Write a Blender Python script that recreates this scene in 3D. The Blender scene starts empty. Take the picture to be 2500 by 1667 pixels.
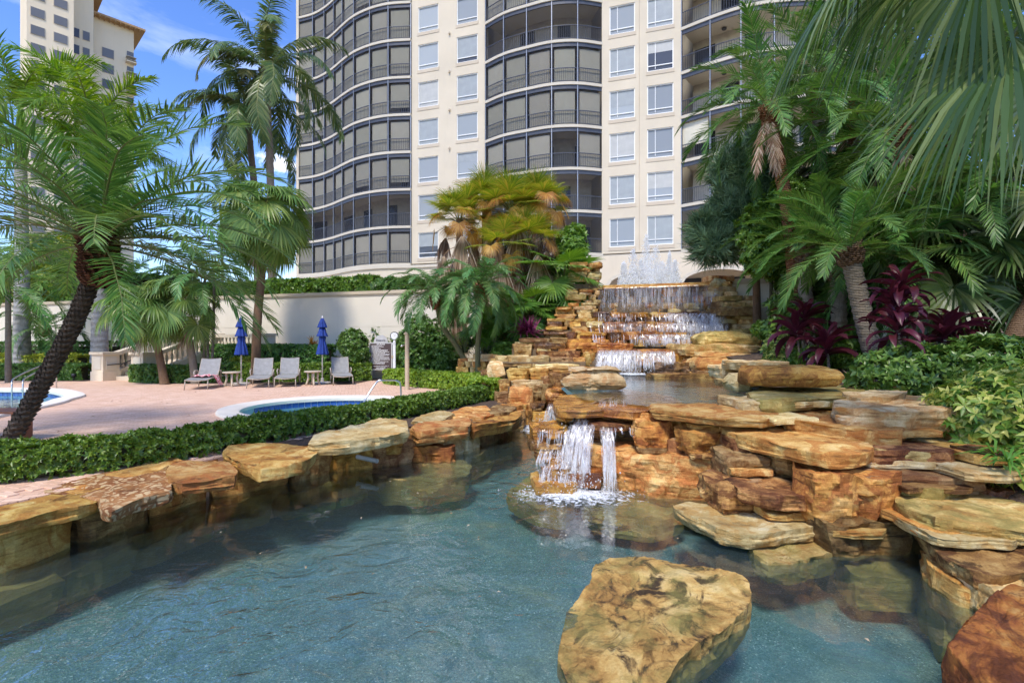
import bpy, math, random
import numpy as np
from mathutils import Vector, Matrix, Euler, noise
from mathutils.geometry import tessellate_polygon

R = math.radians
SC = bpy.context.scene
COL = SC.collection

# ---------------------------------------------------------------- camera, sky, sun, exposure
CAM_Z = 1.53            # eye height above the pool deck (deck is z = 0)
F = 1250.0              # focal length in photo pixels (2500 wide)
cam_data = bpy.data.cameras.new('camera')
cam_data.lens = 18.0
cam_data.sensor_width = 36.0
cam_data.clip_start = 0.05
cam_data.clip_end = 2000.0
cam = bpy.data.objects.new('camera', cam_data)
COL.objects.link(cam)
cam.location = (0, 0, CAM_Z)
cam.rotation_euler = (R(90), 0, 0)
SC.camera = cam

SUN_DIR = Vector((-0.16, -0.55, 0.82)).normalized()      # towards the sun
SUN_ELEV = math.asin(SUN_DIR.z)
SUN_AZ = math.atan2(SUN_DIR.x, SUN_DIR.y)                # clockwise from +Y

world = bpy.data.worlds.new('World')
SC.world = world
world.use_nodes = True
SC.view_settings.view_transform = 'Standard'
SC.view_settings.look = 'None'
SC.view_settings.gamma = 1.0
SC.view_settings.use_curve_mapping = False
SC.view_settings.exposure = 1.1
SKY_STRENGTH = 0.15

sun_data = bpy.data.lights.new('sun', 'SUN')
sun_data.energy = 2.0
sun_data.angle = R(11)
sun_data.color = (1.0, 0.93, 0.83)
sun = bpy.data.objects.new('sun', sun_data)
COL.objects.link(sun)
sun.rotation_euler = SUN_DIR.to_track_quat('Z', 'Y').to_euler()
sun.location = (0, 0, 60)

SC.render.engine = 'CYCLES'
cy = SC.cycles
cy.use_denoising = True
cy.max_bounces = 8
cy.diffuse_bounces = 5
cy.glossy_bounces = 4
cy.transmission_bounces = 4
cy.transparent_max_bounces = 16
cy.caustics_reflective = False
cy.caustics_refractive = False
cy.sample_clamp_indirect = 6.0
cy.use_adaptive_sampling = True
cy.adaptive_threshold = 0.03

# ---------------------------------------------------------------- node helper
def nd(nt, typ, props=None, **ins):
    n = nt.nodes.new(typ)
    for k, v in (props or {}).items():
        setattr(n, k, v)
    for k, v in ins.items():
        key = int(k[1:]) if k[0] == 'i' and k[1:].isdigit() else k.replace('_', ' ')
        s = n.inputs[key]
        if isinstance(v, bpy.types.NodeSocket):
            nt.links.new(v, s)
        else:
            if isinstance(v, tuple) and s.type == 'RGBA' and len(v) == 3:
                v = v + (1.0,)
            s.default_value = v
    return n

def ramp(nt, fac, stops, interp='LINEAR'):
    n = nt.nodes.new('ShaderNodeValToRGB')
    n.color_ramp.interpolation = interp
    el = n.color_ramp.elements
    while len(el) < len(stops):
        el.new(0.5)
    for e, (p, c) in zip(el, stops):
        e.position = p
        e.color = (c if len(c) == 4 else tuple(c) + (1.0,)) if isinstance(c, tuple) else (c, c, c, 1.0)
    nt.links.new(fac, n.inputs[0])
    return n.outputs[0]

def mixc(nt, fac, a, b, blend='MIX'):
    n = nd(nt, 'ShaderNodeMix', {'data_type': 'RGBA', 'blend_type': blend})
    for idx, v in ((0, fac), (6, a), (7, b)):
        s = n.inputs[idx]
        if isinstance(v, bpy.types.NodeSocket):
            nt.links.new(v, s)
        else:
            s.default_value = v if not isinstance(v, tuple) or len(v) == 4 else v + (1.0,)
    return n.outputs[2]

def mth(nt, op, a, b=0.0, clamp=False):
    n = nd(nt, 'ShaderNodeMath', {'operation': op, 'use_clamp': clamp}, i0=a, i1=b)
    return n.outputs[0]

# ---------------------------------------------------------------- sky
nt = world.node_tree
nt.nodes.clear()
sky = nd(nt, 'ShaderNodeTexSky', {'sky_type': 'NISHITA', 'sun_disc': False, 'sun_elevation': SUN_ELEV,
         'sun_rotation': SUN_AZ, 'altitude': 0.0, 'air_density': 1.0, 'dust_density': 0.3, 'ozone_density': 3.0})
hs = nd(nt, 'ShaderNodeHueSaturation', Hue=0.515, Saturation=1.22, Value=0.95, Color=sky.outputs[0])
tc = nd(nt, 'ShaderNodeTexCoord')
mp = nd(nt, 'ShaderNodeMapping', Vector=tc.outputs['Generated'], Scale=(1.0, 1.0, 2.6))
cn = nd(nt, 'ShaderNodeTexNoise', Vector=mp.outputs[0], Scale=2.3, Detail=9.0, Roughness=0.6, Distortion=0.5)
cf = ramp(nt, cn.outputs['Fac'], [(0.50, 0.0), (0.64, 0.22), (0.82, 0.8)])
# one low cumulus standing between the coconut palms and the tower
cd = Vector(((688 - 1250) / F, 1.0, (833.5 - 402) / F)).normalized()
sub = nd(nt, 'ShaderNodeVectorMath', {'operation': 'SUBTRACT'}, i0=tc.outputs['Generated'], i1=tuple(cd))
scl = nd(nt, 'ShaderNodeVectorMath', {'operation': 'MULTIPLY'}, i0=sub.outputs[0], i1=(20.0, 20.0, 46.0))
ln = nd(nt, 'ShaderNodeVectorMath', {'operation': 'LENGTH'}, i0=scl.outputs[0])
pn = nd(nt, 'ShaderNodeTexNoise', Vector=tc.outputs['Generated'], Scale=40.0, Detail=6.0, Roughness=0.6)
pu = mth(nt, 'ADD', mth(nt, 'SUBTRACT', 1.0, ln.outputs['Value']), mth(nt, 'MULTIPLY', mth(nt, 'SUBTRACT', pn.outputs['Fac'], 0.5), 2.6))
puff = ramp(nt, pu, [(0.15, 0.0), (0.6, 0.85)])
cfac = mth(nt, 'MAXIMUM', cf, puff)
skyc = mixc(nt, cfac, hs.outputs[0], (6.2, 6.4, 6.8))
bg = nd(nt, 'ShaderNodeBackground', Color=skyc, Strength=SKY_STRENGTH)
wo = nd(nt, 'ShaderNodeOutputWorld', Surface=bg.outputs[0])

# ---------------------------------------------------------------- geometry helpers
def at(px, py, Y):
    """photo pixel + depth -> point in the place"""
    return Vector(((px - 1250.0) / F * Y, Y, CAM_Z - (py - 833.5) / F * Y))

def gp(px, py, z=0.0):
    """photo pixel on the level z -> point in the place"""
    Y = F * (CAM_Z - z) / (py - 833.5)
    return Vector(((px - 1250.0) / F * Y, Y, z))

def link(o, parent=None):
    COL.objects.link(o)
    if parent is not None:
        o.parent = parent
    return o

def tag(o, label=None, cat=None, group=None, kind=None):
    if label: o['label'] = label
    if cat: o['category'] = cat
    if group: o['group'] = group
    if kind: o['kind'] = kind
    return o

def thing(name, label, cat, loc=(0, 0, 0), rotz=0.0, group=None, kind=None):
    o = bpy.data.objects.new(name, None)
    o.empty_display_size = 0.2
    link(o)
    o.location = loc
    o.rotation_euler = (0, 0, rotz)
    return tag(o, label, cat, group, kind)

def copy_tree(o, parent=None):
    c = o.copy()
    COL.objects.link(c)
    c.parent = parent
    for ch in list(o.children):
        copy_tree(ch, c)
    return c

def finish_mesh(me, mat, smooth, sharp=None):
    if mat is not None:
        me.materials.append(mat)
    me.update()
    if smooth:
        me.polygons.foreach_set('use_smooth', [True] * len(me.polygons))
        if sharp:
            me.set_sharp_from_angle(angle=R(sharp))
    return me

def np_mesh(name, V, Fq, mat, smooth=False, sharp=None):
    V = np.asarray(V, dtype=np.float32).reshape(-1, 3)
    Fq = np.asarray(Fq, dtype=np.int32)
    k = Fq.shape[1]
    me = bpy.data.meshes.new(name)
    me.vertices.add(len(V))
    me.vertices.foreach_set('co', V.ravel())
    me.loops.add(Fq.size)
    me.loops.foreach_set('vertex_index', Fq.ravel())
    me.polygons.add(len(Fq))
    me.polygons.foreach_set('loop_start', np.arange(0, Fq.size, k, dtype=np.int32))
    me.update(calc_edges=True)
    return finish_mesh(me, mat, smooth, sharp)

class MB:
    """collects shapes, then builds ONE mesh object"""
    def __init__(s):
        s.v = []; s.f = []
    def add(s, vs, fs):
        n = len(s.v)
        s.v += [tuple(v) for v in vs]
        s.f += [tuple(i + n for i in f) for f in fs]
        return s
    def box(s, c, size, rz=0.0, M=None):
        hx, hy, hz = size[0] / 2, size[1] / 2, size[2] / 2
        vs = [Vector((x, y, z)) for x in (-hx, hx) for y in (-hy, hy) for z in (-hz, hz)]
        if M is None and rz:
            M = Matrix.Rotation(rz, 3, 'Z')
        if M is not None:
            vs = [M @ v for v in vs]
        c = Vector(c)
        return s.add([v + c for v in vs], [(0, 1, 3, 2), (4, 6, 7, 5), (0, 4, 5, 1), (2, 3, 7, 6), (0, 2, 6, 4), (1, 5, 7, 3)])
    def bar(s, p, q, w, h=None, up=(0, 0, 1)):
        p, q = Vector(p), Vector(q)
        h = h or w
        d = (q - p).normalized()
        u = Vector(up)
        if abs(d.dot(u)) > 0.98:
            u = Vector((1, 0, 0)) if abs(d.x) < 0.9 else Vector((0, 1, 0))
        x = d.cross(u).normalized(); y = x.cross(d)
        vs = [e + x * a * w / 2 + y * b * h / 2 for e in (p, q) for a, b in ((-1, -1), (1, -1), (1, 1), (-1, 1))]
        return s.add(vs, [(0, 1, 2, 3), (7, 6, 5, 4), (0, 4, 5, 1), (1, 5, 6, 2), (2, 6, 7, 3), (3, 7, 4, 0)])
    def tube(s, pts, r, n=8, cap=True):
        pts = [Vector(p) for p in pts]
        rs = r if isinstance(r, (list, tuple)) else [r] * len(pts)
        rings = []
        xprev = None
        for i, p in enumerate(pts):
            d = (pts[min(i + 1, len(pts) - 1)] - pts[max(i - 1, 0)]).normalized()
            if xprev is None:
                u = Vector((0, 0, 1)) if abs(d.z) < 0.9 else Vector((1, 0, 0))
                x = d.cross(u).normalized()
            else:
                x = (xprev - d * xprev.dot(d)).normalized()
            xprev = x
            y = d.cross(x)
            rings.append([p + (x * math.cos(2 * math.pi * k / n) + y * math.sin(2 * math.pi * k / n)) * rs[i] for k in range(n)])
        vs = [v for rg in rings for v in rg]
        fs = [(i * n + k, i * n + (k + 1) % n, (i + 1) * n + (k + 1) % n, (i + 1) * n + k) for i in range(len(pts) - 1) for k in range(n)]
        if cap:
            fs += [tuple(range(n - 1, -1, -1)), tuple(range((len(pts) - 1) * n, len(pts) * n))]
        return s.add(vs, fs)
    def lathe(s, prof, c=(0, 0, 0), n=16, wob=None):
        c = Vector(c)
        vs = []
        for i, (r, z) in enumerate(prof):
            for k in range(n):
                a = 2 * math.pi * k / n
                rr = r * (wob(a, z) if wob else 1)
                vs.append(c + Vector((rr * math.cos(a), rr * math.sin(a), z)))
        m = len(prof)
        fs = [(i * n + k, i * n + (k + 1) % n, (i + 1) * n + (k + 1) % n, (i + 1) * n + k) for i in range(m - 1) for k in range(n)]
        fs += [tuple(range(n - 1, -1, -1)), tuple(range((m - 1) * n, m * n))]
        return s.add(vs, fs)
    def prism(s, poly, z0, z1, holes=()):
        loops = [[Vector((p[0], p[1], 0)) for p in poly]] + [[Vector((p[0], p[1], 0)) for p in h] for h in holes]
        tri = tessellate_polygon(loops)
        flat = [p for l in loops for p in l]
        n = len(flat)
        up = []
        for a, b, c in tri:
            if (flat[b] - flat[a]).cross(flat[c] - flat[a]).z < 0:
                b, c = c, b
            up.append((a, b, c))
        vs = [(p.x, p.y, z1) for p in flat]
        if z0 is None:
            return s.add(vs, up)
        vs += [(p.x, p.y, z0) for p in flat]
        fs = up + [(a + n, c + n, b + n) for a, b, c in up]
        o = 0
        for l in loops:
            m = len(l)
            for k in range(m):
                a, b = o + k, o + (k + 1) % m
                fs.append((a, a + n, b + n, b))
            o += m
        return s.add(vs, fs)
    def build(s, name, mat, parent=None, smooth=False, sharp=None, world=True, origin=None):
        me = bpy.data.meshes.new(name)
        off = Vector((0, 0, 0))
        if world and parent is not None:
            p = parent
            while p is not None:
                off += p.location
                p = p.parent
        o3 = Vector(origin) if origin is not None else None
        sh = off if o3 is None else o3
        me.from_pydata([(v[0] - sh.x, v[1] - sh.y, v[2] - sh.z) for v in s.v], [], s.f)
        finish_mesh(me, mat, smooth, sharp)
        o = bpy.data.objects.new(name, me)
        link(o, parent)
        if o3 is not None:
            o.location = o3 - off
        return o

def catmull(pts, sub=4):
    pts = [Vector(p) for p in pts]
    out = []
    for i in range(len(pts) - 1):
        p0 = pts[max(i - 1, 0)]; p1 = pts[i]; p2 = pts[i + 1]; p3 = pts[min(i + 2, len(pts) - 1)]
        for k in range(sub):
            t = k / sub
            out.append(0.5 * ((2 * p1) + (p2 - p0) * t + (2 * p0 - 5 * p1 + 4 * p2 - p3) * t * t + (3 * p1 - p0 - 3 * p2 + p3) * t ** 3))
    out.append(pts[-1])
    return out
# ================================================================ materials
def new_mat(name):
    m = bpy.data.materials.new(name)
    m.use_nodes = True
    m.node_tree.nodes.clear()
    return m, m.node_tree

def out(nt, sh, vol=None):
    o = nd(nt, 'ShaderNodeOutputMaterial', Surface=sh)
    return o

def bsdf(nt, col, rough=0.6, normal=None, spec=0.5, metal=0.0, **kw):
    n = nd(nt, 'ShaderNodeBsdfPrincipled', Base_Color=col, Roughness=rough, Metallic=metal, Specular_IOR_Level=spec, **kw)
    if normal is not None:
        nt.links.new(normal, n.inputs['Normal'])
    return n.outputs[0]

def bump(nt, h, strength=0.3, dist=0.02, normal=None):
    n = nd(nt, 'ShaderNodeBump', Height=h, Strength=strength, Distance=dist)
    if normal is not None:
        nt.links.new(normal, n.inputs['Normal'])
    return n.outputs[0]

def tnoise(nt, vec, scale, detail=4.0, rough=0.55, dist=0.0):
    return nd(nt, 'ShaderNodeTexNoise', Vector=vec, Scale=scale, Detail=detail, Roughness=rough, Distortion=dist).outputs['Fac']

def objcoord(nt, spread=0.0):
    tc = nd(nt, 'ShaderNodeTexCoord')
    v = tc.outputs['Object']
    if spread:
        oi = nd(nt, 'ShaderNodeObjectInfo')
        c = nd(nt, 'ShaderNodeVectorMath', {'operation': 'SCALE'}, i0=(spread, spread * 1.7, spread * 0.6), Scale=oi.outputs['Random'])
        v = nd(nt, 'ShaderNodeVectorMath', {'operation': 'ADD'}, i0=v, i1=c.outputs[0]).outputs[0]
        return v, oi.outputs['Random']
    return v

def worldpos(nt):
    return nd(nt, 'ShaderNodeNewGeometry').outputs['Position']

def plain(name, col, rough=0.6, var=0.12, scale=3.0, bstr=0.0, bscale=60.0, metal=0.0, spec=0.5, bdist=0.01):
    m, nt = new_mat(name)
    v = objcoord(nt)
    f = tnoise(nt, v, scale, 6.0, 0.6)
    dk = tuple(c * (1 - var) for c in col); lt = tuple(min(1, c * (1 + var)) for c in col)
    c = ramp(nt, f, [(0.3, dk), (0.7, lt)])
    nm = bump(nt, tnoise(nt, v, bscale, 4.0), bstr, bdist) if bstr else None
    out(nt, bsdf(nt, c, rough, nm, spec, metal))
    return m

def hueval(nt, col, rnd, dh=0.03, dv=0.3, shift=0.0):
    n = nd(nt, 'ShaderNodeHueSaturation', Color=col)
    h = mth(nt, 'ADD', 0.5 - dh / 2 + shift, mth(nt, 'MULTIPLY', rnd, dh))
    r2 = mth(nt, 'FRACT', mth(nt, 'MULTIPLY', rnd, 7.31))
    v = mth(nt, 'ADD', 1.0 - dv / 2, mth(nt, 'MULTIPLY', r2, dv))
    nt.links.new(h, n.inputs['Hue']); nt.links.new(v, n.inputs['Value'])
    return n.outputs[0]

def rock_mat(name, cols, rough=0.75, strata=1.0, stain=(0.10, 0.045, 0.015), stain_amt=0.5, moss=0.0, wet=False, blotch=None, sband=(0.49, 0.57)):
    """bedded sandstone: cols = five colours dark to light"""
    m, nt = new_mat(name)
    v, rnd = objcoord(nt, 31.0)
    big = tnoise(nt, v, 1.7, 5.0, 0.6, 0.8)
    mid = tnoise(nt, v, 6.0, 6.0, 0.62, 0.4)
    mp_ = nd(nt, 'ShaderNodeMapping', Vector=v, Scale=(1.3, 1.3, 13.0))
    st = tnoise(nt, mp_.outputs[0], 2.2, 6.0, 0.65, 0.5)
    mix1 = mth(nt, 'ADD', mth(nt, 'MULTIPLY', big, 0.5), mth(nt, 'ADD', mth(nt, 'MULTIPLY', mid, 0.28), mth(nt, 'MULTIPLY', st, 0.22 * strata)))
    c = ramp(nt, mix1, [(0.38, cols[0]), (0.45, cols[1]), (0.5, cols[2]), (0.55, cols[3]), (0.62, cols[4])])
    # iron stain
    s2 = tnoise(nt, v, 3.1, 7.0, 0.68, 1.2)
    sf = ramp(nt, s2, [(sband[0], 0.0), (sband[1], stain_amt * 1.25)])
    c = mixc(nt, sf, c, stain)
    if blotch:
        vo = nd(nt, 'ShaderNodeTexVoronoi', {'feature': 'DISTANCE_TO_EDGE'}, Vector=nd(nt, 'ShaderNodeVectorMath', {'operation': 'ADD'}, i0=v,
               i1=nd(nt, 'ShaderNodeVectorMath', {'operation': 'SCALE'}, i0=nd(nt, 'ShaderNodeTexNoise', Vector=v, Scale=7.0).outputs['Color'], Scale=.22).outputs[0]).outputs[0], Scale=10.0)
        c = mixc(nt, ramp(nt, vo.outputs['Distance'], [(0.13, 0.0), (0.20, 0.9)]), c, blotch)
    # dark thin bedding seams
    seam = ramp(nt, st, [(0.33, 0.75), (0.42, 0.0)])
    c = mixc(nt, seam, c, tuple(k * 0.35 for k in cols[0]))
    fine = tnoise(nt, v, 52.0, 8.0, 0.78)
    c = mixc(nt, 0.85, c, mixc(nt, ramp(nt, fine, [(0.35, 0.0), (0.65, 1.0)]), tuple(k * 0.8 for k in cols[1]), cols[4]), 'SOFT_LIGHT')
    c = nd(nt, 'ShaderNodeHueSaturation', Saturation=0.96, Value=1.0, Color=hueval(nt, c, rnd, 0.025, 0.5, 0.007)).outputs[0]
    if moss:
        mf = ramp(nt, tnoise(nt, v, 2.6, 6.0, 0.7, 0.6), [(0.5 - moss * 0.25, 0.0), (0.72 - moss * 0.25, 0.85)])
        c = mixc(nt, mf, c, mixc(nt, fine, (0.13, 0.11, 0.022), (0.34, 0.29, 0.085)))
    # algae growing below the waterline of the pond
    z = nd(nt, 'ShaderNodeSeparateXYZ', Vector=worldpos(nt)).outputs[2]
    zz = mth(nt, 'ADD', z, mth(nt, 'MULTIPLY', mth(nt, 'SUBTRACT', mid, 0.5), 0.16))
    af = ramp(nt, mth(nt, 'MULTIPLY', mth(nt, 'ADD', zz, 0.44), -4.0), [(0.0, 0.0), (0.6, 0.8)])
    c = mixc(nt, af, c, mixc(nt, mid, (0.20, 0.14, 0.03), (0.46, 0.36, 0.12)))
    hgt = mth(nt, 'ADD', mth(nt, 'MULTIPLY', st, 1.0 * strata), mth(nt, 'ADD', mth(nt, 'MULTIPLY', mid, 0.9), mth(nt, 'MULTIPLY', fine, 0.6)))
    nm = bump(nt, hgt, 0.8, 0.024)
    rr = 0.28 if wet else rough
    rg = ramp(nt, mid, [(0.3, max(0.08, rr - 0.15)), (0.7, min(1.0, rr + 0.12))])
    out(nt, bsdf(nt, c, rg, nm, 0.55 if wet else 0.3))
    return m

ROCK = {
 'gold':  rock_mat('sandstone_gold', [(0.20, 0.095, 0.030), (0.42, 0.225, 0.070), (0.55, 0.335, 0.125), (0.63, 0.44, 0.205), (0.70, 0.55, 0.32)], stain=(0.42, 0.165, 0.035), stain_amt=0.65),
 'cream': rock_mat('sandstone_cream', [(0.26, 0.17, 0.08), (0.47, 0.34, 0.175), (0.58, 0.45, 0.26), (0.65, 0.53, 0.34), (0.71, 0.62, 0.45)], stain=(0.46, 0.235, 0.07), stain_amt=0.5),
 'orange': rock_mat('sandstone_orange', [(0.19, 0.08, 0.022), (0.40, 0.19, 0.045), (0.52, 0.285, 0.075), (0.58, 0.36, 0.12), (0.63, 0.45, 0.22)], stain=(0.26, 0.10, 0.025), stain_amt=0.65),
 'rust':  rock_mat('sandstone_rust', [(0.10, 0.045, 0.02), (0.24, 0.12, 0.05), (0.37, 0.205, 0.085), (0.48, 0.30, 0.14), (0.58, 0.43, 0.25)], stain=(0.12, 0.042, 0.018), stain_amt=0.7),
 'brown': rock_mat('sandstone_brown', [(0.11, 0.065, 0.033), (0.25, 0.15, 0.075), (0.37, 0.245, 0.125), (0.46, 0.33, 0.185), (0.56, 0.43, 0.27)], stain=(0.22, 0.095, 0.032), stain_amt=0.6),
 'moss':  rock_mat('sandstone_mossy', [(0.20, 0.12, 0.045), (0.38, 0.25, 0.10), (0.52, 0.37, 0.165), (0.62, 0.47, 0.25), (0.70, 0.58, 0.37)], stain=(0.36, 0.165, 0.045), stain_amt=0.5, moss=0.35),
 'pattern': rock_mat('sandstone_blotched', [(0.30, 0.13, 0.06), (0.38, 0.18, 0.085), (0.44, 0.22, 0.11), (0.50, 0.27, 0.15), (0.54, 0.33, 0.20)], stain=(0.26, 0.09, 0.04), stain_amt=0.6, blotch=(0.72, 0.56, 0.40)),
 'wet':   rock_mat('sandstone_wet', [(0.14, 0.055, 0.014), (0.33, 0.145, 0.030), (0.47, 0.235, 0.052), (0.54, 0.31, 0.09), (0.60, 0.41, 0.18)], stain=(0.20, 0.075, 0.02), stain_amt=0.65, wet=True),
 'wetdark': rock_mat('sandstone_wet_dark', [(0.06, 0.032, 0.017), (0.15, 0.075, 0.032), (0.26, 0.135, 0.055), (0.36, 0.21, 0.09), (0.46, 0.30, 0.15)], stain=(0.08, 0.038, 0.02), stain_amt=0.65, wet=True),
 'boulder': rock_mat('sandstone_lichen_stained', [(0.17, 0.09, 0.032), (0.36, 0.215, 0.075), (0.49, 0.32, 0.125), (0.57, 0.41, 0.19), (0.64, 0.51, 0.30)], stain=(0.04, 0.028, 0.02), stain_amt=0.78, moss=.12, sband=(.51, .60)),
 'rusttop': rock_mat('sandstone_rusty_flakes', [(0.10, 0.03, 0.010), (0.26, 0.085, 0.02), (0.40, 0.15, 0.032), (0.50, 0.23, 0.055), (0.62, 0.42, 0.20)], stain=(0.12, 0.035, 0.012), stain_amt=0.6),
}

def stucco_mat(name, col, var=0.06, streak=0.25, scale=0.4):
    m, nt = new_mat(name)
    v = worldpos(nt)
    big = tnoise(nt, v, scale, 5.0, 0.6)
    mp_ = nd(nt, 'ShaderNodeMapping', Vector=v, Scale=(1.6, 1.6, 0.12))
    stf = ramp(nt, tnoise(nt, mp_.outputs[0], 1.5, 6.0, 0.7), [(0.55, 0.0), (0.8, streak)])
    c = ramp(nt, big, [(0.3, tuple(k * (1 - var) for k in col)), (0.7, tuple(min(1, k * (1 + var)) for k in col))])
    c = mixc(nt, stf, c, tuple(k * 0.72 for k in col))
    fine = tnoise(nt, v, 90.0, 3.0)
    out(nt, bsdf(nt, c, 0.85, bump(nt, fine, 0.25, 0.006), 0.2))
    return m

M = {}
M['facade'] = stucco_mat('painted_stucco_cream', (0.60, 0.525, 0.405))
M['facade_trim'] = stucco_mat('painted_trim_beige', (0.53, 0.45, 0.345))
M['facade_band'] = stucco_mat('balcony_slab_paint', (0.55, 0.50, 0.41), streak=0.3)
M['tower'] = stucco_mat('tower_stucco_warm', (0.76, 0.64, 0.46), scale=0.1)
M['wall'] = stucco_mat('retaining_wall_paint', (0.68, 0.61, 0.485), var=0.05, streak=0.30, scale=0.5)
M['wall_cap'] = stucco_mat('wall_cap_paint', (0.52, 0.43, 0.30))
M['stair_stone'] = stucco_mat('cast_stone', (0.62, 0.53, 0.40), var=0.12, streak=0.35, scale=1.2)
M['soffit'] = plain('roof_soffit', (0.42, 0.26, 0.12), 0.7)
M['rooftile'] = plain('roof_tile', (0.45, 0.30, 0.17), 0.7)
M['alu'] = plain('dark_bronze_aluminium', (0.060, 0.065, 0.080), 0.45, 0.1, metal=0.2)
M['alu_pale'] = plain('pale_aluminium_edge', (0.42, 0.44, 0.47), 0.4, 0.1, metal=0.4)
M['white_frame'] = plain('white_window_frame', (0.80, 0.80, 0.78), 0.45, 0.04)
M['interior'] = plain('room_wall_paint', (0.50, 0.46, 0.40), 0.9)  # own cream paint of the room walls behind the balconies
M['darkroom'] = plain('dark_glass_door', (0.03, 0.033, 0.04), 0.12, 0.2)
M['shade_a'] = plain('window_shade_grey', (0.32, 0.34, 0.335), 0.25, 0.1, 2.0)
M['shade_b'] = plain('window_shade_pale', (0.44, 0.435, 0.40), 0.3, 0.1, 2.0)
M['curtain'] = plain('curtain_cloth', (0.55, 0.56, 0.56), 0.9, 0.15)

def blind_mat():
    m, nt = new_mat('roller_blind_cream')
    v, rnd = objcoord(nt, 5.0)
    c = hueval(nt, mixc(nt, tnoise(nt, v, 1.5), (0.60, 0.57, 0.45), (0.70, 0.66, 0.53)), rnd, 0.02, 0.28)
    w = nd(nt, 'ShaderNodeTexWave', {'bands_direction': 'Z'}, Vector=v, Scale=9.0, Distortion=0.3)
    out(nt, bsdf(nt, c, 0.9, bump(nt, w.outputs['Fac'], 0.3, 0.01), 0.1))
    return m
M['blind'] = blind_mat()

def screen_mat():
    m, nt = new_mat('insect_screen_mesh')
    d = nd(nt, 'ShaderNodeBsdfDiffuse', Color=(0.035, 0.038, 0.046, 1))
    t = nd(nt, 'ShaderNodeBsdfTransparent')
    mx = nd(nt, 'ShaderNodeMixShader', Fac=0.42, i1=t.outputs[0], i2=d.outputs[0])
    out(nt, mx.outputs[0])
    return m
M['screen'] = screen_mat()

def pane_mat(name, dark, light, rough=0.03):
    m, nt = new_mat(name)
    v, rnd = objcoord(nt, 9.0)
    f = ramp(nt, rnd, [(0.2, 0.0), (0.28, .7), (0.8, 1.0)])
    c = mixc(nt, f, dark, light)
    wob = bump(nt, tnoise(nt, v, 0.7, 2.0), 0.06, 0.05)
    out(nt, bsdf(nt, c, rough, wob, 0.55))
    return m
M['pane'] = pane_mat('window_glass', (0.07, 0.075, 0.085), (0.36, 0.385, 0.385))
M['pane_far'] = pane_mat('far_window_glass', (0.06, 0.06, 0.065), (0.16, 0.155, 0.15), 0.2)

def paver_mat(name='brick_pavers_pink', tex=True):
    m, nt = new_mat(name)
    v = worldpos(nt)
    if tex:
        mp_ = nd(nt, 'ShaderNodeMapping', Vector=v, Rotation=(0, 0, R(-17)))
        br = nd(nt, 'ShaderNodeTexBrick', {'offset': 0.5}, Vector=mp_.outputs[0], Scale=1.0, Mortar_Size=0.006, Mortar_Smooth=0.3,
                Brick_Width=0.21, Row_Height=0.105, Color1=(0.0, 0.0, 0.0, 1), Color2=(1, 1, 1, 1), Mortar=(0.5, 0.5, 0.5, 1))
        rnd = nd(nt, 'ShaderNodeSeparateColor', Color=br.outputs['Color']).outputs[0]
        mort = br.outputs['Fac']
    else:
        rnd = nd(nt, 'ShaderNodeObjectInfo').outputs['Random']
        mort = None
    c = ramp(nt, rnd, [(0.0, (0.60, 0.37, 0.245)), (0.5, (0.70, 0.46, 0.32)), (1.0, (0.76, 0.53, 0.385))])
    c = mixc(nt, ramp(nt, tnoise(nt, v, 0.7, 5.0, 0.6), [(0.35, 0.0), (0.7, 0.35)]), c, (0.76, 0.55, 0.43))
    sp = tnoise(nt, v, 55.0, 3.0, 0.7)
    c = mixc(nt, ramp(nt, sp, [(0.3, 0.35), (0.5, 0.0)]), c, (0.38, 0.20, 0.14))
    c = mixc(nt, ramp(nt, tnoise(nt, v, 2.3, 7.0, 0.7), [(0.58, 0.0), (0.8, 0.45)]), c, (0.44, 0.27, 0.2))
    h = sp
    if mort is not None:
        c = mixc(nt, mth(nt, 'MULTIPLY', mort, 0.8), c, (0.34, 0.20, 0.14))
        h = mth(nt, 'SUBTRACT', mth(nt, 'MULTIPLY', sp, 0.2), mort)
    out(nt, bsdf(nt, c, 0.8, bump(nt, h, 0.5, 0.006), 0.25))
    return m
M['pavers'] = paver_mat()
M['paver'] = paver_mat('brick_paver_single', False)
M['coping'] = plain('cast_stone_coping', (0.72, 0.66, 0.56), 0.75, 0.1, 2.0, 0.2, 40.0)
M['pooltile'] = plain('blue_glazed_tile', (0.030, 0.095, 0.33), 0.12, 0.4, 5.0, spec=0.8)
M['grout'] = plain('tile_grout', (0.45, 0.48, 0.52), 0.8)
M['pool_plaster'] = plain('pool_plaster_aqua', (0.36, 0.72, 0.72), 0.8, 0.12, 1.0)
M['soil'] = plain('garden_mulch', (0.085, 0.055, 0.035), 0.95, 0.5, 9.0, 0.9, 30.0, bdist=0.04)
M['earth'] = plain('bare_ground', (0.18, 0.15, 0.10), 0.95, 0.3, 0.3)
M['terrace'] = plain('terrace_paving', (0.52, 0.44, 0.34), 0.85, 0.15, 1.0)
M['mortar'] = plain('rock_mortar_core', (0.16, 0.11, 0.06), 0.9, 0.4, 6.0, 0.6, 20.0, bdist=0.03)  # mottled dark brown mortar that backs the stones

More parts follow.
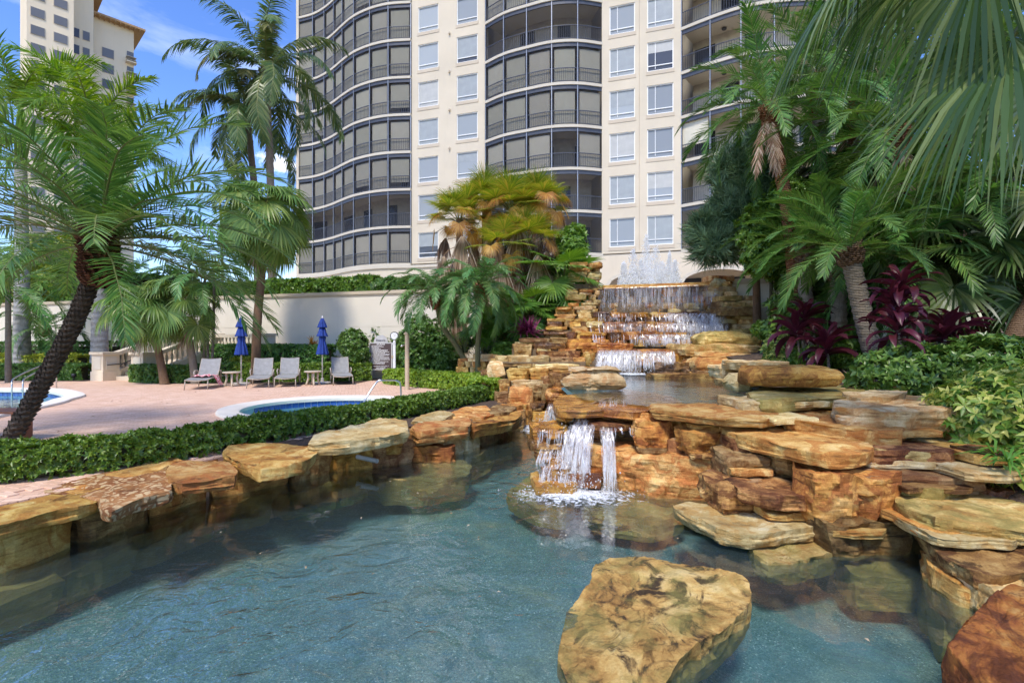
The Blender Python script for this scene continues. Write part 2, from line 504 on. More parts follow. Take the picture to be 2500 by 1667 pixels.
def pondbed_mat():
    m, nt = new_mat('pebble_plaster_teal')
    v = worldpos(nt)
    vo = nd(nt, 'ShaderNodeTexVoronoi', Vector=v, Scale=80.0, Randomness=1.0)
    rnd = nd(nt, 'ShaderNodeSeparateColor', Color=vo.outputs['Color']).outputs[0]
    c = ramp(nt, rnd, [(0.0, (0.075, 0.15, 0.165)), (0.55, (0.125, 0.225, 0.24)), (0.85, (0.18, 0.295, 0.31)), (0.97, (0.22, 0.33, 0.34)), (1.0, (0.55, 0.65, 0.65))])
    sed = ramp(nt, tnoise(nt, v, 0.55, 5.0, 0.62, 0.8), [(0.50, 0.0), (0.68, 0.65)])
    c = mixc(nt, sed, c, mixc(nt, rnd, (0.27, 0.28, 0.18), (0.44, 0.43, 0.28)))
    blue = ramp(nt, tnoise(nt, nd(nt, 'ShaderNodeVectorMath', {'operation': 'ADD'}, i0=v, i1=(7.0, 3.0, 0.0)).outputs[0], 0.8, 4.0, 0.6, 0.6), [(0.50, 0.0), (0.70, 0.55)])
    c = mixc(nt, blue, c, (0.12, 0.26, 0.34))
    c = mixc(nt, ramp(nt, tnoise(nt, v, 3.0, 6.0, 0.7), [(0.3, 0.5), (0.55, 0.0)]), c, (0.03, 0.075, 0.09))
    out(nt, bsdf(nt, c, 0.9, bump(nt, vo.outputs['Distance'], 0.7, 0.01), 0.2))
    return m
M['pondbed'] = pondbed_mat()

def water_mat(name, tint, scale=5.0, strength=0.25, ior=1.33, murk=0.0, murkcol=(0.1, 0.2, 0.2), zones=None, boost=1.0):
    """still water: Fresnel mirror over a tinted clear body"""
    m, nt = new_mat(name)
    v = worldpos(nt)
    a = tnoise(nt, v, scale, 3.0, 0.5, 0.8)
    b = tnoise(nt, v, scale * 4.5, 2.0, 0.5, 0.3)
    h = mth(nt, 'ADD', mth(nt, 'MULTIPLY', a, 1.0), mth(nt, 'MULTIPLY', b, 0.16))
    st = strength
    if zones:
        zf = None
        for (zx, zy, zr, amp) in zones:
            d = nd(nt, 'ShaderNodeVectorMath', {'operation': 'DISTANCE'}, i0=v, i1=(zx, zy, -0.55)).outputs['Value']
            f = ramp(nt, mth(nt, 'DIVIDE', d, zr), [(0.15, amp), (1.0, 0.0)])
            zf = f if zf is None else mth(nt, 'MAXIMUM', zf, f)
        st = mth(nt, 'ADD', strength, zf)
    bn = nd(nt, 'ShaderNodeBump', Height=h, Distance=0.06, Strength=st)
    nm = bn.outputs[0]
    gl = nd(nt, 'ShaderNodeBsdfGlossy', Color=(1, 1, 1, 1), Roughness=0.03, Normal=nm)
    tr = nd(nt, 'ShaderNodeBsdfTransparent', Color=tint + (1,))
    body = tr.outputs[0]
    if murk:
        df = nd(nt, 'ShaderNodeBsdfDiffuse', Color=murkcol + (1,))
        mf = murk
        body = nd(nt, 'ShaderNodeMixShader', Fac=mf, i1=body, i2=df.outputs[0]).outputs[0]
    fr = nd(nt, 'ShaderNodeFresnel', IOR=ior, Normal=nm)
    mx = nd(nt, 'ShaderNodeMixShader', Fac=mth(nt, 'MULTIPLY', fr.outputs[0], boost, True), i1=body, i2=gl.outputs[0])
    out(nt, mx.outputs[0])
    return m
M['pond_water'] = water_mat('pond_water', (0.76, 0.89, 0.89), 3.0, 0.07, 1.36, 0.09, (0.20, 0.31, 0.32), boost=1.7,
                            zones=[(-1.5, 3.7, 2.3, 1.0), (0.35, 7.2, 2.2, 0.7), (0.4, 12.0, 3.5, 0.8)])
M['basin_water'] = water_mat('basin_water', (0.66, 0.80, 0.79), 5.0, 0.30, 1.36, 0.10, (0.16, 0.25, 0.26))
M['pool_water'] = water_mat('swimming_pool_water', (0.60, 0.92, 0.95), 2.5, 0.25, 1.33, 0.06, (0.3, 0.7, 0.7))

def fall_mat(name, opaque, col=(0.96, 0.94, 0.91), fx=13.0, fade=False):
    m, nt = new_mat(name)
    v = worldpos(nt)
    mp_ = nd(nt, 'ShaderNodeMapping', Vector=v, Scale=(fx, fx, 1.1))
    f = tnoise(nt, mp_.outputs[0], 1.6, 5.0, 0.7, 0.4)
    fac = ramp(nt, f, [(0.42, opaque * 0.04), (0.60, opaque)])
    if fade:
        fac = mth(nt, 'MULTIPLY', fac, nd(nt, 'ShaderNodeAttribute', {'attribute_name': 'fade'}).outputs['Fac'])
    d = nd(nt, 'ShaderNodeBsdfDiffuse', Color=col + (1,))
    tl = nd(nt, 'ShaderNodeBsdfTranslucent', Color=col + (1,))
    g = nd(nt, 'ShaderNodeBsdfGlossy', Color=(1, 1, 1, 1), Roughness=0.15)
    s = nd(nt, 'ShaderNodeMixShader', Fac=0.45, i1=d.outputs[0], i2=tl.outputs[0])
    s = nd(nt, 'ShaderNodeMixShader', Fac=0.15, i1=s.outputs[0], i2=g.outputs[0])
    t = nd(nt, 'ShaderNodeBsdfTransparent')
    mx = nd(nt, 'ShaderNodeMixShader', Fac=fac, i1=t.outputs[0], i2=s.outputs[0])
    out(nt, mx.outputs[0])
    return m
M['fall'] = fall_mat('falling_water', 0.80, fade=True)
M['fall_thin'] = fall_mat('falling_water_thin', 0.6, fade=True)
M['fall_sheet'] = fall_mat('falling_water_sheet', 0.25, fx=7.0, fade=True)
M['foam'] = fall_mat('white_water_foam', 0.85)
M['jet'] = fall_mat('fountain_jet_spray', 1.0, col=(.97, .97, .97), fx=18.0, fade=True)

def leaf_mat(name, cols, trans=0.28, rough=0.42, spec=0.4, objvar=0.25, huevar=0.03):
    """cols = three colours; each leaf (island) takes its own"""
    m, nt = new_mat(name)
    g = nd(nt, 'ShaderNodeNewGeometry')
    oi = nd(nt, 'ShaderNodeObjectInfo')
    rnd = g.outputs['Random Per Island']
    c = ramp(nt, rnd, [(0.05, cols[0]), (0.5, cols[1]), (0.95, cols[2])])
    c = hueval(nt, c, oi.outputs['Random'], huevar, objvar)
    p = bsdf(nt, c, rough, None, spec)
    ct = nd(nt, 'ShaderNodeHueSaturation', Hue=0.485, Saturation=1.1, Value=1.5, Color=c)
    t = nd(nt, 'ShaderNodeBsdfTranslucent', Color=ct.outputs[0])
    mx = nd(nt, 'ShaderNodeMixShader', Fac=trans, i1=p, i2=t.outputs[0])
    out(nt, mx.outputs[0])
    return m
L = {
 'date': leaf_mat('date_palm_leaflets', [(0.054, 0.139, 0.030), (0.092, 0.204, 0.041), (0.151, 0.276, 0.055)]),
 'royal': leaf_mat('royal_palm_leaflets', [(0.071, 0.163, 0.015), (0.121, 0.234, 0.022), (0.185, 0.305, 0.033)], trans=0.4),
 'coco': leaf_mat('coconut_leaflets', [(0.057, 0.113, 0.036), (0.094, 0.158, 0.046), (0.163, 0.209, 0.063)], rough=0.35),
 'coco_yellow': leaf_mat('coconut_leaflets_yellowing', [(0.10, 0.12, 0.035), (0.16, 0.16, 0.05), (0.22, 0.20, 0.08)]),
 'pygmy': leaf_mat('pygmy_date_leaflets', [(0.056, 0.151, 0.039), (0.094, 0.215, 0.055), (0.156, 0.286, 0.079)]),
 'fan': leaf_mat('fan_palm_segments', [(0.078, 0.150, 0.029), (0.128, 0.215, 0.040), (0.213, 0.286, 0.061)], trans=0.32),
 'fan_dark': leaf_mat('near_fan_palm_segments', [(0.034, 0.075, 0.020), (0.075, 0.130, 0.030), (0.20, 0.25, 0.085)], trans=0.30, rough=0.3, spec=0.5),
 'fan_yellow': leaf_mat('fan_palm_yellow_green', [(0.13, 0.21, 0.025), (0.25, 0.30, 0.035), (0.42, 0.36, 0.06)], trans=0.42),
 'fan_orange': leaf_mat('fan_palm_orange', [(0.36, 0.17, 0.03), (0.48, 0.25, 0.045), (0.55, 0.36, 0.08)], trans=0.38),
 'dead': leaf_mat('dry_palm_leaves', [(0.20, 0.12, 0.07), (0.36, 0.24, 0.15), (0.54, 0.42, 0.31)], trans=0.15, rough=0.8, spec=0.1),
 'hedge': leaf_mat('clipped_hedge_leaves', [(0.057, 0.137, 0.018), (0.106, 0.215, 0.024), (0.213, 0.338, 0.044)], trans=0.25, rough=0.33),
 'hedge_lime': leaf_mat('lime_hedge_leaves', [(0.128, 0.247, 0.022), (0.227, 0.377, 0.033), (0.398, 0.520, 0.066)], trans=0.3, rough=0.4),
 'hedge_dark': leaf_mat('dark_hedge_leaves', [(0.042, 0.109, 0.022), (0.077, 0.164, 0.029), (0.145, 0.250, 0.044)], trans=0.2, rough=0.35),
 'varieg': leaf_mat('variegated_leaves', [(0.06, 0.16, 0.02), (0.22, 0.32, 0.05), (0.50, 0.50, 0.13)], trans=0.25, rough=0.35),
 'yellowhedge': leaf_mat('gold_edged_leaves', [(0.099, 0.195, 0.022), (0.369, 0.403, 0.044), (0.682, 0.598, 0.088)], trans=0.25),
 'bush': leaf_mat('glossy_shrub_leaves', [(0.050, 0.111, 0.020), (0.092, 0.176, 0.029), (0.170, 0.260, 0.055)], trans=0.22, rough=0.3),
 'tree': leaf_mat('bright_tree_leaves', [(0.09, 0.16, 0.02), (0.18, 0.25, 0.03), (0.32, 0.36, 0.06)], trans=0.4),
 'needle': leaf_mat('blue_green_needles', [(0.054, 0.115, 0.054), (0.088, 0.167, 0.077), (0.143, 0.228, 0.097)], trans=0.15, rough=0.5),
 'ti': leaf_mat('burgundy_cordyline_leaves', [(0.040, 0.011, 0.016), (0.080, 0.015, 0.025), (0.17, 0.028, 0.042)], trans=0.2, rough=0.38, spec=0.4),
 'ti_red': leaf_mat('crimson_bromeliad_leaves', [(0.10, 0.014, 0.04), (0.20, 0.03, 0.08), (0.30, 0.06, 0.12)], trans=0.2, rough=0.35),
 'strap': leaf_mat('strap_leaves_striped', [(0.025, 0.05, 0.018), (0.06, 0.085, 0.03), (0.24, 0.23, 0.12)], trans=0.15, rough=0.35),
 'fern': leaf_mat('fern_leaves', [(0.064, 0.169, 0.022), (0.106, 0.234, 0.031), (0.170, 0.312, 0.044)], trans=0.3),
}

def trunk_mat(name, dark, light, rings=14.0, rough=0.85, mott=0.5):
    m, nt = new_mat(name)
    v = worldpos(nt)
    w = nd(nt, 'ShaderNodeTexWave', {'bands_direction': 'Z'}, Vector=v, Scale=rings / 6.283, Distortion=2.0, Detail=3.0, Detail_Scale=2.0)
    n1 = tnoise(nt, v, 7.0, 6.0, 0.65)
    f = mth(nt, 'ADD', mth(nt, 'MULTIPLY', w.outputs['Fac'], 1 - mott), mth(nt, 'MULTIPLY', n1, mott))
    c = ramp(nt, f, [(0.25, dark), (0.65, light)])
    fib = tnoise(nt, nd(nt, 'ShaderNodeMapping', Vector=v, Scale=(30.0, 30.0, 3.0)).outputs[0], 1.5, 4.0, 0.7)
    c = mixc(nt, ramp(nt, fib, [(0.3, 0.4), (0.55, 0.0)]), c, tuple(k * 0.5 for k in dark))
    h = mth(nt, 'ADD', mth(nt, 'MULTIPLY', w.outputs['Fac'], 0.8), fib)
    out(nt, bsdf(nt, c, rough, bump(nt, h, 0.8, 0.03), 0.2))
    return m
T = {
 'grey': trunk_mat('grey_palm_bark', (0.15, 0.12, 0.095), (0.30, 0.25, 0.20), 50.0),
 'royal': trunk_mat('smooth_royal_bark', (0.25, 0.24, 0.225), (0.40, 0.385, 0.36), 8.0, mott=0.85),
 'brown': trunk_mat('brown_palm_bark', (0.13, 0.075, 0.042), (0.29, 0.185, 0.11), 60.0),
 'date': trunk_mat('dark_date_boots', (0.034, 0.026, 0.019), (0.13, 0.10, 0.074), 30.0, mott=0.8),
 'fiber': trunk_mat('red_brown_fibre', (0.055, 0.020, 0.012), (0.17, 0.07, 0.035), 60.0, mott=0.7),
 'redbark': trunk_mat('peeling_red_bark', (0.13, 0.045, 0.020), (0.33, 0.15, 0.075), 40.0, mott=0.75),
 'pale': trunk_mat('pale_ringed_bark', (0.22, 0.17, 0.12), (0.42, 0.35, 0.26), 70.0),
 'thin': trunk_mat('slender_grey_stem', (0.13, 0.11, 0.085), (0.24, 0.205, 0.16), 40.0),
 'green': trunk_mat('mossy_green_stem', (0.10, 0.11, 0.045), (0.24, 0.22, 0.12), 60.0),
}
M['stem'] = plain('frond_stem', (0.14, 0.16, 0.045), 0.5)
M['stem_brown'] = plain('dry_stem', (0.22, 0.13, 0.06), 0.8)
M['twig'] = plain('hedge_twigs', (0.05, 0.045, 0.022), 0.95, 0.4, 12.0)
M['steel'] = plain('brushed_steel', (0.62, 0.62, 0.61), 0.28, 0.08, 8.0, metal=1.0)
M['sling'] = plain('grey_sling_fabric', (0.27, 0.265, 0.255), 0.85, 0.14, 9.0, 0.35, 150.0)
M['lounger_frame'] = plain('taupe_lounger_frame', (0.40, 0.34, 0.265), 0.5)
M['canvas'] = plain('royal_blue_canvas', (0.009, 0.038, 0.22), 0.8, 0.25, 6.0, 0.25, 40.0)
M['cream_pole'] = plain('cream_pole_paint', (0.68, 0.63, 0.52), 0.5)
M['table'] = plain('beige_resin_table', (0.50, 0.42, 0.31), 0.6)
M['base_stone'] = plain('umbrella_base_concrete', (0.40, 0.37, 0.33), 0.85, 0.15)
M['board'] = plain('sign_board_brown', (0.075, 0.048, 0.045), 0.6)
M['sign_grey'] = plain('sign_frame_grey', (0.50, 0.49, 0.47), 0.5)
M['ink_white'] = plain('sign_lettering_white', (0.75, 0.74, 0.72), 0.6, 0.02)
M['ink_dark'] = plain('sign_lettering_dark', (0.05, 0.05, 0.06), 0.6, 0.02)
M['white_paint'] = plain('white_post_paint', (0.76, 0.76, 0.76), 0.5, 0.05)
M['tan_post'] = plain('tan_post_paint', (0.42, 0.32, 0.21), 0.6)
M['black_metal'] = plain('black_iron', (0.022, 0.022, 0.024), 0.45)
M['pvc'] = plain('white_pvc', (0.78, 0.77, 0.74), 0.4)
M['bench_wood'] = plain('red_brown_bench_boards', (0.20, 0.075, 0.038), 0.55, 0.3, 6.0)
M['green_lamp'] = plain('verdigris_lamp', (0.24, 0.33, 0.24), 0.5)

def towel_mat():
    m, nt = new_mat('pink_patterned_towel')
    v = objcoord(nt)
    f = tnoise(nt, v, 14.0, 3.0, 0.6, 1.0)
    c = ramp(nt, f, [(0.38, (0.42, 0.03, 0.06)), (0.47, (0.62, 0.22, 0.24)), (0.55, (0.80, 0.66, 0.64)), (0.65, (0.55, 0.10, 0.14))])
    out(nt, bsdf(nt, c, 0.95, bump(nt, tnoise(nt, v, 70.0), 0.3, 0.01), 0.1))
    return m
M['towel'] = towel_mat()
# ================================================================ the setting
rng = random.Random(7)
DF = Vector((0.955, -0.297, 0)).normalized()      # along the retaining wall and the facade
NF = Vector((-DF.y, DF.x, 0)) * -1.0              # out of the wall, towards the viewer
if NF.y > 0: NF = -NF
WALL0 = Vector((0, 19.5, 0))
def wl(t, off=0.0, z=0.0):
    p = WALL0 + DF * t + NF * off
    return Vector((p.x, p.y, z))

WATER_Z = -0.48
BASIN_Z = 0.60
BANK_L = [(-9.5, -4), (-5.3, 3.2), (-4.8, 4.8), (-4.2, 6.1), (-3.6, 7.35), (-2.35, 8.95), (-1.15, 9.9), (-0.3, 11.7), (0.45, 13.9), (1.0, 16.0), (1.6, 19.0)]

def project(pts, z=0.0):
    return [tuple(gp(a, b, z)[:2]) for a, b in pts]

SPA_C, SPA_R = Vector((-4.3, 11.9, 0)), 1.85
spa_in = [(SPA_C.x + SPA_R * math.cos(a), SPA_C.y + SPA_R * math.sin(a)) for a in [2 * math.pi * k / 64 for k in range(64)]]
pool_in_px = [(-60, 953), (0, 953), (70, 953), (120, 955), (150, 961), (168, 969), (150, 974), (128, 979), (112, 986), (70, 995), (0, 1009), (-60, 1022)]
pool_in = project(pool_in_px)
pool_in = [(-40, pool_in[0][1] + 3.0)] + pool_in + [(-40, pool_in[-1][1])]
def offset_poly(poly, d):
    n = len(poly); res = []
    for i in range(n):
        p0, p1, p2 = Vector(poly[i - 1]), Vector(poly[i]), Vector(poly[(i + 1) % n])
        a = (p1 - p0).normalized(); b = (p2 - p1).normalized()
        na = Vector((a.y, -a.x)); nb = Vector((b.y, -b.x))
        m_ = (na + nb).normalized()
        res.append(tuple(p1 + m_ * d / max(0.5, m_.dot(na))))
    return res
def area(p):
    return sum(p[i - 1][0] * p[i][1] - p[i][0] * p[i - 1][1] for i in range(len(p))) / 2
if area(pool_in) < 0: pool_in = pool_in[::-1]
def smooth_closed(poly, it=2):
    for _ in range(it):
        q = []
        for i in range(len(poly)):
            a, b = Vector(poly[i]), Vector(poly[(i + 1) % len(poly)])
            q += [tuple(a * 0.75 + b * 0.25), tuple(a * 0.25 + b * 0.75)]
        poly = q
    return poly
pool_in = smooth_closed(pool_in, 2)

# wide ground under everything
g = MB().prism([(-600, -300), (600, -300), (600, 900), (-600, 900)], None, -1.6).build('ground', M['earth'])
tag(g, kind='structure')

# pool deck with the openings of pool and spa
wall_pts = [tuple(wl(t)[:2]) for t in (1.9, -15, -45)]
deck_poly = [(p[0], p[1]) for p in BANK_L] + wall_pts + [(-60, 31), (-60, -4)]
deck = MB().prism(deck_poly, -1.3, 0.0, holes=[pool_in[::-1], spa_in[::-1]]).build('pool_deck', M['pavers'])
tag(deck, kind='structure')

# nearest pavers, laid one by one on a bedding: the strip between the rocks and the hedge and just beyond it
me_p = MB()
hx, hy, hz = 0.1005, 0.0485, 0.011
me_p.add([(-hx, -hy, -hz), (hx, -hy, -hz), (hx, hy, -hz), (-hx, hy, -hz), (-hx + .004, -hy + .004, hz), (hx - .004, -hy + .004, hz), (hx - .004, hy - .004, hz), (-hx + .004, hy - .004, hz),
          (-hx, -hy, hz - .005), (hx, -hy, hz - .005), (hx, hy, hz - .005), (-hx, hy, hz - .005)],
         [(4, 5, 6, 7), (8, 9, 5, 4), (9, 10, 6, 5), (10, 11, 7, 6), (11, 8, 4, 7), (0, 1, 9, 8), (1, 2, 10, 9), (2, 3, 11, 10), (3, 0, 8, 11)])
mesh_paver = bpy.data.meshes.new('paver')
mesh_paver.from_pydata(me_p.v, [], me_p.f)
mesh_paver.materials.append(M['paver'])
bank_v = [Vector((p[0], p[1])) for p in BANK_L]
def bank_x(y):
    for a, b in zip(bank_v[:-1], bank_v[1:]):
        if a.y <= y <= b.y:
            return a.x + (b.x - a.x) * (y - a.y) / (b.y - a.y)
    return -99
rot = Matrix.Rotation(R(-17), 2)
npav = 0
cands = []
for i in range(-60, 60):
    for j in range(-90, 90):
        p = rot @ Vector((i * 0.21 + (0.105 if j % 2 else 0), j * 0.105))
        q = Vector((p.x - 5.0, p.y + 6.3))
        if 4.6 < q.y < 9.5 and q.x < bank_x(q.y) - 0.28 and q.x > bank_x(q.y) - 0.95 and (q.x / q.y) > -1.02:
            cands.append(q)
cands.sort(key=lambda q: q.length)
for q in cands[:295]:
    o = bpy.data.objects.new('paver', mesh_paver)
    link(o, deck)
    o.location = (q.x, q.y, 0.004 + rng.uniform(-.0015, .0025))
    o.rotation_euler = (rng.uniform(-.008, .008), rng.uniform(-.008, .008), R(-17) + rng.uniform(-.012, .012))

# planting beds (mulch) on the deck, in front of the wall and under the hedges
def bed(path, w, z=0.006, name='planting_bed', left=True):
    pts = [Vector((p[0], p[1])) for p in path]
    a = []; b = []
    for i, p in enumerate(pts):
        d = (pts[min(i + 1, len(pts) - 1)] - pts[max(i - 1, 0)]).normalized()
        n = Vector((-d.y, d.x))
        a.append(tuple(p + n * w / 2)); b.append(tuple(p - n * w / 2))
    o = MB().prism(a + b[::-1], None, z).build(name, M['soil'])
    return tag(o, kind='structure')
FRONT_HEDGE = [(-7.6, 4.9), (-6.2, 5.3), (-5.05, 6.0), (-4.4, 6.8), (-3.75, 8.0), (-2.4, 10.1), (-1.35, 12.1), (-0.8, 13.4)]
bed([(-4.0, 7.05), (-3.15, 8.35), (-2.0, 9.85), (-1.05, 11.6), (-0.45, 13.2)], 1.15, z=.012, name='hedge_soil')
CURL_HEDGE = [(-0.8, 13.4), (-0.62, 14.7), (-1.2, 15.9), (-2.2, 16.8), (-3.3, 17.7), (-4.3, 18.7)]
back_bed = [tuple(gp(a, b)[:2]) for a, b in ((-80, 930), (120, 930), (205, 931))] + [tuple(wl(t)[:2]) for t in (-17.9, -30, -44)]
tag(MB().prism(back_bed, None, 0.006).build('planting_bed', M['soil']), kind='structure')
back_bed2 = [tuple(gp(a, b)[:2]) for a, b in ((352, 934), (480, 937), (600, 937), (720, 939), (860, 938), (905, 929), (960, 930))] + [(-3.0, 18.4), (-1.5, 17.1), (-0.1, 15.9), (-0.1, 13.2)] + [(0.75, 15.2), (1.5, 18.9)] + [tuple(wl(t)[:2]) for t in (0, -15.0)]
tag(MB().prism(back_bed2, None, 0.006).build('planting_bed', M['soil']), kind='structure')

# ---- swimming pool and spa
def basin(name, inner, z_water, depth, label, cat, tile_w=0.16, coping_w=0.38, lens=None):
    root = thing(name, label, cat, (sum(p[0] for p in inner) / len(inner) if lens is None else lens[0], sum(p[1] for p in inner) / len(inner) if lens is None else lens[1], 0))
    n = len(inner)
    # coping: bull-nosed ring
    prof = [(0.03, -0.06), (-0.05, -0.05), (-0.05, 0.02), (0.0, 0.055), (coping_w, 0.055), (coping_w + 0.02, 0.03), (coping_w + 0.02, -0.04)]
    rings = [offset_poly(inner, d) for d, z in prof]
    b = MB()
    vs = [(p[0], p[1], prof[i][1]) for i, rg in enumerate(rings) for p in rg]
    fs = [(i * n + k, (i + 1) * n + k, (i + 1) * n + (k + 1) % n, i * n + (k + 1) % n) for i in range(len(prof) - 1) for k in range(n)]
    b.add(vs, fs).build('coping', M['coping'], root, smooth=True, sharp=40)
    # inside walls + floor
    s = MB()
    vs = [(p[0], p[1], z) for z in (-0.05, -depth) for p in inner]
    s.add(vs, [(k, (k + 1) % n, n + (k + 1) % n, n + k) for k in range(n)])
    s.prism(inner, None, -depth)
    s.build('shell', M['pool_plaster'], root)
    wtr = MB().prism(offset_poly(inner, -0.005), None, z_water).build('water', M['pool_water'], root)
    # tile band, each tile a piece
    g_ = MB()
    ins = offset_poly(inner, -0.006)
    vs = [(p[0], p[1], z) for z in (-0.035, z_water - 0.06) for p in ins]
    g_.add(vs, [(k, (k + 1) % n, n + (k + 1) % n, n + k) for k in range(n)])
    g_.build('grout_band', M['grout'], root)
    tiles = 0
    length = 0
    tm = MB().box((0, 0, 0), (tile_w - 0.012, 0.012, tile_w - 0.015)).v
    me = bpy.data.meshes.new('tile')
    bb = MB().box((0, 0, 0), (tile_w - 0.014, 0.012, tile_w - 0.018))
    me.from_pydata(bb.v, [], bb.f)
    me.materials.append(M['pooltile'])
    ins = offset_poly(inner, -0.012)
    for k in range(n):
        a, c = Vector(ins[k]), Vector(ins[(k + 1) % n])
        d = (c - a).normalized()
        L_ = (c - a).length
        s0 = (math.ceil(length / tile_w) * tile_w) - length
        while s0 < L_:
            p = a + d * s0
            nrm = Vector((d.y, -d.x))
            # only the far side can be seen from the garden
            if nrm.y > 0.05 and p.y > 0 and p.x / p.y > -1.15:
                o = bpy.data.objects.new('tile', me)
                link(o, root)
                o.location = (p.x - root.location.x, p.y - root.location.y, -0.03 - tile_w / 2)
                o.rotation_euler = (0, 0, math.atan2(d.y, d.x))
                tiles += 1
            s0 += tile_w
        length += L_
    return root
basin('swimming_pool', pool_in, -0.19, 1.1, 'turquoise swimming pool with pale coping, behind the leaning date palm trunk', 'swimming pool', lens=(-16, 13))
basin('spa_pool', spa_in, -0.21, 0.9, 'round spa with blue tile band and cream coping, just behind the clipped hedge', 'spa')

# ---- pond
bedm = MB().prism([(-9, -4), (8, -4), (8, 17), (-7, 17)], None, -1.05).build('pond_bed', M['pondbed'])
tag(bedm, kind='structure')
pw = MB().prism([(-8.8, -3.8), (7.5, -3.8), (7.0, 5.5), (3.2, 6.6), (2.0, 7.6), (1.3, 9.0), (1.6, 15.5), (1.0, 16.4), (0.2, 15), (-1.0, 11.8), (-2.4, 9.9), (-4.5, 8.3), (-6.2, 5.5)], None, WATER_Z).build('pond_water', M['pond_water'])
tag(pw, kind='structure')

# raised core under the upper basin and soil banks on the far side
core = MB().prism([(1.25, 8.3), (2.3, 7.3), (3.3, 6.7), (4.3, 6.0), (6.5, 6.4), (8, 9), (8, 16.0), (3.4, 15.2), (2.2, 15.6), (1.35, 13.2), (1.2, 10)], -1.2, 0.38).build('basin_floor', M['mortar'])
tag(core, kind='structure')
bf_ = MB().prism([(1.2, 8.25), (2.2, 7.2), (3.2, 6.65), (4.1, 6.9), (4.8, 8.4), (5.4, 11), (5.6, 14.0), (4.6, 15.1), (2.4, 15.3), (1.2, 12.6)], None, .385).build('basin_bed', M['pondbed'])
tag(bf_, kind='structure')
bw = MB().prism([(1.15, 8.2), (2.15, 7.15), (3.2, 6.6), (3.9, 6.9), (4.6, 8.4), (5.2, 11), (5.4, 14.0), (4.6, 15.0), (2.4, 15.2), (1.2, 12.6), (1.05, 10)], None, BASIN_Z).build('basin_water', M['basin_water'])
tag(bw, kind='structure')

def mound(name, poly, zf, step=0.35, mat=None):
    xs = [p[0] for p in poly]; ys = [p[1] for p in poly]
    def inside(x, y):
        c = False
        for i in range(len(poly)):
            x1, y1 = poly[i - 1]; x2, y2 = poly[i]
            if (y1 > y) != (y2 > y) and x < (x2 - x1) * (y - y1) / (y2 - y1) + x1: c = not c
        return c
    nx = int((max(xs) - min(xs)) / step) + 2; ny = int((max(ys) - min(ys)) / step) + 2
    idx = {}; vs = []; fs = []
    def vi(i, j):
        if (i, j) not in idx:
            x = min(xs) + i * step; y = min(ys) + j * step
            idx[(i, j)] = len(vs); vs.append((x, y, zf(x, y)))
        return idx[(i, j)]
    for i in range(nx):
        for j in range(ny):
            if inside(min(xs) + (i + .5) * step, min(ys) + (j + .5) * step):
                fs.append((vi(i, j), vi(i + 1, j), vi(i + 1, j + 1), vi(i, j + 1)))
    o = MB().add(vs, fs).build(name, mat or M['soil'], smooth=True)
    return tag(o, kind='structure')
def soil_z(x, y):
    return 0.45 - .55 * max(0, min(1, (5.35 - x) / .8)) * (y < 6.5) + 0.12 * noise.noise((x * .8, y * .8, 3)) + max(0, min(1.0, (y - 7) * 0.09)) + max(0, min(.35, (x - 5) * .1))
mound('garden_soil', [(4.4, 6.2), (4.6, 4.6), (4.6, 3.3), (4.9, -1), (26, -1), (26, 10.5), (7.6, 16.8), (6.2, 16), (5.5, 13), (4.6, 9), (4.2, 7)], soil_z)
mound('garden_soil', [(-1.2, 16.6), (-.4, 14), (.5, 14.6), (1.6, 16.4), (3.2, 17.2), (3.0, 18.5), (0, 19.5), (-4, 20.6)],
      lambda x, y: 0.15 + max(0, min(1.5, (x + 1.6) * 0.33)) + max(0, (y - 16.5) * .12))

# ---- retaining wall, one run each side of the waterfall
def wall_run(t0, t1, label):
    root = thing('retaining_wall', label, 'wall', wl((t0 + t1) / 2))
    th = 0.35
    z1 = 3.50
    b = MB()
    def slab(z0, z1, o0, o1, bb):
        q = [wl(t0, o1), wl(t1, o1), wl(t1, -o0), wl(t0, -o0)]
        bb.prism([(p.x, p.y) for p in q], z0, z1)
    slab(-0.6, 2.14, th, 0.0, b)
    slab(2.14, 2.155, th, -0.015, b)      # shadow joint half-way up
    slab(2.155, z1, th, 0.0, b)
    b.build('wall_face', M['wall'], root)
    c = MB(); slab(z1, z1 + 0.13, th + 0.06, 0.07, c)
    slab(z1 - 0.06, z1, th + .03, 0.035, c)
    c.build('cap', M['wall_cap'], root)
    return root
wall_run(-46, 2.9, 'long cream retaining wall with beige cap behind the sun loungers')
wall_run(7.6, 26, 'cream retaining wall with beige cap at the far side of the waterfall')

ter = MB().prism([tuple(wl(-46, -.3)[:2]), tuple(wl(26, -.3)[:2]), (60, 30), (60, 75), (-60, 75), (-60, 34)], None, 3.42).build('upper_terrace', M['terrace'])
tag(ter, kind='structure')
# ================================================================ buildings
FLOOR_H, FLOOR_Z, NFL = 3.05, 7.85, 9
FAC0 = Vector((-6.86, 41.4, 0))
DB = Vector((math.cos(R(18)), -math.sin(R(18)), 0))
NB = Vector((-math.sin(R(18)), -math.cos(R(18)), 0))
def fu(px):
    """distance along the facade at a photo column"""
    k = (px - 1250) / F
    return (k * FAC0.y - FAC0.x) / (DB.x - k * DB.y)
def fac(u, off=0.0, z=0.0):
    p = FAC0 + DB * u + NB * off
    return Vector((p.x, p.y, z))
MAIN = thing('apartment_building', 'tall cream apartment tower with curved screened balconies rising behind the waterfall', 'building', (2, 40, 3.42))
ANG_B = -R(18)
cw = {'A': (fu(1021), fu(1070)), 'B': (fu(1115), fu(1166)), 'C': (fu(1488), fu(1550)), 'D': (fu(1580), fu(1644))}
W_Z0, W_Z1 = 0.45, 2.50
TOPZ = FLOOR_Z + NFL * FLOOR_H

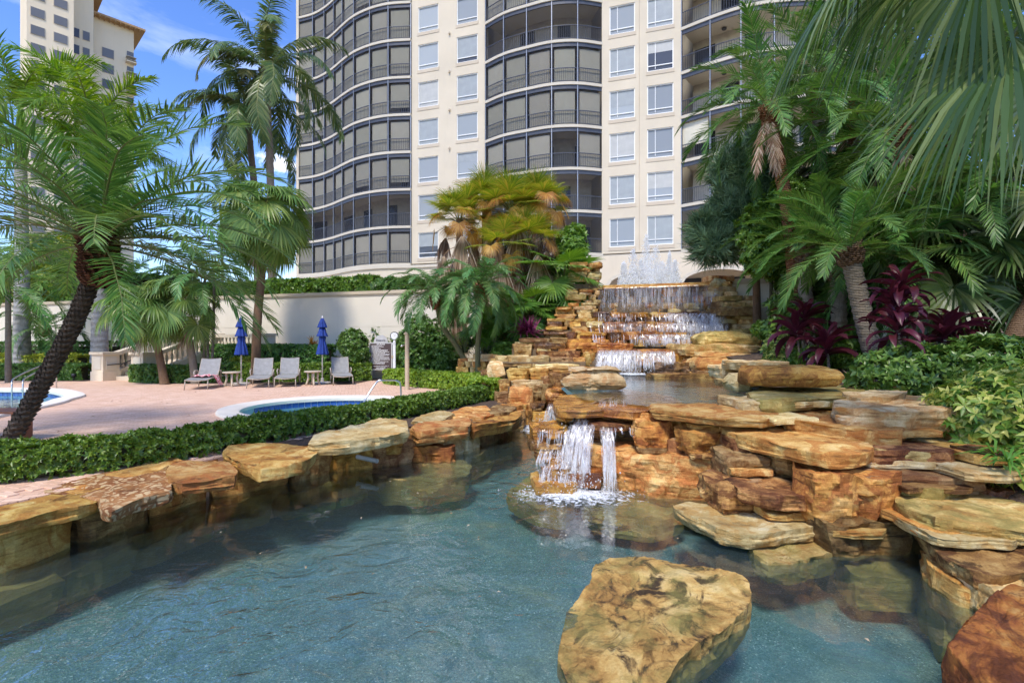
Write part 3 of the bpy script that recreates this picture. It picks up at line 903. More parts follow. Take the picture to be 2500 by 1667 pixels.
def flat_wall(u0, u1, wins):
    b = MB()
    def blk(a, c, z0, z1, off=0.0):
        q = [fac(a, off), fac(c, off), fac(c, -0.4), fac(a, -0.4)]
        b.prism([(p.x, p.y) for p in q], z0, z1)
    edges = [u0] + [e for w in wins for e in w] + [u1]
    for i in range(0, len(edges), 2):
        blk(edges[i], edges[i + 1], FLOOR_Z, TOPZ)
    for (a, c) in wins:
        z = FLOOR_Z
        for k in range(NFL):
            blk(a, c, z, FLOOR_Z + k * FLOOR_H + W_Z0)
            z = FLOOR_Z + k * FLOOR_H + W_Z1
        blk(a, c, z, TOPZ)
    return b
mid1 = flat_wall(fu(1003) - .05, fu(1186) + .05, [cw['A'], cw['B']])
mid1.build('wall', M['facade'], MAIN)
flat_wall(fu(1471) - .05, fu(1662) + .05, [cw['C'], cw['D']]).build('wall', M['facade'], MAIN)
# a fine vertical joint between the window columns C and D
MB().bar(fac(fu(1561), .012, FLOOR_Z + .2), fac(fu(1561), .012, TOPZ), .04).build('joint_line', M['facade_trim'], MAIN)

def window_parts(w, h, style):
    f = MB(); t = 0.06
    f.box((0, 0, t / 2), (w, .1, t)); f.box((0, 0, h - t / 2), (w, .1, t))
    f.box((-w / 2 + t / 2, 0, h / 2), (t, .1, h - 2 * t)); f.box((w / 2 - t / 2, 0, h / 2), (t, .1, h - 2 * t))
    f.box((0, 0, h * .19), (w - 2 * t, .08, .055))
    if style:
        f.box((-w * .19, 0, h * .595), (.035, .07, h * .81 - 2 * t))
        f.box((-w * .19, 0, h * .12), (.035, .07, h * .08))
    p = MB().box((0, .03, h / 2), (w - 2 * t, .012, h - 2 * t))
    s = MB().box((0, -.05, -.14), (w + .16, .16, .26))
    res = []
    for nm, bb, mt in (('frame', f, M['white_frame']), ('pane', p, M['pane']), ('sill', s, M['facade_trim'])):
        me = bpy.data.meshes.new('window_' + nm)
        me.from_pydata(bb.v, [], bb.f); me.materials.append(mt)
        res.append((nm, me))
    return res
def dup_win(parent, loc, rz, parts):
    (n0, m0) = parts[0]
    w = bpy.data.objects.new('window', m0)
    link(w, parent)
    w.location = Vector(loc) - parent.location
    w.rotation_euler = (0, 0, rz)
    for nm, me in parts[1:]:
        o = bpy.data.objects.new(nm, me)
        link(o, w)
    return w
for key in 'ABCD':
    a, c = cw[key]
    parts = window_parts(c - a, W_Z1 - W_Z0, key in 'CD')
    for k in range(NFL):
        wdw = dup_win(MAIN, fac((a + c) / 2, -.10, FLOOR_Z + k * FLOOR_H + W_Z0), ANG_B, parts)
        hsh = random.Random(k * 7 + ord(key)).choice([0, 0, .35, .55, .8, .8, 1.0])
        if hsh:
            w_, h_ = (c - a) - .13, (W_Z1 - W_Z0) - .13
            so = MB().box((0, .018, .065 + h_ * (1 - hsh / 2)), (w_, .004, h_ * hsh)).build('shade', M['shade_a' if (k + ord(key)) % 3 else 'shade_b'], wdw, world=False)
# small down-lights between the window columns
for k in range(1, NFL):
    q = fac(fu(1098), .09, FLOOR_Z + k * FLOOR_H - .12)
    MB().lathe([(.05, -.1), (.08, -.08), (.08, .06), (.03, .1)], q, 8).build('wall_lamp', M['facade_trim'], MAIN)

def bay(name, pts, closed_floors, screens=True, post_mat='alu', start=0, skip_blinds=(), inset=2.1):
    """curved balcony stack; pts are the mullion positions in plan, right to left or left to right"""
    n = len(pts)
    P = [Vector((x, y, 0)) for x, y in pts]
    sm = catmull(P, 4)
    def norms(pl):
        r = []
        for i in range(len(pl)):
            d = (pl[min(i + 1, len(pl) - 1)] - pl[max(i - 1, 0)]).normalized()
            q = Vector((-d.y, d.x, 0))
            if q.y > 0: q = -q
            r.append(q)
        return r
    ns = norms(sm)
    nP = norms(P)
    inn = [p - q * inset for p, q in zip(sm, ns)]
    rr = random.Random(len(pts) * 13 + 5)
    for k in range(start, NFL + 1):
        z = FLOOR_Z + k * FLOOR_H
        o_ = [p + q * .10 for p, q in zip(sm, ns)]
        MB().prism([(p.x, p.y) for p in o_] + [(p.x, p.y) for p in inn[::-1]], z - .13, z + .07).build('balcony_slab', M['facade_band'], MAIN)
        if k == NFL: break
        zt = z + FLOOR_H - .13
        zb = z + .07
        # room wall behind and its dark glass doors
        bw_ = MB()
        i2 = [p - q * (inset - .05) for p, q in zip(sm, ns)]
        m = len(i2)
        bw_.add([(p.x, p.y, h) for h in (zb, zt) for p in i2], [(i, i + 1, m + i + 1, m + i) for i in range(m - 1)])
        bw_.build('room_wall', M['interior'], MAIN)
        for i in range(n - 1):
            if (i + k) % 2 == 0 or n < 6:
                a = P[i] - nP[i] * (inset - .12); c = P[i + 1] - nP[i + 1] * (inset - .12)
                a2 = a.lerp(c, .12); c2 = a.lerp(c, .88)
                MB().bar(a2 + Vector((0, 0, zb + 1.15)), c2 + Vector((0, 0, zb + 1.15)), .03, 2.25).build('glass_door', M['darkroom'], MAIN)
        # mullions, each with its pale outer face
        for i in range(n):
            p = P[i]
            mu = MB().bar(p + Vector((0, 0, zb)), p + Vector((0, 0, zt)), .10, .10, up=nP[i]).build('mullion', M['alu'], MAIN)
            p = P[i] + nP[i] * .055
            MB().bar(p + Vector((0, 0, zb)), p + Vector((0, 0, zt)), .035, .012, up=nP[i]).build('mullion_face', M['alu_pale'], mu)
        hd = MB()
        for a, c, qa, qc in zip(sm[:-1], sm[1:], ns[:-1], ns[1:]):
            hd.bar(a - qa * .02 + Vector((0, 0, zt - .14)), c - qc * .02 + Vector((0, 0, zt - .14)), .08, .28)
        hd.build('head_rail', M['alu'], MAIN)
        # railing
        rl = MB()
        for a, c, qa, qc in zip(sm[:-1], sm[1:], ns[:-1], ns[1:]):
            a_, c_ = a + qa * .03, c + qc * .03
            rl.bar(a_ + Vector((0, 0, zb + 1.02)), c_ + Vector((0, 0, zb + 1.02)), .05, .05)
            rl.bar(a_ + Vector((0, 0, zb + .10)), c_ + Vector((0, 0, zb + .10)), .04, .04)
            m_ = max(3, int((c - a).length / .125))
            for t in range(m_):
                p = a_.lerp(c_, (t + .5) / m_)
                rl.bar(p + Vector((0, 0, zb + .1)), p + Vector((0, 0, zb + 1.02)), .022, .022)
        rl.build('railing', M['alu'], MAIN)
        # panels
        for i in range(n - 1):
            seg = sm[i * 4:i * 4 + 5]; sq = ns[i * 4:i * 4 + 5]
            if (name, k) not in skip_blinds and (name, k, i) not in skip_blinds and screens:
                bl = MB()
                drop = rr.choice([0.0, 0.0, 0.0, .25, .5]) if k % 3 else 0.0
                for a, c, qa, qc in zip(seg[:-1], seg[1:], sq[:-1], sq[1:]):
                    e = Vector((0, 0, 0))
                    w0 = .17 if a is seg[0] else 0; w1 = .17 if c is seg[-1] else 0
                    d = (c - a).normalized()
                    bl.bar(a - qa * .12 + d * w0 + Vector((0, 0, (zb + zt - .35 + drop) / 2)), c - qc * .12 - d * w1 + Vector((0, 0, (zb + zt - .35 + drop) / 2)), .02, zt - .45 - zb - drop)
                bl.build('blind', M['blind'], MAIN)
            if screens:
                s_ = MB()
                m = len(seg)
                s_.add([(p.x - q.x * .03, p.y - q.y * .03, h) for h in (zb, zt) for p, q in zip(seg, sq)], [(t, t + 1, m + t + 1, m + t) for t in range(m - 1)])
                s_.build('insect_screen', M['screen'], MAIN)
def xy(px, Y): return ((px - 1250) / F * Y, Y)
bay1 = [xy(1003, 41.8), xy(948, 42.0), xy(903, 42.6), xy(864, 43.6), xy(836, 44.9), xy(815, 46.1), xy(792, 47.2), xy(764, 48.1), xy(727, 48.7)]
bay('west', bay1, None, skip_blinds={('west', 1)})
bay2 = [xy(1186, 39.7), xy(1230, 38.46), xy(1286, 37.6), xy(1347, 36.9), xy(1410, 36.74), xy(1471, 37.14)]
bay('mid', bay2, None, skip_blinds={('mid', 0), ('mid', 1), ('mid', 5), ('mid', 2, 3)})
bay3 = [xy(1664, 35.4), xy(1734, 34.15), xy(1809, 33.1), xy(1890, 32.5), xy(1985, 32.3), xy(2090, 32.6), xy(2200, 33.4)]
bay('east', bay3, None, screens=False)
# ceiling lamps of the open balconies
for k in range(NFL):
    z = FLOOR_Z + (k + 1) * FLOOR_H - .2
    for px in (1768,):
        MB().lathe([(.10, -.10), (.16, -.06), (.17, 0), (.10, .05)], Vector(xy(px, 35.0) + (z,)), 10).build('ceiling_lamp', M['alu'], MAIN)
# one roller shutter half closed on an open balcony, as the photo shows
a, c = Vector(xy(1668, 35.45) + (0,)), Vector(xy(1731, 34.25) + (0,))
MB().bar(a + Vector((0, .12, FLOOR_Z + 2 * FLOOR_H + 1.9)), c + Vector((0, .12, FLOOR_Z + 2 * FLOOR_H + 1.9)), .03, 1.75).build('blind', M['blind'], MAIN)
# straight side of the west stack, with its rain pipe
s = MB(); e = Vector(xy(727, 48.7) + (0,))
s.prism([(e.x - .12, e.y - .1), (e.x + .12, e.y - .1), (e.x + 3, e.y + 9), (e.x + .5, e.y + 9)], 3.4, TOPZ)
s.build('wall', M['facade'], MAIN)
# main body behind (closes the tower)
MB().prism([tuple(fac(fu(1003), -2.5)[:2]), tuple(fac(fu(2200), -3.5)[:2]), tuple(fac(fu(2300), -20)[:2]), (-12, 68), (-19, 62), (-17.5, 52)], 3.42, TOPZ).build('wall', M['facade'], MAIN)
# base: plinth with the ledge and the arcade
def plinth(path, z0, z1, mat, off, name):
    o_ = [Vector(p) for p in path]
    b = MB()
    q = []
    for i, p in enumerate(o_):
        d = (o_[min(i + 1, len(o_) - 1)] - o_[max(i - 1, 0)]).normalized()
        nn = Vector((-d.y, d.x, 0))
        if nn.y > 0: nn = -nn
        q.append(p + nn * off)
    b.prism([(p.x, p.y) for p in q] + [(p.x, p.y + 2.4) for p in q[::-1]], z0, z1)
    return b.build(name, mat, MAIN)
path_w = catmull([Vector(p + (0,)) for p in bay1[::-1]], 3) + [fac(fu(1030)), fac(fu(1186))]
plinth(path_w, 3.42, 5.9, M['facade'], .12, 'wall')
plinth(path_w, 5.92, 7.5, M['facade'], .12, 'wall')
plinth(path_w, 7.5, 7.72, M['facade_band'], .24, 'ledge')
path_e = [fac(fu(1186))] + catmull([Vector(p + (0,)) for p in bay2], 3)[1:-1] + [fac(fu(1471)), fac(fu(1662))] + catmull([Vector(p + (0,)) for p in bay3], 3)[1:]
plinth(path_e, 7.42, 7.72, M['facade_band'], .24, 'ledge')
# arcade piers and arches, straight along the facade
def arcade():
    b = MB()
    z0, spring, crown, top = 3.42, 5.3, 6.25, 7.42
    cs = [1240, 1395, 1572, 1752, 1960]
    us = [fu(p) for p in cs]
    hw = 2.35
    ed = fu(1150)
    off = 1.6
    def q(u, o): return fac(u, o)
    for u in us:
        a, c = u - hw, u + hw
        # pier left of this arch
        P_ = [q(ed, off), q(a, off), q(a, off - .5), q(ed, off - .5)]
        b.prism([(p.x, p.y) for p in P_], z0, top)
        N_ = 14
        for i in range(N_):
            t0, t1 = i / N_, (i + 1) / N_
            def zz(t):
                x = (t - .5) * 2
                return spring + (crown - spring) * math.sqrt(max(0, 1 - x * x))
            u0_, u1_ = a + (c - a) * t0, a + (c - a) * t1
            vs = []
            for o in (off, off - .5):
                vs += [Vector((*q(u0_, o)[:2], zz(t0))), Vector((*q(u1_, o)[:2], zz(t1))), Vector((*q(u1_, o)[:2], top)), Vector((*q(u0_, o)[:2], top))]
            b.add(vs, [(0, 1, 2, 3), (7, 6, 5, 4), (0, 4, 5, 1)])
        ed = c
    P_ = [q(ed, off), q(fu(2300), off), q(fu(2300), off - .5), q(ed, off - .5)]
    b.prism([(p.x, p.y) for p in P_], z0, top)
    b.build('arcade_wall', M['facade'], MAIN)
    tr = MB()
    for u in us:
        pts = []
        for i in range(19):
            x = -1 + i / 9
            p = q(u + x * (hw + .05), off + .03)
            pts.append(Vector((p.x, p.y, spring + (crown - spring + .06) * math.sqrt(max(0, 1 - x * x)))))
        for a, c in zip(pts[:-1], pts[1:]):
            tr.bar(a, c, .10, .22)
        for sgn in (-1, 1):
            p = q(u + sgn * (hw + .3), off + .05)
            tr.box((p.x, p.y, spring), (.8, .2, .16), ANG_B)
    tr.build('arch_trim', M['facade_band'], MAIN)
    bk = MB()
    P_ = [q(fu(1150), -1.5), q(fu(2300), -1.5), q(fu(2300), -1.8), q(fu(1150), -1.8)]
    bk.prism([(p.x, p.y) for p in P_], z0, top)
    bk.build('wall', M['facade_trim'], MAIN)
    for px in (1690, 1400, 1560, 1800):
        p = q(fu(px), -1.46)
        MB().box((p.x, p.y, z0 + 1.3), (1.3, .08, 2.6), ANG_B).build('door', M['darkroom'], MAIN)
arcade()

# ---- far tower on the left
TW = thing('distant_apartment_tower', 'far warm cream tower with overhanging eaves above the palms at upper left', 'building', (-78, 105, 0))
DT = Vector((0.68, 0.733, 0)); NT = Vector((0.733, -0.68, 0))
ANG_T = math.atan2(DT.y, DT.x)
def tower_block(o, width, top, cols, wsize, eave=True, floors=16, z_top_win=None, deep=14):
    o = Vector((o[0], o[1], 0))
    q = [o, o + DT * width, o + DT * width - NT * deep, o - NT * deep]
    MB().prism([(p.x, p.y) for p in q], 0, top).build('wall', M['tower'], TW)
    w, h = wsize
    f = MB().box((0, .0, h / 2), (w + .16, .10, h + .16))
    p_ = MB().box((0, -.07, h / 2), (w, .06, h))
    ms = []
    for nm, bb, mt in (('window', f, M['facade_trim']), ('pane', p_, M['pane_far'])):
        me = bpy.data.meshes.new(nm); me.from_pydata(bb.v, [], bb.f); me.materials.append(mt); ms.append(me)
    for cx in cols:
        for k in range(floors):
            z = (z_top_win or top - 4.5) - k * 3.1 - h
            base = o + DT * cx + NT * 0.02
            wo_ = bpy.data.objects.new('window', ms[0]); link(wo_, TW)
            wo_.location = Vector((base.x, base.y, z)) - TW.location
            wo_.rotation_euler = (0, 0, ANG_T)
            po = bpy.data.objects.new('pane', ms[1]); link(po, wo_)
    if eave:
        q = [o - DT * .4 + NT * 1.5, o + DT * (width + 1.7) + NT * 1.5, o + DT * (width + 1.7) - NT * deep, o - DT * .4 - NT * deep]
        MB().prism([(p.x, p.y) for p in q], top, top + .35).build('eave', M['soffit'], TW)
        cx_ = sum((p for p in q), Vector()) / 4
        rf = MB(); rf.add([(p.x, p.y, top + .36) for p in q] + [(cx_.x, cx_.y, top + 3.2)], [(0, 1, 4), (1, 2, 4), (2, 3, 4), (3, 0, 4)])
        rf.build('roof', M['rooftile'], TW)
        bk = MB()
        for i in range(int(width / .8) + 2):
            p = o + DT * (i * .8) + NT * .75
            bk.box((p.x, p.y, top - .12), (.2, 1.3, .25), ANG_T)
        bk.build('bracket', M['soffit'], TW)
def tpos(px, Y): return ((px - 1250) / F * Y, Y)
tower_block(tpos(65, 88), 6.2, 74, [1.4, 4.4], (1.75, 1.5), eave=True, floors=18, z_top_win=65.5)
tower_block(tpos(168, 95), 3.6, 68.5, [1.0, 2.5], (.95, 1.6), eave=True, floors=18, z_top_win=60.0)
tower_block(tpos(229, 100), 6.4, 65.0, [2.2], (1.8, 1.7), eave=True, floors=18, z_top_win=59.5)
# open corner balconies on the right-hand edge of the tower
oc = Vector(tpos(229, 100) + (0,)) + DT * 5.1
for k in range(8):
    z = 60.4 - k * 3.1
    p = oc + DT * .75 + NT * .62
    MB().box((p.x, p.y, z - 2.4), (1.7, 1.3, .22), ANG_T).build('balcony_slab', M['tower'], TW)
    MB().box((p.x, p.y, z - 2.0), (1.6, 1.2, .06), ANG_T).box((p.x, p.y, z - 1.4), (1.6, 1.2, .08), ANG_T).build('balcony_rail', M['facade_band'], TW)
    p2 = oc + DT * .7 + NT * .03
    MB().box((p2.x, p2.y, z - 1.1), (1.1, .1, 2.2), ANG_T).build('balcony_door', M['pane_far'], TW)
# ================================================================ stones
def resample(poly, K):
    P = [Vector((p[0], p[1])) for p in poly]
    n = len(P)
    seg = [(P[(i + 1) % n] - P[i]).length for i in range(n)]
    tot = sum(seg)
    outp = []
    i, acc = 0, 0.0
    for k in range(K):
        s = tot * k / K
        while acc + seg[i] < s and i < n - 1:
            acc += seg[i]; i += 1
        outp.append(P[i].lerp(P[(i + 1) % n], min(1, (s - acc) / max(seg[i], 1e-6))))
    return outp

def rock_mesh(poly, zt, zb, seed, mat, K=40, side=7, rough=1.0, tilt=(0, 0), under=0.15, chip=1.0, round_=0.0, topamp=1.0):
    """poly: plan outline about the local origin, zt/zb top and bottom heights; a bedded block, then broken by random planes"""
    rr = random.Random(seed)
    if area(poly) < 0: poly = poly[::-1]
    O = np.array([tuple(p) for p in resample(poly, K)])
    rad = np.linalg.norm(O, axis=1)
    dirs = O / rad[:, None]
    T_ = zt - zb
    size = rad.max(); small = rad.min()
    amp = rough * min(0.05, 0.11 * T_ + 0.012 * size, 0.22 * small)
    sd = Vector((rr.uniform(-50, 50), rr.uniform(-50, 50), rr.uniform(-50, 50)))
    if not round_:
        rg_ = np.array([noise.noise(Vector((x * 7, y * 7, 0)) + sd) + .6 * noise.noise(Vector((x * 17, y * 17, 3)) + sd) for x, y in O])
        O = O + dirs * (rg_ * amp * .55)[:, None]
        rad = np.linalg.norm(O, axis=1)
    f1 = 1.5 / max(0.25, min(size, 1.0)); f2 = f1 * 3.7; f3 = f2 * 3.1
    fr = [0.1, 0.2, 0.3, 0.4, 0.5, 0.6, 0.69, 0.77, 0.84, 0.9, 0.955, 1.0] if K >= 56 else [0.22, 0.45, 0.66, 0.84, 0.95, 1.0]
    if K < 30: fr = [0.55, 0.9, 1.0]
    vs = [(0.0, 0.0, zt)]
    for f in fr:
        vs += [(x * f, y * f, zt) for x, y in O]
    ntop = len(vs)
    # bedding: a few layers that jut or recede, each with its own front line
    lay = sorted([rr.uniform(.12, .9) for _ in range(rr.choice([1, 2, 2, 3]))])
    layoff = [rr.uniform(-1.0, .9) for _ in range(len(lay) + 1)]
    layph = [rr.uniform(0, 6.28) for _ in range(len(lay) + 1)]
    for j in range(1, side + 1):
        t = j / side
        li = sum(1 for l in lay if t > l)
        for k in range(K):
            ang = math.atan2(O[k][1], O[k][0])
            g = max(0.0, math.sin(ang * 1.5 + layph[li]) + .35)
            off = amp * layoff[li] * min(1.0, g) * 1.1 - under * T_ * t * t
            if not round_:
                off += amp * .85 * round(2.6 * noise.noise((O[k][0] * 3.4 / max(.3, size), O[k][1] * 3.4 / max(.3, size), li * 3.7 + seed))) / 2.0
            x, y = O[k] + dirs[k] * off
            vs.append((x, y, zt + (zb - zt) * t))
    vs.append((0.0, 0.0, zb))
    V = np.array(vs)
    nv = len(V)
    # lumpy relief
    D = np.zeros((nv, 3))
    for i in range(nv):
        p = Vector(V[i])
        n1 = noise.noise(p * f1 + sd); n2 = noise.noise(p * f2 + sd); n3 = noise.noise(p * f3 + sd)
        if i < ntop:
            r_ = math.hypot(p.x, p.y)
            q = noise.noise(Vector((p.x * f1 * 1.4, p.y * f1 * 1.4, 9)) + sd)
            D[i, 2] = amp * topamp * (0.9 * n1 + 0.4 * n2 + 0.16 * n3 + 0.5 * min(1, max(0, (q - .02) * 9)) + .3 * min(1, max(0, (q + .22) * 9)))
        else:
            d = dirs[(i - ntop) % K] if i < nv - 1 else np.zeros(2)
            D[i, :2] = d * amp * (0.6 * n1 + 0.7 * n2 + 0.5 * n3)
            D[i, 2] = amp * .3 * n2
    V += D
    if round_:
        u = (V - np.array([0, 0, (zt + zb) / 2])) / np.array([1, 1, T_ / 2])
        rr_ = np.clip(np.linalg.norm(V[:, :2], axis=1) / np.maximum(1e-4, np.interp(np.arctan2(V[:, 1], V[:, 0]) % (2 * math.pi), np.sort(np.arctan2(O[:, 1], O[:, 0]) % (2 * math.pi)), rad[np.argsort(np.arctan2(O[:, 1], O[:, 0]) % (2 * math.pi))], period=2 * math.pi)), 0, 1.2)
        V[:, 2] -= np.where(V[:, 2] > 0 * zt + (zt + zb) / 2, round_ * T_ * 1.6 * rr_ ** 4, 0)
        k_ = 1 - round_ * .9 * np.abs(u[:, 2]) ** 3 * (rr_ > .8)
        V[:, 0] *= k_; V[:, 1] *= k_
    # fracture planes
    cen = np.array([0, 0, (zt + zb) / 2])
    for c in range(int(9 + K / 9)):
        a = rr.uniform(0, 2 * math.pi)
        typ = rr.random()
        if typ < .22: el = rr.uniform(.35, 1.0)          # bevelled upper edge
        elif typ < .82: el = rr.uniform(-.35, .3)        # side face
        else: el = rr.uniform(-1.0, -.4)
        n_ = np.array([math.cos(a) * math.cos(el), math.sin(a) * math.cos(el), math.sin(el)])
        pr = (V - cen) @ n_
        mx = pr.max()
        cut = (rr.uniform(.15, 1.0) * (amp * 2.1 if abs(el) < .35 else amp * .75)) * chip
        d = mx - cut
        ov = pr - d
        m = ov > 0
        V[m] -= n_[None, :] * ov[m][:, None] * rr.uniform(.86, 1.0)
    # grain of the broken faces
    for i in range(nv):
        p = Vector(V[i])
        e = amp * (.22 if not round_ else .1) * noise.noise(p * f3 * 1.7 + sd)
        V[i, 2] += e
        if i >= ntop and i < nv - 1: V[i, :2] += dirs[(i - ntop) % K] * e * 1.4
    V[:, 2] += V[:, 0] * tilt[0] + V[:, 1] * tilt[1]
    fs_ = [(0, 1 + k, 1 + (k + 1) % K) for k in range(K)]
    rings = len(fr) + side
    for r_ in range(rings - 1):
        a_, b_ = 1 + r_ * K, 1 + (r_ + 1) * K
        fs_ += [(a_ + k, b_ + k, b_ + (k + 1) % K, a_ + (k + 1) % K) for k in range(K)]
    l0 = 1 + (rings - 1) * K
    fs_ += [(nv - 1, l0 + (k + 1) % K, l0 + k) for k in range(K)]
    me = bpy.data.meshes.new('stone')
    me.from_pydata([tuple(v) for v in V], [], fs_)
    finish_mesh(me, ROCK[mat] if isinstance(mat, str) else mat, True, 13)
    return me

SEED = [100]
def put_stone(me, c, parent, name='stone', rz=0.0):
    o = bpy.data.objects.new(name, me)
    link(o, parent)
    p = Vector(c)
    if parent is not None: p = p - parent.location
    o.location = p
    o.rotation_euler = (0, 0, rz)
    return o

def block_poly(a, b, rr, rag=0.16):
    """jittered rectangle a x b (half sizes) with broken corners"""
    P = []
    cc = rr.uniform(.06, .25)
    base = [(-1, -1 + cc), (-1 + cc * .8, -1), (-.35, -1), (.3, -1), (1 - cc * .6, -1), (1, -1 + cc), (1, 0), (1, 1 - cc), (1 - cc, 1), (0, 1), (-1 + cc, 1), (-1, 1 - cc), (-1, 0)]
    for x, y in base:
        P.append(((x + rr.uniform(-rag, rag * .3) * (1 if abs(x) > .9 else .6) * (1 if x > 0 else -1)) * a,
                  (y + rr.uniform(-rag, rag * .3) * (1 if y > 0 else -1)) * b))
    return P

def fs(px0, px1, yt, yb, Y, D, mat, parent, K=36, side=7, name='stone', rz=0.0, tilt=(0, 0), rag=0.16, under=.15, rough=1.0, round_=0.0, **kw):
    """stone given by its front face in the photo, its distance Y and its depth D"""
    SEED[0] += 1
    rr = random.Random(SEED[0])
    A, B = at(px0, yt, Y), at(px1, yb, Y)
    a, T_ = (B.x - A.x) / 2, A.z - B.z
    me = rock_mesh(block_poly(a, D / 2, rr, rag), T_ / 2, -T_ / 2, SEED[0], mat, K, side, rough, tilt, under, round_=round_, **kw)
    c = Vector(((A.x + B.x) / 2, Y + D / 2, (A.z + B.z) / 2))
    return put_stone(me, c, parent, name, rz)

def ts(outline, ztop, T_, mat, parent, K=64, side=9, name='slab', under=.2, rough=1.0, tilt=(0, 0), **kw):
    """slab given by the outline of its top face in the photo on the level ztop"""
    SEED[0] += 1
    P = [gp(a, b, ztop) for a, b in outline]
    c = Vector((sum(p.x for p in P) / len(P), sum(p.y for p in P) / len(P), ztop))
    me = rock_mesh([(p.x - c.x, p.y - c.y) for p in P], 0.0, -T_, SEED[0], mat, K, side, rough, tilt, under, **kw)
    return put_stone(me, c, parent, name)

def fill(px0, px1, y0, y1, Y0, Y1, D, mats, parent, h=(9, 20), w=(30, 80), K=22, side=5, jit=0.12, gap=0.06, seed=1, under=.12):
    """random courses of stones over a rectangle of the front view, Y0..Y1 = distance at its two ends"""
    rr = random.Random(seed)
    y = y1
    while y > y0 + 3:
        hh = min(rr.uniform(*h), y - y0)
        if y - hh - y0 < h[0] * .5: hh = y - y0
        x = px0 - rr.uniform(0, w[0] * .5)
        while x < px1 - 5:
            ww = rr.uniform(*w)
            if x + ww > px1 - w[0] * .4: ww = px1 - x + rr.uniform(-4, 6)
            Y = Y0 + (Y1 - Y0) * ((x + ww / 2 - px0) / max(1, px1 - px0)) + rr.uniform(-jit, jit)
            split = rr.random() < .22 and hh > h[0] * 1.3
            m_ = rr.choice(mats)
            if split:
                f = rr.uniform(.35, .65)
                fs(x, x + ww, y - hh, y - hh * f, Y, D, m_, parent, K, side, under=under)
                fs(x + rr.uniform(0, 6), x + ww - rr.uniform(0, 8), y - hh * f + .5, y, Y + rr.uniform(-.03, .08), D, rr.choice(mats), parent, K, side, under=under)
            else:
                fs(x, x + ww + 1, y - hh + rr.uniform(-1, 1.5), y, Y, D, m_, parent, K, side, under=under)
            x += ww
        y -= hh

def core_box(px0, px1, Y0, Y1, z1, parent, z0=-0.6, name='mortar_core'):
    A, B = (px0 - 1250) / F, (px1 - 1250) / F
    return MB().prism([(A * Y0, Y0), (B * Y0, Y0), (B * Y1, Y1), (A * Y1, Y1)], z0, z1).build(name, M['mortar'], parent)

# ---- upper cascade
FALLS = thing('rock_waterfall', 'tall stacked sandstone waterfall with side piers below the fountain', 'waterfall', (4.9, 16.8, 0.7))
lipm = MB()
q = [wl(2.75, .32), wl(7.65, .32), wl(7.65, -.2), wl(2.75, -.2)]
lipm.prism([(p.x, p.y) for p in q], 3.40, 3.52)
lipm.build('spill_lip', ROCK['gold'], FALLS)
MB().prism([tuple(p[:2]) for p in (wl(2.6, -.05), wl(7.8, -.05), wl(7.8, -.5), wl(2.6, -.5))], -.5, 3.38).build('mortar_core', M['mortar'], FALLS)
fill(1462, 1748, 705, 768, 18.55, 17.35, .5, ['gold', 'wet', 'gold', 'cream'], FALLS, h=(13, 17), w=(26, 50), seed=3, jit=.04)
# left pier
fill(1395, 1466, 640, 706, 18.1, 18.1, 1.0, ['cream', 'gold', 'cream', 'brown'], FALLS, h=(8, 14), w=(28, 60), seed=4)
fill(1386, 1464, 704, 778, 17.7, 17.7, 1.1, ['cream', 'gold', 'cream', 'moss'], FALLS, h=(8, 14), w=(28, 62), seed=5)
fill(1372, 1450, 748, 780, 17.35, 17.35, 1.0, ['cream', 'gold'], FALLS, h=(9, 14), w=(40, 70), seed=6)
core_box(1400, 1460, 18.0, 19.3, 3.55, FALLS)
# right pier
fill(1738, 1800, 672, 770, 17.1, 16.9, 1.0, ['cream', 'gold', 'orange', 'cream'], FALLS, h=(10, 19), w=(34, 66), seed=7)
fill(1762, 1852, 722, 816, 16.4, 16.2, 1.1, ['cream', 'gold', 'brown', 'moss'], FALLS, h=(11, 20), w=(40, 92), seed=8)
core_box(1745, 1840, 17.2, 18.6, 3.3, FALLS)
fs(1738, 1785, 676, 702, 16.9, .8, 'cream', FALLS, round_=.2)
fs(1770, 1830, 738, 752, 16.1, .9, 'moss', FALLS)
fs(1755, 1862, 750, 770, 15.9, 1.0, 'brown', FALLS)
# second tier: three set-back steps the water tumbles down
core_box(1400, 1800, 17.5, 18.4, 2.35, FALLS)
core_box(1360, 1800, 16.9, 17.6, 1.9, FALLS)
core_box(1300, 1800, 16.3, 17.0, 1.35, FALLS)
fill(1452, 1772, 762, 787, 17.15, 16.75, .7, ['wetdark', 'wet', 'wetdark', 'gold'], FALLS, h=(10, 16), w=(24, 60), seed=9, jit=.15)
fill(1400, 1778, 786, 814, 16.75, 16.35, .75, ['wetdark', 'wet', 'gold', 'wetdark', 'cream'], FALLS, h=(11, 18), w=(26, 64), seed=10, jit=.18)
fill(1385, 1745, 812, 846, 16.25, 15.9, .8, ['wet', 'orange', 'wetdark', 'wet'], FALLS, h=(12, 20), w=(30, 75), seed=11, jit=.15)
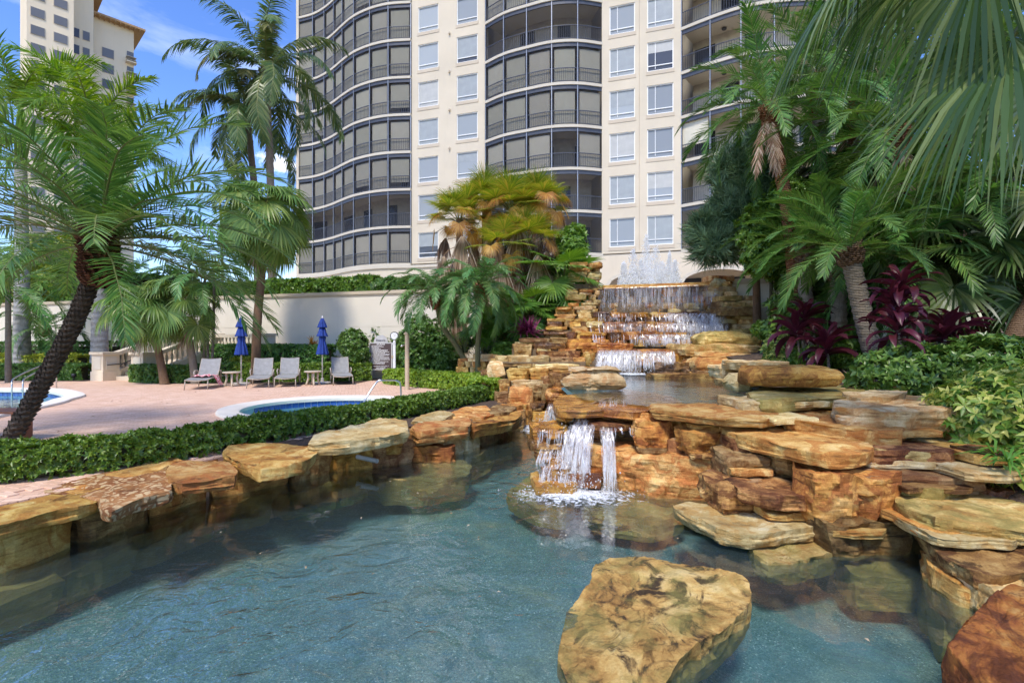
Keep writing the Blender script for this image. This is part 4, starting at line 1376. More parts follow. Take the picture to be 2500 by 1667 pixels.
# left wing
fill(1346, 1455, 778, 812, 16.9, 16.9, 1.0, ['gold', 'brown', 'orange', 'wetdark'], FALLS, h=(11, 18), w=(36, 66), seed=12)
fill(1332, 1450, 808, 836, 16.5, 16.5, 1.0, ['brown', 'gold', 'wetdark'], FALLS, h=(9, 14), w=(38, 80), seed=13)
fill(1272, 1385, 826, 845, 15.9, 15.9, 1.0, ['gold', 'cream', 'brown'], FALLS, h=(9, 12), w=(44, 80), seed=14)
fs(1250, 1306, 842, 869, 15.3, .9, 'brown', FALLS)
fs(1305, 1384, 839, 854, 15.4, .9, 'wetdark', FALLS)
fs(1380, 1470, 838, 853, 15.35, .9, 'orange', FALLS)
fs(1450, 1550, 840, 852, 15.3, .9, 'wet', FALLS)
fs(1303, 1428, 858, 874, 15.2, .9, 'rust', FALLS)
fs(1310, 1345, 852, 861, 15.3, .8, 'cream', FALLS)
fs(1362, 1410, 852, 860, 15.3, .8, 'gold', FALLS)
fs(1420, 1462, 852, 866, 15.2, .8, 'orange', FALLS)
fs(1424, 1464, 864, 893, 15.0, .8, 'gold', FALLS)
core_box(1250, 1470, 15.5, 16.6, 1.3, FALLS)
# third tier under the lower cascade
core_box(1440, 1900, 15.05, 16.4, 1.12, FALLS)
fs(1452, 1560, 852, 862, 14.75, .9, 'wet', FALLS)
fs(1556, 1668, 855, 872, 14.7, .9, 'orange', FALLS)
fill(1458, 1650, 862, 912, 14.75, 14.75, .6, ['wet', 'orange', 'wetdark', 'gold'], FALLS, h=(13, 20), w=(34, 70), seed=15)
fs(1640, 1692, 864, 896, 14.4, .8, 'orange', FALLS)
fs(1602, 1706, 888, 920, 14.0, .7, 'wetdark', FALLS)
fs(1590, 1790, 916, 934, 12.6, .8, 'rust', FALLS)
fs(1706, 1770, 905, 915, 13.2, .8, 'brown', FALLS)
fs(1706, 1765, 914, 926, 13.1, .8, 'gold', FALLS)
# boulders on the right side of the falls
fs(1655, 1862, 844, 869, 14.0, 1.5, 'moss', FALLS, K=48)
fs(1696, 1760, 858, 870, 13.9, .8, 'cream', FALLS)
fs(1840, 1900, 846, 868, 14.3, 1.0, 'brown', FALLS)
MOSSY = thing('mossy_boulder', 'long dark boulder with green moss at one end beside the middle cascade', 'boulder', at(1792, 845, 14.6))
fs(1712, 1876, 811, 846, 14.6, 1.2, 'moss', MOSSY, K=48, side=9, name='stone', round_=.12)
BIGOR = thing('ochre_boulder', 'large smooth ochre boulder on the far bank of the upper basin', 'boulder', at(1793, 913, 13.2))
fs(1697, 1892, 867, 914, 13.2, 1.5, 'gold', BIGOR, K=56, side=9, round_=.14, rag=.1)

# ---- stacked stones left of the upper basin
PILE = thing('stacked_stone_bank', 'pile of blocky tan stones between the hedge end and the upper basin', 'stone wall', (0.5, 13.6, 0))
core_box(1215, 1430, 14.3, 15.6, .95, PILE)
core_box(1240, 1400, 13.3, 14.4, .35, PILE)
fs(1207, 1300, 871, 889, 14.7, 1.0, 'cream', PILE)
fs(1236, 1345, 872, 889, 14.4, 1.1, 'cream', PILE)
fs(1340, 1400, 874, 890, 14.6, .9, 'brown', PILE)
fs(1398, 1432, 876, 892, 14.6, .8, 'gold', PILE)
fs(1225, 1300, 888, 896, 14.2, 1.0, 'brown', PILE)
fs(1296, 1420, 891, 905, 14.0, 1.3, 'cream', PILE)
fs(1338, 1460, 899, 918, 13.6, 1.1, 'gold', PILE)
fs(1185, 1238, 888, 935, 14.0, .9, 'cream', PILE, round_=.1)
fs(1264, 1302, 896, 906, 13.7, .7, 'cream', PILE)
fs(1236, 1292, 905, 936, 13.4, .8, 'gold', PILE)
fs(1290, 1341, 902, 926, 13.5, .8, 'gold', PILE)
fs(1243, 1326, 930, 949, 13.2, .9, 'cream', PILE)
fs(1322, 1362, 920, 945, 13.3, .8, 'brown', PILE)
fs(1340, 1400, 915, 960, 13.2, .8, 'rust', PILE)
fs(1318, 1350, 942, 985, 12.9, .7, 'brown', PILE)
fs(1284, 1330, 944, 978, 12.9, .8, 'brown', PILE)
fs(1238, 1304, 950, 1006, 12.5, .9, 'gold', PILE, K=44, side=9, round_=.08)
fs(1330, 1395, 955, 985, 12.4, .9, 'wet', PILE)
fs(1205, 1246, 960, 985, 13.0, .7, 'brown', PILE)
fs(1212, 1250, 980, 1000, 12.6, .7, 'rust', PILE)
fs(1175, 1225, 905, 930, 14.6, .7, 'brown', PILE)
fill(1180, 1245, 930, 1000, 13.5, 13.3, .5, ['brown', 'gold', 'brown'], PILE, h=(16, 26), w=(24, 44), seed=21)
fill(1255, 1400, 985, 1030, 12.6, 12.2, .6, ['brown', 'wetdark', 'gold'], PILE, h=(16, 24), w=(36, 60), seed=22)
# low stones round the pygmy date palms
fill(1118, 1215, 876, 912, 16.4, 16.0, .5, ['cream', 'gold'], PILE, h=(10, 16), w=(16, 34), seed=23)
fs(1150, 1215, 866, 880, 16.2, .8, 'cream', PILE)

# ---- upper basin: boulder and wet ledges of the spillway
CREAM = thing('cream_boulder', 'rounded cream boulder lying at the left edge of the upper basin', 'boulder', at(1457, 952, 9.6))
fs(1374, 1541, 903, 953, 9.6, .75, 'cream', CREAM, K=60, side=11, round_=.22, rag=.22)
LEDGE = thing('rock_ledge', 'broad tiered sandstone ledge of flat slabs along the right pond bank', 'rock ledge', (2.6, 6.2, -0.55))
ts([(1348, 985), (1365, 966), (1440, 958), (1530, 963), (1540, 985), (1500, 1000), (1420, 1004), (1362, 1002)], .56, .10, 'wet', LEDGE, rough=.5, topamp=.4)
ts([(1440, 962), (1520, 950), (1640, 965), (1670, 985), (1600, 1000), (1545, 1008), (1470, 1000)], .565, .10, 'wet', LEDGE, rough=.5, topamp=.4)
ts([(1457, 1000), (1500, 992), (1560, 992), (1600, 1000), (1590, 1010), (1530, 1014), (1470, 1010)], .47, .09, 'wet', LEDGE, rough=.5)
ts([(1350, 985), (1380, 975), (1400, 1000), (1372, 1008), (1352, 1000)], .52, .16, 'wet', LEDGE)
ts([(1396, 999), (1455, 1003), (1520, 1012), (1585, 1021), (1575, 1032), (1500, 1040), (1440, 1034), (1410, 1018)], .38, .10, 'rust', LEDGE, under=.3)
ts([(1316, 1032), (1350, 1026), (1388, 1030), (1386, 1044), (1345, 1050), (1318, 1044)], .30, .13, 'wet', LEDGE)
# stones behind and below the spill
fill(1312, 1500, 1048, 1128, 7.55, 7.35, .6, ['wet', 'wetdark', 'wet'], LEDGE, h=(26, 42), w=(50, 90), seed=31, K=30, side=6)
fs(1316, 1386, 1048, 1092, 7.3, .5, 'wet', LEDGE)
fs(1306, 1378, 1092, 1130, 7.0, .6, 'rust', LEDGE, K=44, side=9)
fs(1330, 1440, 1130, 1172, 6.9, .6, 'wet', LEDGE, K=44, side=9)
fs(1322, 1400, 1150, 1185, 6.75, .5, 'rust', LEDGE, K=40)
fs(1380, 1480, 1160, 1200, 6.7, .6, 'wet', LEDGE)
fs(1300, 1420, 1188, 1225, 6.6, .8, 'gold', LEDGE, K=44)
core_box(1400, 1780, 7.6, 8.5, .30, LEDGE, z0=-1.2)
core_box(1640, 2100, 7.0, 7.7, .30, LEDGE, z0=-1.2)
core_box(1900, 2350, 6.1, 6.9, .25, LEDGE, z0=-1.2)
core_box(2050, 2500, 5.3, 6.0, -.05, LEDGE, z0=-1.2)

# top slabs
fs(1838, 2080, 900, 946, 7.4, 1.0, 'orange', LEDGE, K=64, side=10, name='slab', round_=.08)
fs(1812, 1938, 886, 906, 8.6, 1.2, 'cream', LEDGE, K=48, name='slab')
fs(1762, 1850, 897, 925, 9.4, .8, 'cream', LEDGE, K=44)
fs(1796, 1850, 918, 958, 8.3, .7, 'cream', LEDGE, K=44, round_=.15)
fs(1768, 1800, 930, 945, 9.0, .5, 'brown', LEDGE)
ts([(1822, 958), (1880, 947), (2000, 944), (2110, 948), (2108, 962), (2070, 970), (1985, 972), (1905, 978), (1840, 975)], .78, .15, 'moss', LEDGE, K=80, side=10)
ts([(2050, 950), (2090, 940), (2170, 936), (2215, 945), (2225, 960), (2200, 972), (2110, 975), (2060, 965)], .80, .13, 'cream', LEDGE, K=64)
ts([(2030, 985), (2050, 975), (2150, 968), (2320, 970), (2415, 982), (2412, 996), (2340, 1006), (2200, 1012), (2090, 1008), (2040, 1000)], .74, .22, 'cream', LEDGE, K=96, side=12, under=.35)
fs(2195, 2380, 1040, 1062, 5.7, .8, 'brown', LEDGE, K=40, name='slab')
fs(2345, 2395, 1060, 1130, 5.6, .5, 'brown', LEDGE, K=30)
ts([(1584, 992), (1600, 984), (1700, 982), (1800, 990), (1900, 1005), (1900, 1016), (1860, 1022), (1760, 1018), (1640, 1006), (1592, 1000)], .62, .12, 'gold', LEDGE, K=90, side=11)
fs(1800, 1905, 982, 1016, 6.6, .8, 'cream', LEDGE, K=50, name='slab')
fs(1555, 1742, 1012, 1052, 7.0, .9, 'gold', LEDGE, K=60, side=9, name='slab')
ts([(1900, 1004), (1920, 996), (1985, 998), (2050, 1008), (2150, 1022), (2215, 1040), (2200, 1052), (2120, 1050), (1990, 1036), (1905, 1024)], .58, .17, 'gold', LEDGE, K=80, side=11)
ts([(1750, 1042), (1775, 1038), (1900, 1040), (2010, 1050), (2100, 1072), (2132, 1098), (2120, 1106), (2020, 1108), (1910, 1085), (1800, 1060)], .44, .15, 'gold', LEDGE, K=96, side=11, tilt=(.02, 0))
ts([(2085, 1075), (2150, 1062), (2260, 1066), (2335, 1078), (2342, 1094), (2260, 1106), (2150, 1104), (2110, 1092)], .40, .14, 'cream', LEDGE, K=72)
fs(2100, 2345, 1104, 1136, 5.15, .9, 'rust', LEDGE, K=60, name='slab')
fs(1548, 1656, 1034, 1096, 6.75, .5, 'orange', LEDGE, K=50, side=9, rag=.3)
fs(1664, 1810, 1058, 1114, 6.35, .6, 'orange', LEDGE, K=56, side=9, rag=.22, under=.35)
fs(1635, 1700, 1076, 1110, 6.7, .5, 'rust', LEDGE)
# the long face block under the spill
ts([(1410, 1078), (1450, 1066), (1600, 1080), (1700, 1094), (1776, 1112), (1774, 1130), (1650, 1122), (1520, 1106), (1430, 1095)], .03, .62, 'gold', LEDGE, K=110, side=16, under=.06, rough=1.2)
fs(1800, 1950, 1080, 1132, 5.9, .7, 'rust', LEDGE, K=56, side=9)
fs(1900, 2088, 1100, 1166, 5.6, .7, 'brown', LEDGE, K=64, side=9, name='slab')
fs(1772, 1990, 1118, 1185, 5.75, .7, 'brown', LEDGE, K=64, side=10)
ts([(1765, 1168), (1800, 1160), (1880, 1166), (1960, 1182), (2002, 1206), (1995, 1216), (1900, 1214), (1800, 1196)], .00, .14, 'rust', LEDGE, K=80, side=10)
fs(1752, 1922, 1196, 1258, 5.35, .7, 'rust', LEDGE, K=56, side=9)
fs(1915, 2010, 1215, 1262, 5.3, .7, 'wetdark', LEDGE)
OB = fs(1982, 2236, 1172, 1300, 4.85, .75, 'orange', LEDGE, K=90, side=14, rag=.12, under=.1, rough=1.2)
ts([(2085, 1152), (2120, 1142), (2250, 1142), (2380, 1138), (2462, 1156), (2450, 1168), (2360, 1182), (2282, 1204), (2240, 1196), (2140, 1174)], .13, .13, 'moss', LEDGE, K=96, side=10)
fs(2100, 2440, 1166, 1210, 4.95, .8, 'brown', LEDGE, K=50, name='slab')
ts([(2178, 1210), (2210, 1198), (2330, 1200), (2500, 1215), (2620, 1225), (2620, 1300), (2520, 1298), (2400, 1286), (2290, 1272), (2190, 1236)], .02, .13, 'moss', LEDGE, K=110, side=11)
ts([(2217, 1275), (2280, 1276), (2400, 1292), (2520, 1305), (2600, 1330), (2560, 1380), (2470, 1400), (2390, 1395), (2290, 1345)], -.16, .18, 'rust', LEDGE, K=110, side=12, tilt=(0.03, .05))
ts([(1633, 1232), (1680, 1224), (1800, 1238), (1950, 1252), (2006, 1272), (1995, 1290), (1900, 1302), (1830, 1312), (1760, 1298), (1690, 1264)], -.30, .13, 'cream', LEDGE, K=110, side=11)
ts([(1822, 1322), (1900, 1312), (2000, 1305), (2055, 1335), (2040, 1352), (1940, 1372), (1880, 1376), (1840, 1356)], -.46, .22, 'moss', LEDGE, K=80)
fs(2005, 2262, 1286, 1372, 4.75, .7, 'brown', LEDGE, K=70, side=10)
ts([(2030, 1350), (2100, 1330), (2240, 1348), (2262, 1390), (2230, 1420), (2120, 1418), (2050, 1396)], -.60, .3, 'gold', LEDGE, K=70)
ts([(2244, 1340), (2300, 1346), (2380, 1392), (2430, 1440), (2410, 1466), (2340, 1440), (2270, 1392)], -.34, .34, 'gold', LEDGE, K=80, side=11)
ts([(2322, 1372), (2400, 1388), (2520, 1430), (2540, 1470), (2430, 1452), (2350, 1410)], -.26, .2, 'cream', LEDGE, K=80, side=10)
ts([(2225, 1420), (2270, 1400), (2350, 1450), (2400, 1480), (2330, 1530), (2280, 1520)], -.70, .35, 'moss', LEDGE, K=60)
# submerged ledge stones round the foot
ts([(1420, 1215), (1500, 1205), (1640, 1224), (1680, 1248), (1600, 1268), (1480, 1255), (1420, 1240)], -.60, .3, 'moss', LEDGE, K=60)
ts([(1235, 1195), (1290, 1165), (1380, 1175), (1420, 1210), (1380, 1240), (1290, 1232)], -.60, .3, 'moss', LEDGE, K=60)
# fill behind everything so no gap shows daylight
fill(1500, 2100, 1050, 1230, 7.7, 6.2, .5, ['brown', 'wetdark'], LEDGE, h=(30, 46), w=(70, 130), seed=33, K=24)
fill(2050, 2520, 1110, 1330, 5.7, 4.9, .5, ['brown', 'wetdark'], LEDGE, h=(36, 50), w=(90, 150), seed=34, K=24)

for i, (x0, x1, yt, yb, Y, D, m_) in enumerate((
    (1690, 1840, 1040, 1054, 6.55, .7, 'gold'), (1730, 1830, 1052, 1064, 6.5, .6, 'brown'), (1880, 2010, 1024, 1038, 6.0, .8, 'cream'),
    (2130, 2330, 1056, 1070, 5.45, .8, 'gold'), (2060, 2210, 1052, 1064, 5.6, .7, 'rust'), (1990, 2120, 1120, 1136, 5.35, .6, 'gold'),
    (2130, 2300, 1130, 1146, 5.15, .7, 'cream'), (1790, 1900, 1150, 1166, 5.65, .6, 'gold'), (1770, 1880, 1180, 1194, 5.55, .6, 'brown'),
    (1870, 1990, 1256, 1272, 5.1, .6, 'gold'), (2230, 2420, 1196, 1210, 4.75, .8, 'rust'), (2260, 2460, 1300, 1318, 4.25, .7, 'gold'),
    (2300, 2500, 1322, 1342, 4.1, .7, 'cream'), (1560, 1660, 1096, 1108, 6.75, .5, 'brown'), (1690, 1790, 1112, 1124, 6.3, .5, 'rust'),
    (2100, 2260, 976, 986, 6.9, .9, 'gold'), (1920, 2040, 984, 996, 6.6, .8, 'cream'), (1600, 1700, 1014, 1024, 6.85, .6, 'cream'),
    (2380, 2520, 1160, 1180, 4.7, .8, 'cream'), (2400, 2560, 1120, 1140, 4.9, .8, 'gold'), (2030, 2180, 1300, 1316, 4.7, .5, 'gold'))):
    fs(x0, x1, yt, yb, Y, D, m_, LEDGE, K=44, side=6, name='slab', rag=.25)
CORNER = thing('rust_boulder', 'big flat boulder with flaking orange rust top cropped by the lower right corner', 'boulder', (3.2, 2.9, -1.0))
ts([(2290, 1500), (2335, 1470), (2380, 1442), (2480, 1436), (2620, 1440), (2700, 1560), (2640, 1760), (2480, 1800), (2330, 1700), (2278, 1620), (2284, 1560)], -.16, .55, 'rusttop', CORNER, K=130, side=14, rough=1.2, under=.12, name='stone')

BOULDER = thing('pond_boulder', 'large tan boulder stained dark on top, standing alone in the pond water', 'boulder', (1.0, 3.6, -1.05))
ts([(1455, 1378), (1480, 1362), (1560, 1366), (1640, 1388), (1720, 1412), (1795, 1424), (1826, 1455), (1846, 1484), (1800, 1528), (1740, 1566), (1690, 1590), (1640, 1640), (1560, 1690), (1450, 1690), (1380, 1640), (1352, 1570), (1362, 1500), (1405, 1448), (1440, 1420)],
   -.40, .55, 'boulder', BOULDER, K=180, side=14, rough=.9, tilt=(.12, .03), under=.6, chip=.5, name='stone')

# ---- left edge of the pond
EDGE = thing('stone_pond_edge', 'low wall of flat capstones along the left pond bank below the clipped hedge', 'stone wall', (-3.2, 7.2, -0.55))
ts([(-60, 1235), (0, 1216), (120, 1205), (250, 1207), (246, 1222), (190, 1240), (100, 1258), (0, 1284), (-60, 1300)], -.02, .11, 'gold', EDGE, K=96, side=9)
ts([(85, 1203), (140, 1188), (250, 1158), (370, 1136), (396, 1140), (420, 1185), (416, 1200), (330, 1222), (268, 1248), (246, 1238), (244, 1218), (150, 1206)], .00, .12, 'pattern', EDGE, K=96, side=9)
ts([(405, 1152), (418, 1132), (480, 1123), (545, 1120), (580, 1148), (582, 1164), (520, 1170), (440, 1180), (412, 1170)], .06, .13, 'gold', EDGE, K=80, side=9)
ts([(545, 1106), (562, 1086), (620, 1080), (720, 1083), (762, 1092), (780, 1110), (740, 1130), (645, 1148), (622, 1148), (590, 1132)], .10, .14, 'gold', EDGE, K=90, side=10)
ts([(745, 1080), (765, 1062), (850, 1043), (935, 1018), (990, 1033), (1006, 1046), (1000, 1056), (930, 1068), (860, 1080), (765, 1086)], .20, .15, 'cream', EDGE, K=90, side=10)
fs(776, 892, 1090, 1115, 8.0, .6, 'cream', EDGE, K=50, name='slab')
fs(886, 978, 1078, 1112, 8.15, .6, 'gold', EDGE, K=50, name='slab')
fs(985, 1078, 1056, 1096, 9.0, .6, 'gold', EDGE, K=50)
fs(996, 1060, 1040, 1062, 9.4, .6, 'cream', EDGE, K=50)
fs(986, 1112, 1094, 1142, 8.5, .5, 'orange', EDGE, K=56, side=9, rag=.25)
ts([(1000, 1046), (1060, 1030), (1135, 1016), (1150, 1030), (1145, 1042), (1090, 1048), (1020, 1056)], .07, .2, 'gold', EDGE, K=70)
fs(1060, 1150, 1042, 1076, 9.6, .5, 'gold', EDGE, K=40)
ts([(1140, 1032), (1180, 1014), (1260, 1004), (1275, 1012), (1265, 1022), (1190, 1040), (1150, 1044)], -.02, .22, 'orange', EDGE, K=70)
fs(1145, 1215, 1042, 1068, 10.6, .5, 'gold', EDGE)
fs(1205, 1285, 1022, 1052, 11.6, .5, 'brown', EDGE)
ts([(1000, 1030), (1030, 1012), (1080, 1004), (1110, 1012), (1085, 1026), (1030, 1036)], .05, .16, 'cream', EDGE, K=56)
ts([(1095, 1012), (1130, 998), (1185, 992), (1200, 1004), (1160, 1016), (1110, 1022)], .03, .16, 'gold', EDGE, K=56)
ts([(1185, 1000), (1215, 988), (1255, 984), (1262, 1000), (1225, 1012), (1192, 1012)], .02, .16, 'brown', EDGE, K=56)
# wall blocks below the capstones
def along(pts, d):
    P = [Vector(p) for p in pts]
    for a, b in zip(P[:-1], P[1:]):
        l = (b - a).length
        if d <= l: return a + (b - a) * (d / l), (b - a).normalized()
        d -= l
    return None
BANK_W = [(-5.3, 2.6), (-4.62, 4.48), (-3.98, 6.75), (-2.6, 8.1), (-1.0, 9.15), (-0.1, 11.4), (.5, 13.1)]
def bank_course(z0, z1, lens, dep, shift, mats, seed, K=40, side=7):
    rr = random.Random(seed)
    d = 0.0
    while True:
        l = rr.uniform(*lens)
        r_ = along(BANK_W, d + l / 2)
        if r_ is None: break
        p, t = r_
        nrm = Vector((t.y, -t.x))
        c = p + nrm * (shift - dep / 2 + rr.uniform(-.04, .04))
        SEED[0] += 1
        h = z1 - z0 + rr.uniform(-.05, .03)
        me = rock_mesh(block_poly(l / 2 + .012, dep / 2, rr, .05), h / 2, -h / 2, SEED[0], rr.choice(mats), K, side, 1.0, under=.06)
        put_stone(me, (c.x, c.y, z0 + h / 2), EDGE, 'stone', math.atan2(t.y, t.x))
        d += l
bank_course(-.66, -.11, (.6, 1.1), .5, .20, ['gold', 'cream', 'brown', 'gold'], 51)
bank_course(-.14, .0, (.4, .8), .5, .06, ['brown', 'gold'], 52, 30, 5)
bank_course(-.95, -.59, (.7, 1.3), .6, .34, ['moss', 'gold'], 53)
# half sunken flat rock off the bank
ts([(880, 1160), (920, 1138), (1010, 1122), (1110, 1118), (1155, 1140), (1140, 1164), (1050, 1180), (940, 1182)], -.54, .35, 'moss', EDGE, K=70, name='stone')
# white drain pipe poking out of the wall
pp = at(917, 1124, 7.75)
t_ = MB().tube([pp + Vector((-.35, .25, 0)), pp + Vector((.03, -.03, 0))], .035, 14, cap=False).tube([pp + Vector((.028, -.028, 0)), pp + Vector((-.2, .14, 0))], .027, 14, cap=False)
tag(t_.build('drain_pipe', M['pvc'], None, smooth=True), 'white plastic drain pipe sticking out of the pond edge stones', 'pipe')
# ================================================================ palms
def two_mat_mesh(name, V, Fq, n_first, m1, m2):
    me = np_mesh(name, V, Fq, m1)
    me.materials.append(m2)
    idx = np.ones(len(Fq), dtype=np.int32); idx[:n_first] = 0
    me.polygons.foreach_set('material_index', idx)
    return me

def strip_quads(start, n, k):
    """n cross-sections of k verts -> quads"""
    f = []
    for i in range(n - 1):
        for j in range(k - 1):
            a = start + i * k + j
            f.append((a, a + 1, a + k + 1, a + k))
    return f

def pinnate(name, L_, n, ll, w, elev, droop, mat, seed, up=0.25, hang=0.5, fwd=(75, 30), plum=0.0, s0=0.1, jitter=0.15, segs=4, rach=0.018, tipll=.35):
    rr = np.random.RandomState(seed)
    NS = 26
    s = np.linspace(0, 1, NS)
    th = R(elev) - R(droop) * s ** 1.4
    dx = np.cos(th); dz = np.sin(th)
    lat = np.cumsum(rr.uniform(-.02, .02, NS)) * 0.3
    pos = np.zeros((NS, 3))
    pos[1:, 0] = np.cumsum((dx[:-1] + dx[1:]) / 2) * L_ / (NS - 1)
    pos[1:, 2] = np.cumsum((dz[:-1] + dz[1:]) / 2) * L_ / (NS - 1)
    pos[:, 1] = lat * L_ * s
    V = []; Fq = []
    def P(t): return np.array([np.interp(t, s, pos[:, i]) for i in range(3)])
    for side in (-1, 1):
        for i in range(n):
            t = s0 + (1 - s0) * (i + rr.uniform(-.3, .3) + .5) / n
            t = min(.998, max(s0 * .8, t))
            if rr.rand() < .03: continue
            p = P(t)
            a = np.interp(t, s, th)
            T_ = np.array([math.cos(a), 0, math.sin(a)])
            U = np.array([-math.sin(a), 0, math.cos(a)])
            S_ = np.array([0, side, 0])
            prof = (math.sin(math.pi * (0.10 + 0.80 * (t - s0) / (1 - s0))) ** .7)
            if t > .8: prof = max(prof, tipll)
            l = ll * prof * rr.uniform(1 - jitter, 1 + jitter)
            al = R(fwd[0] + (fwd[1] - fwd[0]) * t) + rr.uniform(-.12, .12)
            ub = up + rr.uniform(-.12, .12) + (rr.uniform(-1, 1) * plum)
            d = T_ * math.cos(al) + (S_ * math.cos(ub) + U * math.sin(ub)) * math.sin(al)
            d /= np.linalg.norm(d)
            st = len(V)
            hg = hang * rr.uniform(.6, 1.4)
            q = p.copy()
            wd = w * rr.uniform(.8, 1.2)
            wn = np.cross(d, U); wn /= max(1e-6, np.linalg.norm(wn))
            tw = rr.uniform(-.5, .5)
            wn = wn * math.cos(tw) + U * math.sin(tw)
            prof_w = [.55, 1.0, .75, .08] if segs == 4 else [.5, 1.0, .95, .7, .08]
            for k in range(segs):
                V.append(q - wn * wd * prof_w[k] / 2); V.append(q + wn * wd * prof_w[k] / 2)
                dd = d + np.array([0, 0, -hg]) * ((k + .6) / segs) ** 1.2
                dd /= np.linalg.norm(dd)
                q = q + dd * l / (segs - 1)
            Fq += strip_quads(st, segs, 2)
    nf = len(Fq)
    st = len(V)
    for i in range(NS):
        r = rach * (1 - .85 * s[i])
        a = th[i]
        U = np.array([-math.sin(a), 0, math.cos(a)])
        for c in range(5):
            g = 2 * math.pi * c / 4
            V.append(pos[i] + np.array([0, 1, 0]) * r * math.cos(g) + U * r * .7 * math.sin(g))
    Fq += strip_quads(st, NS, 5)
    return two_mat_mesh(name, np.array(V), Fq, nf, mat, M['stem'])

def fan(name, pet, Rr, nseg, spread, elev, droop, mat, seed, hang=0.8, tilt=35, stem=None, wfac=1.0, split=.5, tipw=.06, limp=False):
    """palmate leaf: petiole along +x rising at elev, blade bending down by tilt"""
    rr = np.random.RandomState(seed)
    V = []; Fq = []
    NS = 8
    s = np.linspace(0, 1, NS)
    th = R(elev) - R(droop) * s ** 1.5
    pos = np.zeros((NS, 3))
    pos[1:, 0] = np.cumsum(np.cos(th[:-1])) * pet / (NS - 1)
    pos[1:, 2] = np.cumsum(np.sin(th[:-1])) * pet / (NS - 1)
    hub = pos[-1]
    a = th[-1] - R(tilt)
    T_ = np.array([math.cos(a), 0, math.sin(a)]); U = np.array([-math.sin(a), 0, math.cos(a)]); S_ = np.array([0, 1.0, 0])
    fr = [0.03, 0.3, split, .72, .88, 1.0]
    for i in range(nseg):
        g = R(spread) * ((i + .5) / nseg - .5)
        g += rr.uniform(-.012, .012)
        l = Rr * (0.72 + 0.28 * math.cos(g * .55)) * rr.uniform(.9, 1.08)
        d = T_ * math.cos(g) + S_ * math.sin(g)
        e = -T_ * math.sin(g) + S_ * math.cos(g)
        hw = R(spread) / nseg / 2 * 1.04 * wfac
        hg = hang * rr.uniform(.7, 1.5)
        q = hub + d * l * fr[0]
        st = len(V)
        pleat = .30 if i % 2 else -.30
        for k, f in enumerate(fr):
            if k:
                b = f ** .7 if limp else max(0, (f - .3) / .7) ** 1.6
                dd = d + np.array([0, 0, -hg]) * b + U * (.10 - .0) * (1 - f)
                dd /= np.linalg.norm(dd)
                q = q + dd * l * (f - fr[k - 1])
            if f <= split: w = hw * f * l
            else: w = hw * split * l * (tipw + (1 - tipw) * (1 - (f - split) / (1 - split)) ** .8)
            V.append(q - e * w + U * w * pleat); V.append(q + e * w - U * w * pleat)
        Fq += strip_quads(st, len(fr), 2)
    nf = len(Fq)
    st = len(V)
    for i in range(NS):
        r = .016 * (1.4 - .7 * s[i])
        U2 = np.array([-math.sin(th[i]), 0, math.cos(th[i])])
        for c in range(5):
            g = 2 * math.pi * c / 4
            V.append(pos[i] + S_ * r * math.cos(g) + U2 * r * .7 * math.sin(g))
    Fq += strip_quads(st, NS, 5)
    return two_mat_mesh(name, np.array(V), Fq, nf, mat, stem or M['stem'])

# leaf meshes of each kind, by rising angle
SP = {}
def kind(name, fn, elevs, per=2):
    SP[name] = [(e, [fn(e, i * 17 + k * 7 + len(name)) for k in range(per)]) for i, e in enumerate(elevs)]
kind('sylv', lambda e, s: pinnate('frond', 2.35, 62, .40, .022, e, 62 + (20 if e > 20 else 0), L['date'], s, up=.3, hang=.45, fwd=(70, 28)), [82, 60, 38, 15, -10, -35], 3)
kind('royal', lambda e, s: pinnate('frond', 4.2, 95, .85, .05, e, 95, L['royal'], s, up=.2, hang=.75, plum=.8, fwd=(65, 30), rach=.035), [85, 62, 40, 18, -8])
kind('coco', lambda e, s: pinnate('frond', 5.4, 84, 1.0, .07, e, 100, L['coco'], s, up=-.15, hang=1.5, fwd=(70, 35), rach=.045, jitter=.25), [80, 58, 38, 18, -5, -35])
kind('coco_yellow', lambda e, s: pinnate('frond', 4.6, 80, .95, .07, e, 110, L['coco_yellow'], s, up=-.15, hang=1.6, fwd=(65, 35), rach=.045), [50, 10], 1)
kind('pygmy', lambda e, s: pinnate('frond', 1.95, 60, .34, .026, e, 95, L['pygmy'], s, up=.2, hang=.7, fwd=(70, 32)), [82, 60, 40, 20, -5, -30])
kind('dater', lambda e, s: pinnate('frond', 2.9, 62, .50, .032, e, 75, L['date'], s, up=.3, hang=.35, fwd=(62, 25)), [82, 60, 40, 18, -8, -35])
kind('dead_p', lambda e, s: pinnate('dry_frond', 2.0, 40, .40, .03, e, 30, L['dead'], s, up=.1, hang=1.2, fwd=(50, 20), jitter=.4), [-60, -80], 2)
kind('livi', lambda e, s: fan('fan_leaf', 1.05, 1.0, 44, 300, e, 45, L['fan'], s, hang=1.3, tilt=30, split=.5), [75, 50, 25, 0, -25, -50], 3)
kind('sabal', lambda e, s: fan('fan_leaf', .75, .82, 60, 270, e, 15, L['fan_yellow'], s, hang=.35, tilt=8, split=.46), [78, 52, 28, 5], 2)
kind('sabal_o', lambda e, s: fan('fan_leaf', .95, .7, 48, 230, e, 45, L['fan_orange'], s, hang=1.3, tilt=35, split=.42), [40, 10, -15], 2)
kind('sabal_g', lambda e, s: fan('fan_leaf', .8, .85, 40, 290, e, 30, L['fern'], s, hang=.3, tilt=20, split=.55), [70, 40, 12, -10], 2)
kind('dead_f', lambda e, s: fan('dry_fan_leaf', .95, 1.25, 34, 130, e, 40, L['dead'], s, hang=2.0, tilt=30, stem=M['stem_brown'], split=.3, wfac=2.0, limp=True), [0, -25, -50, -78], 3)
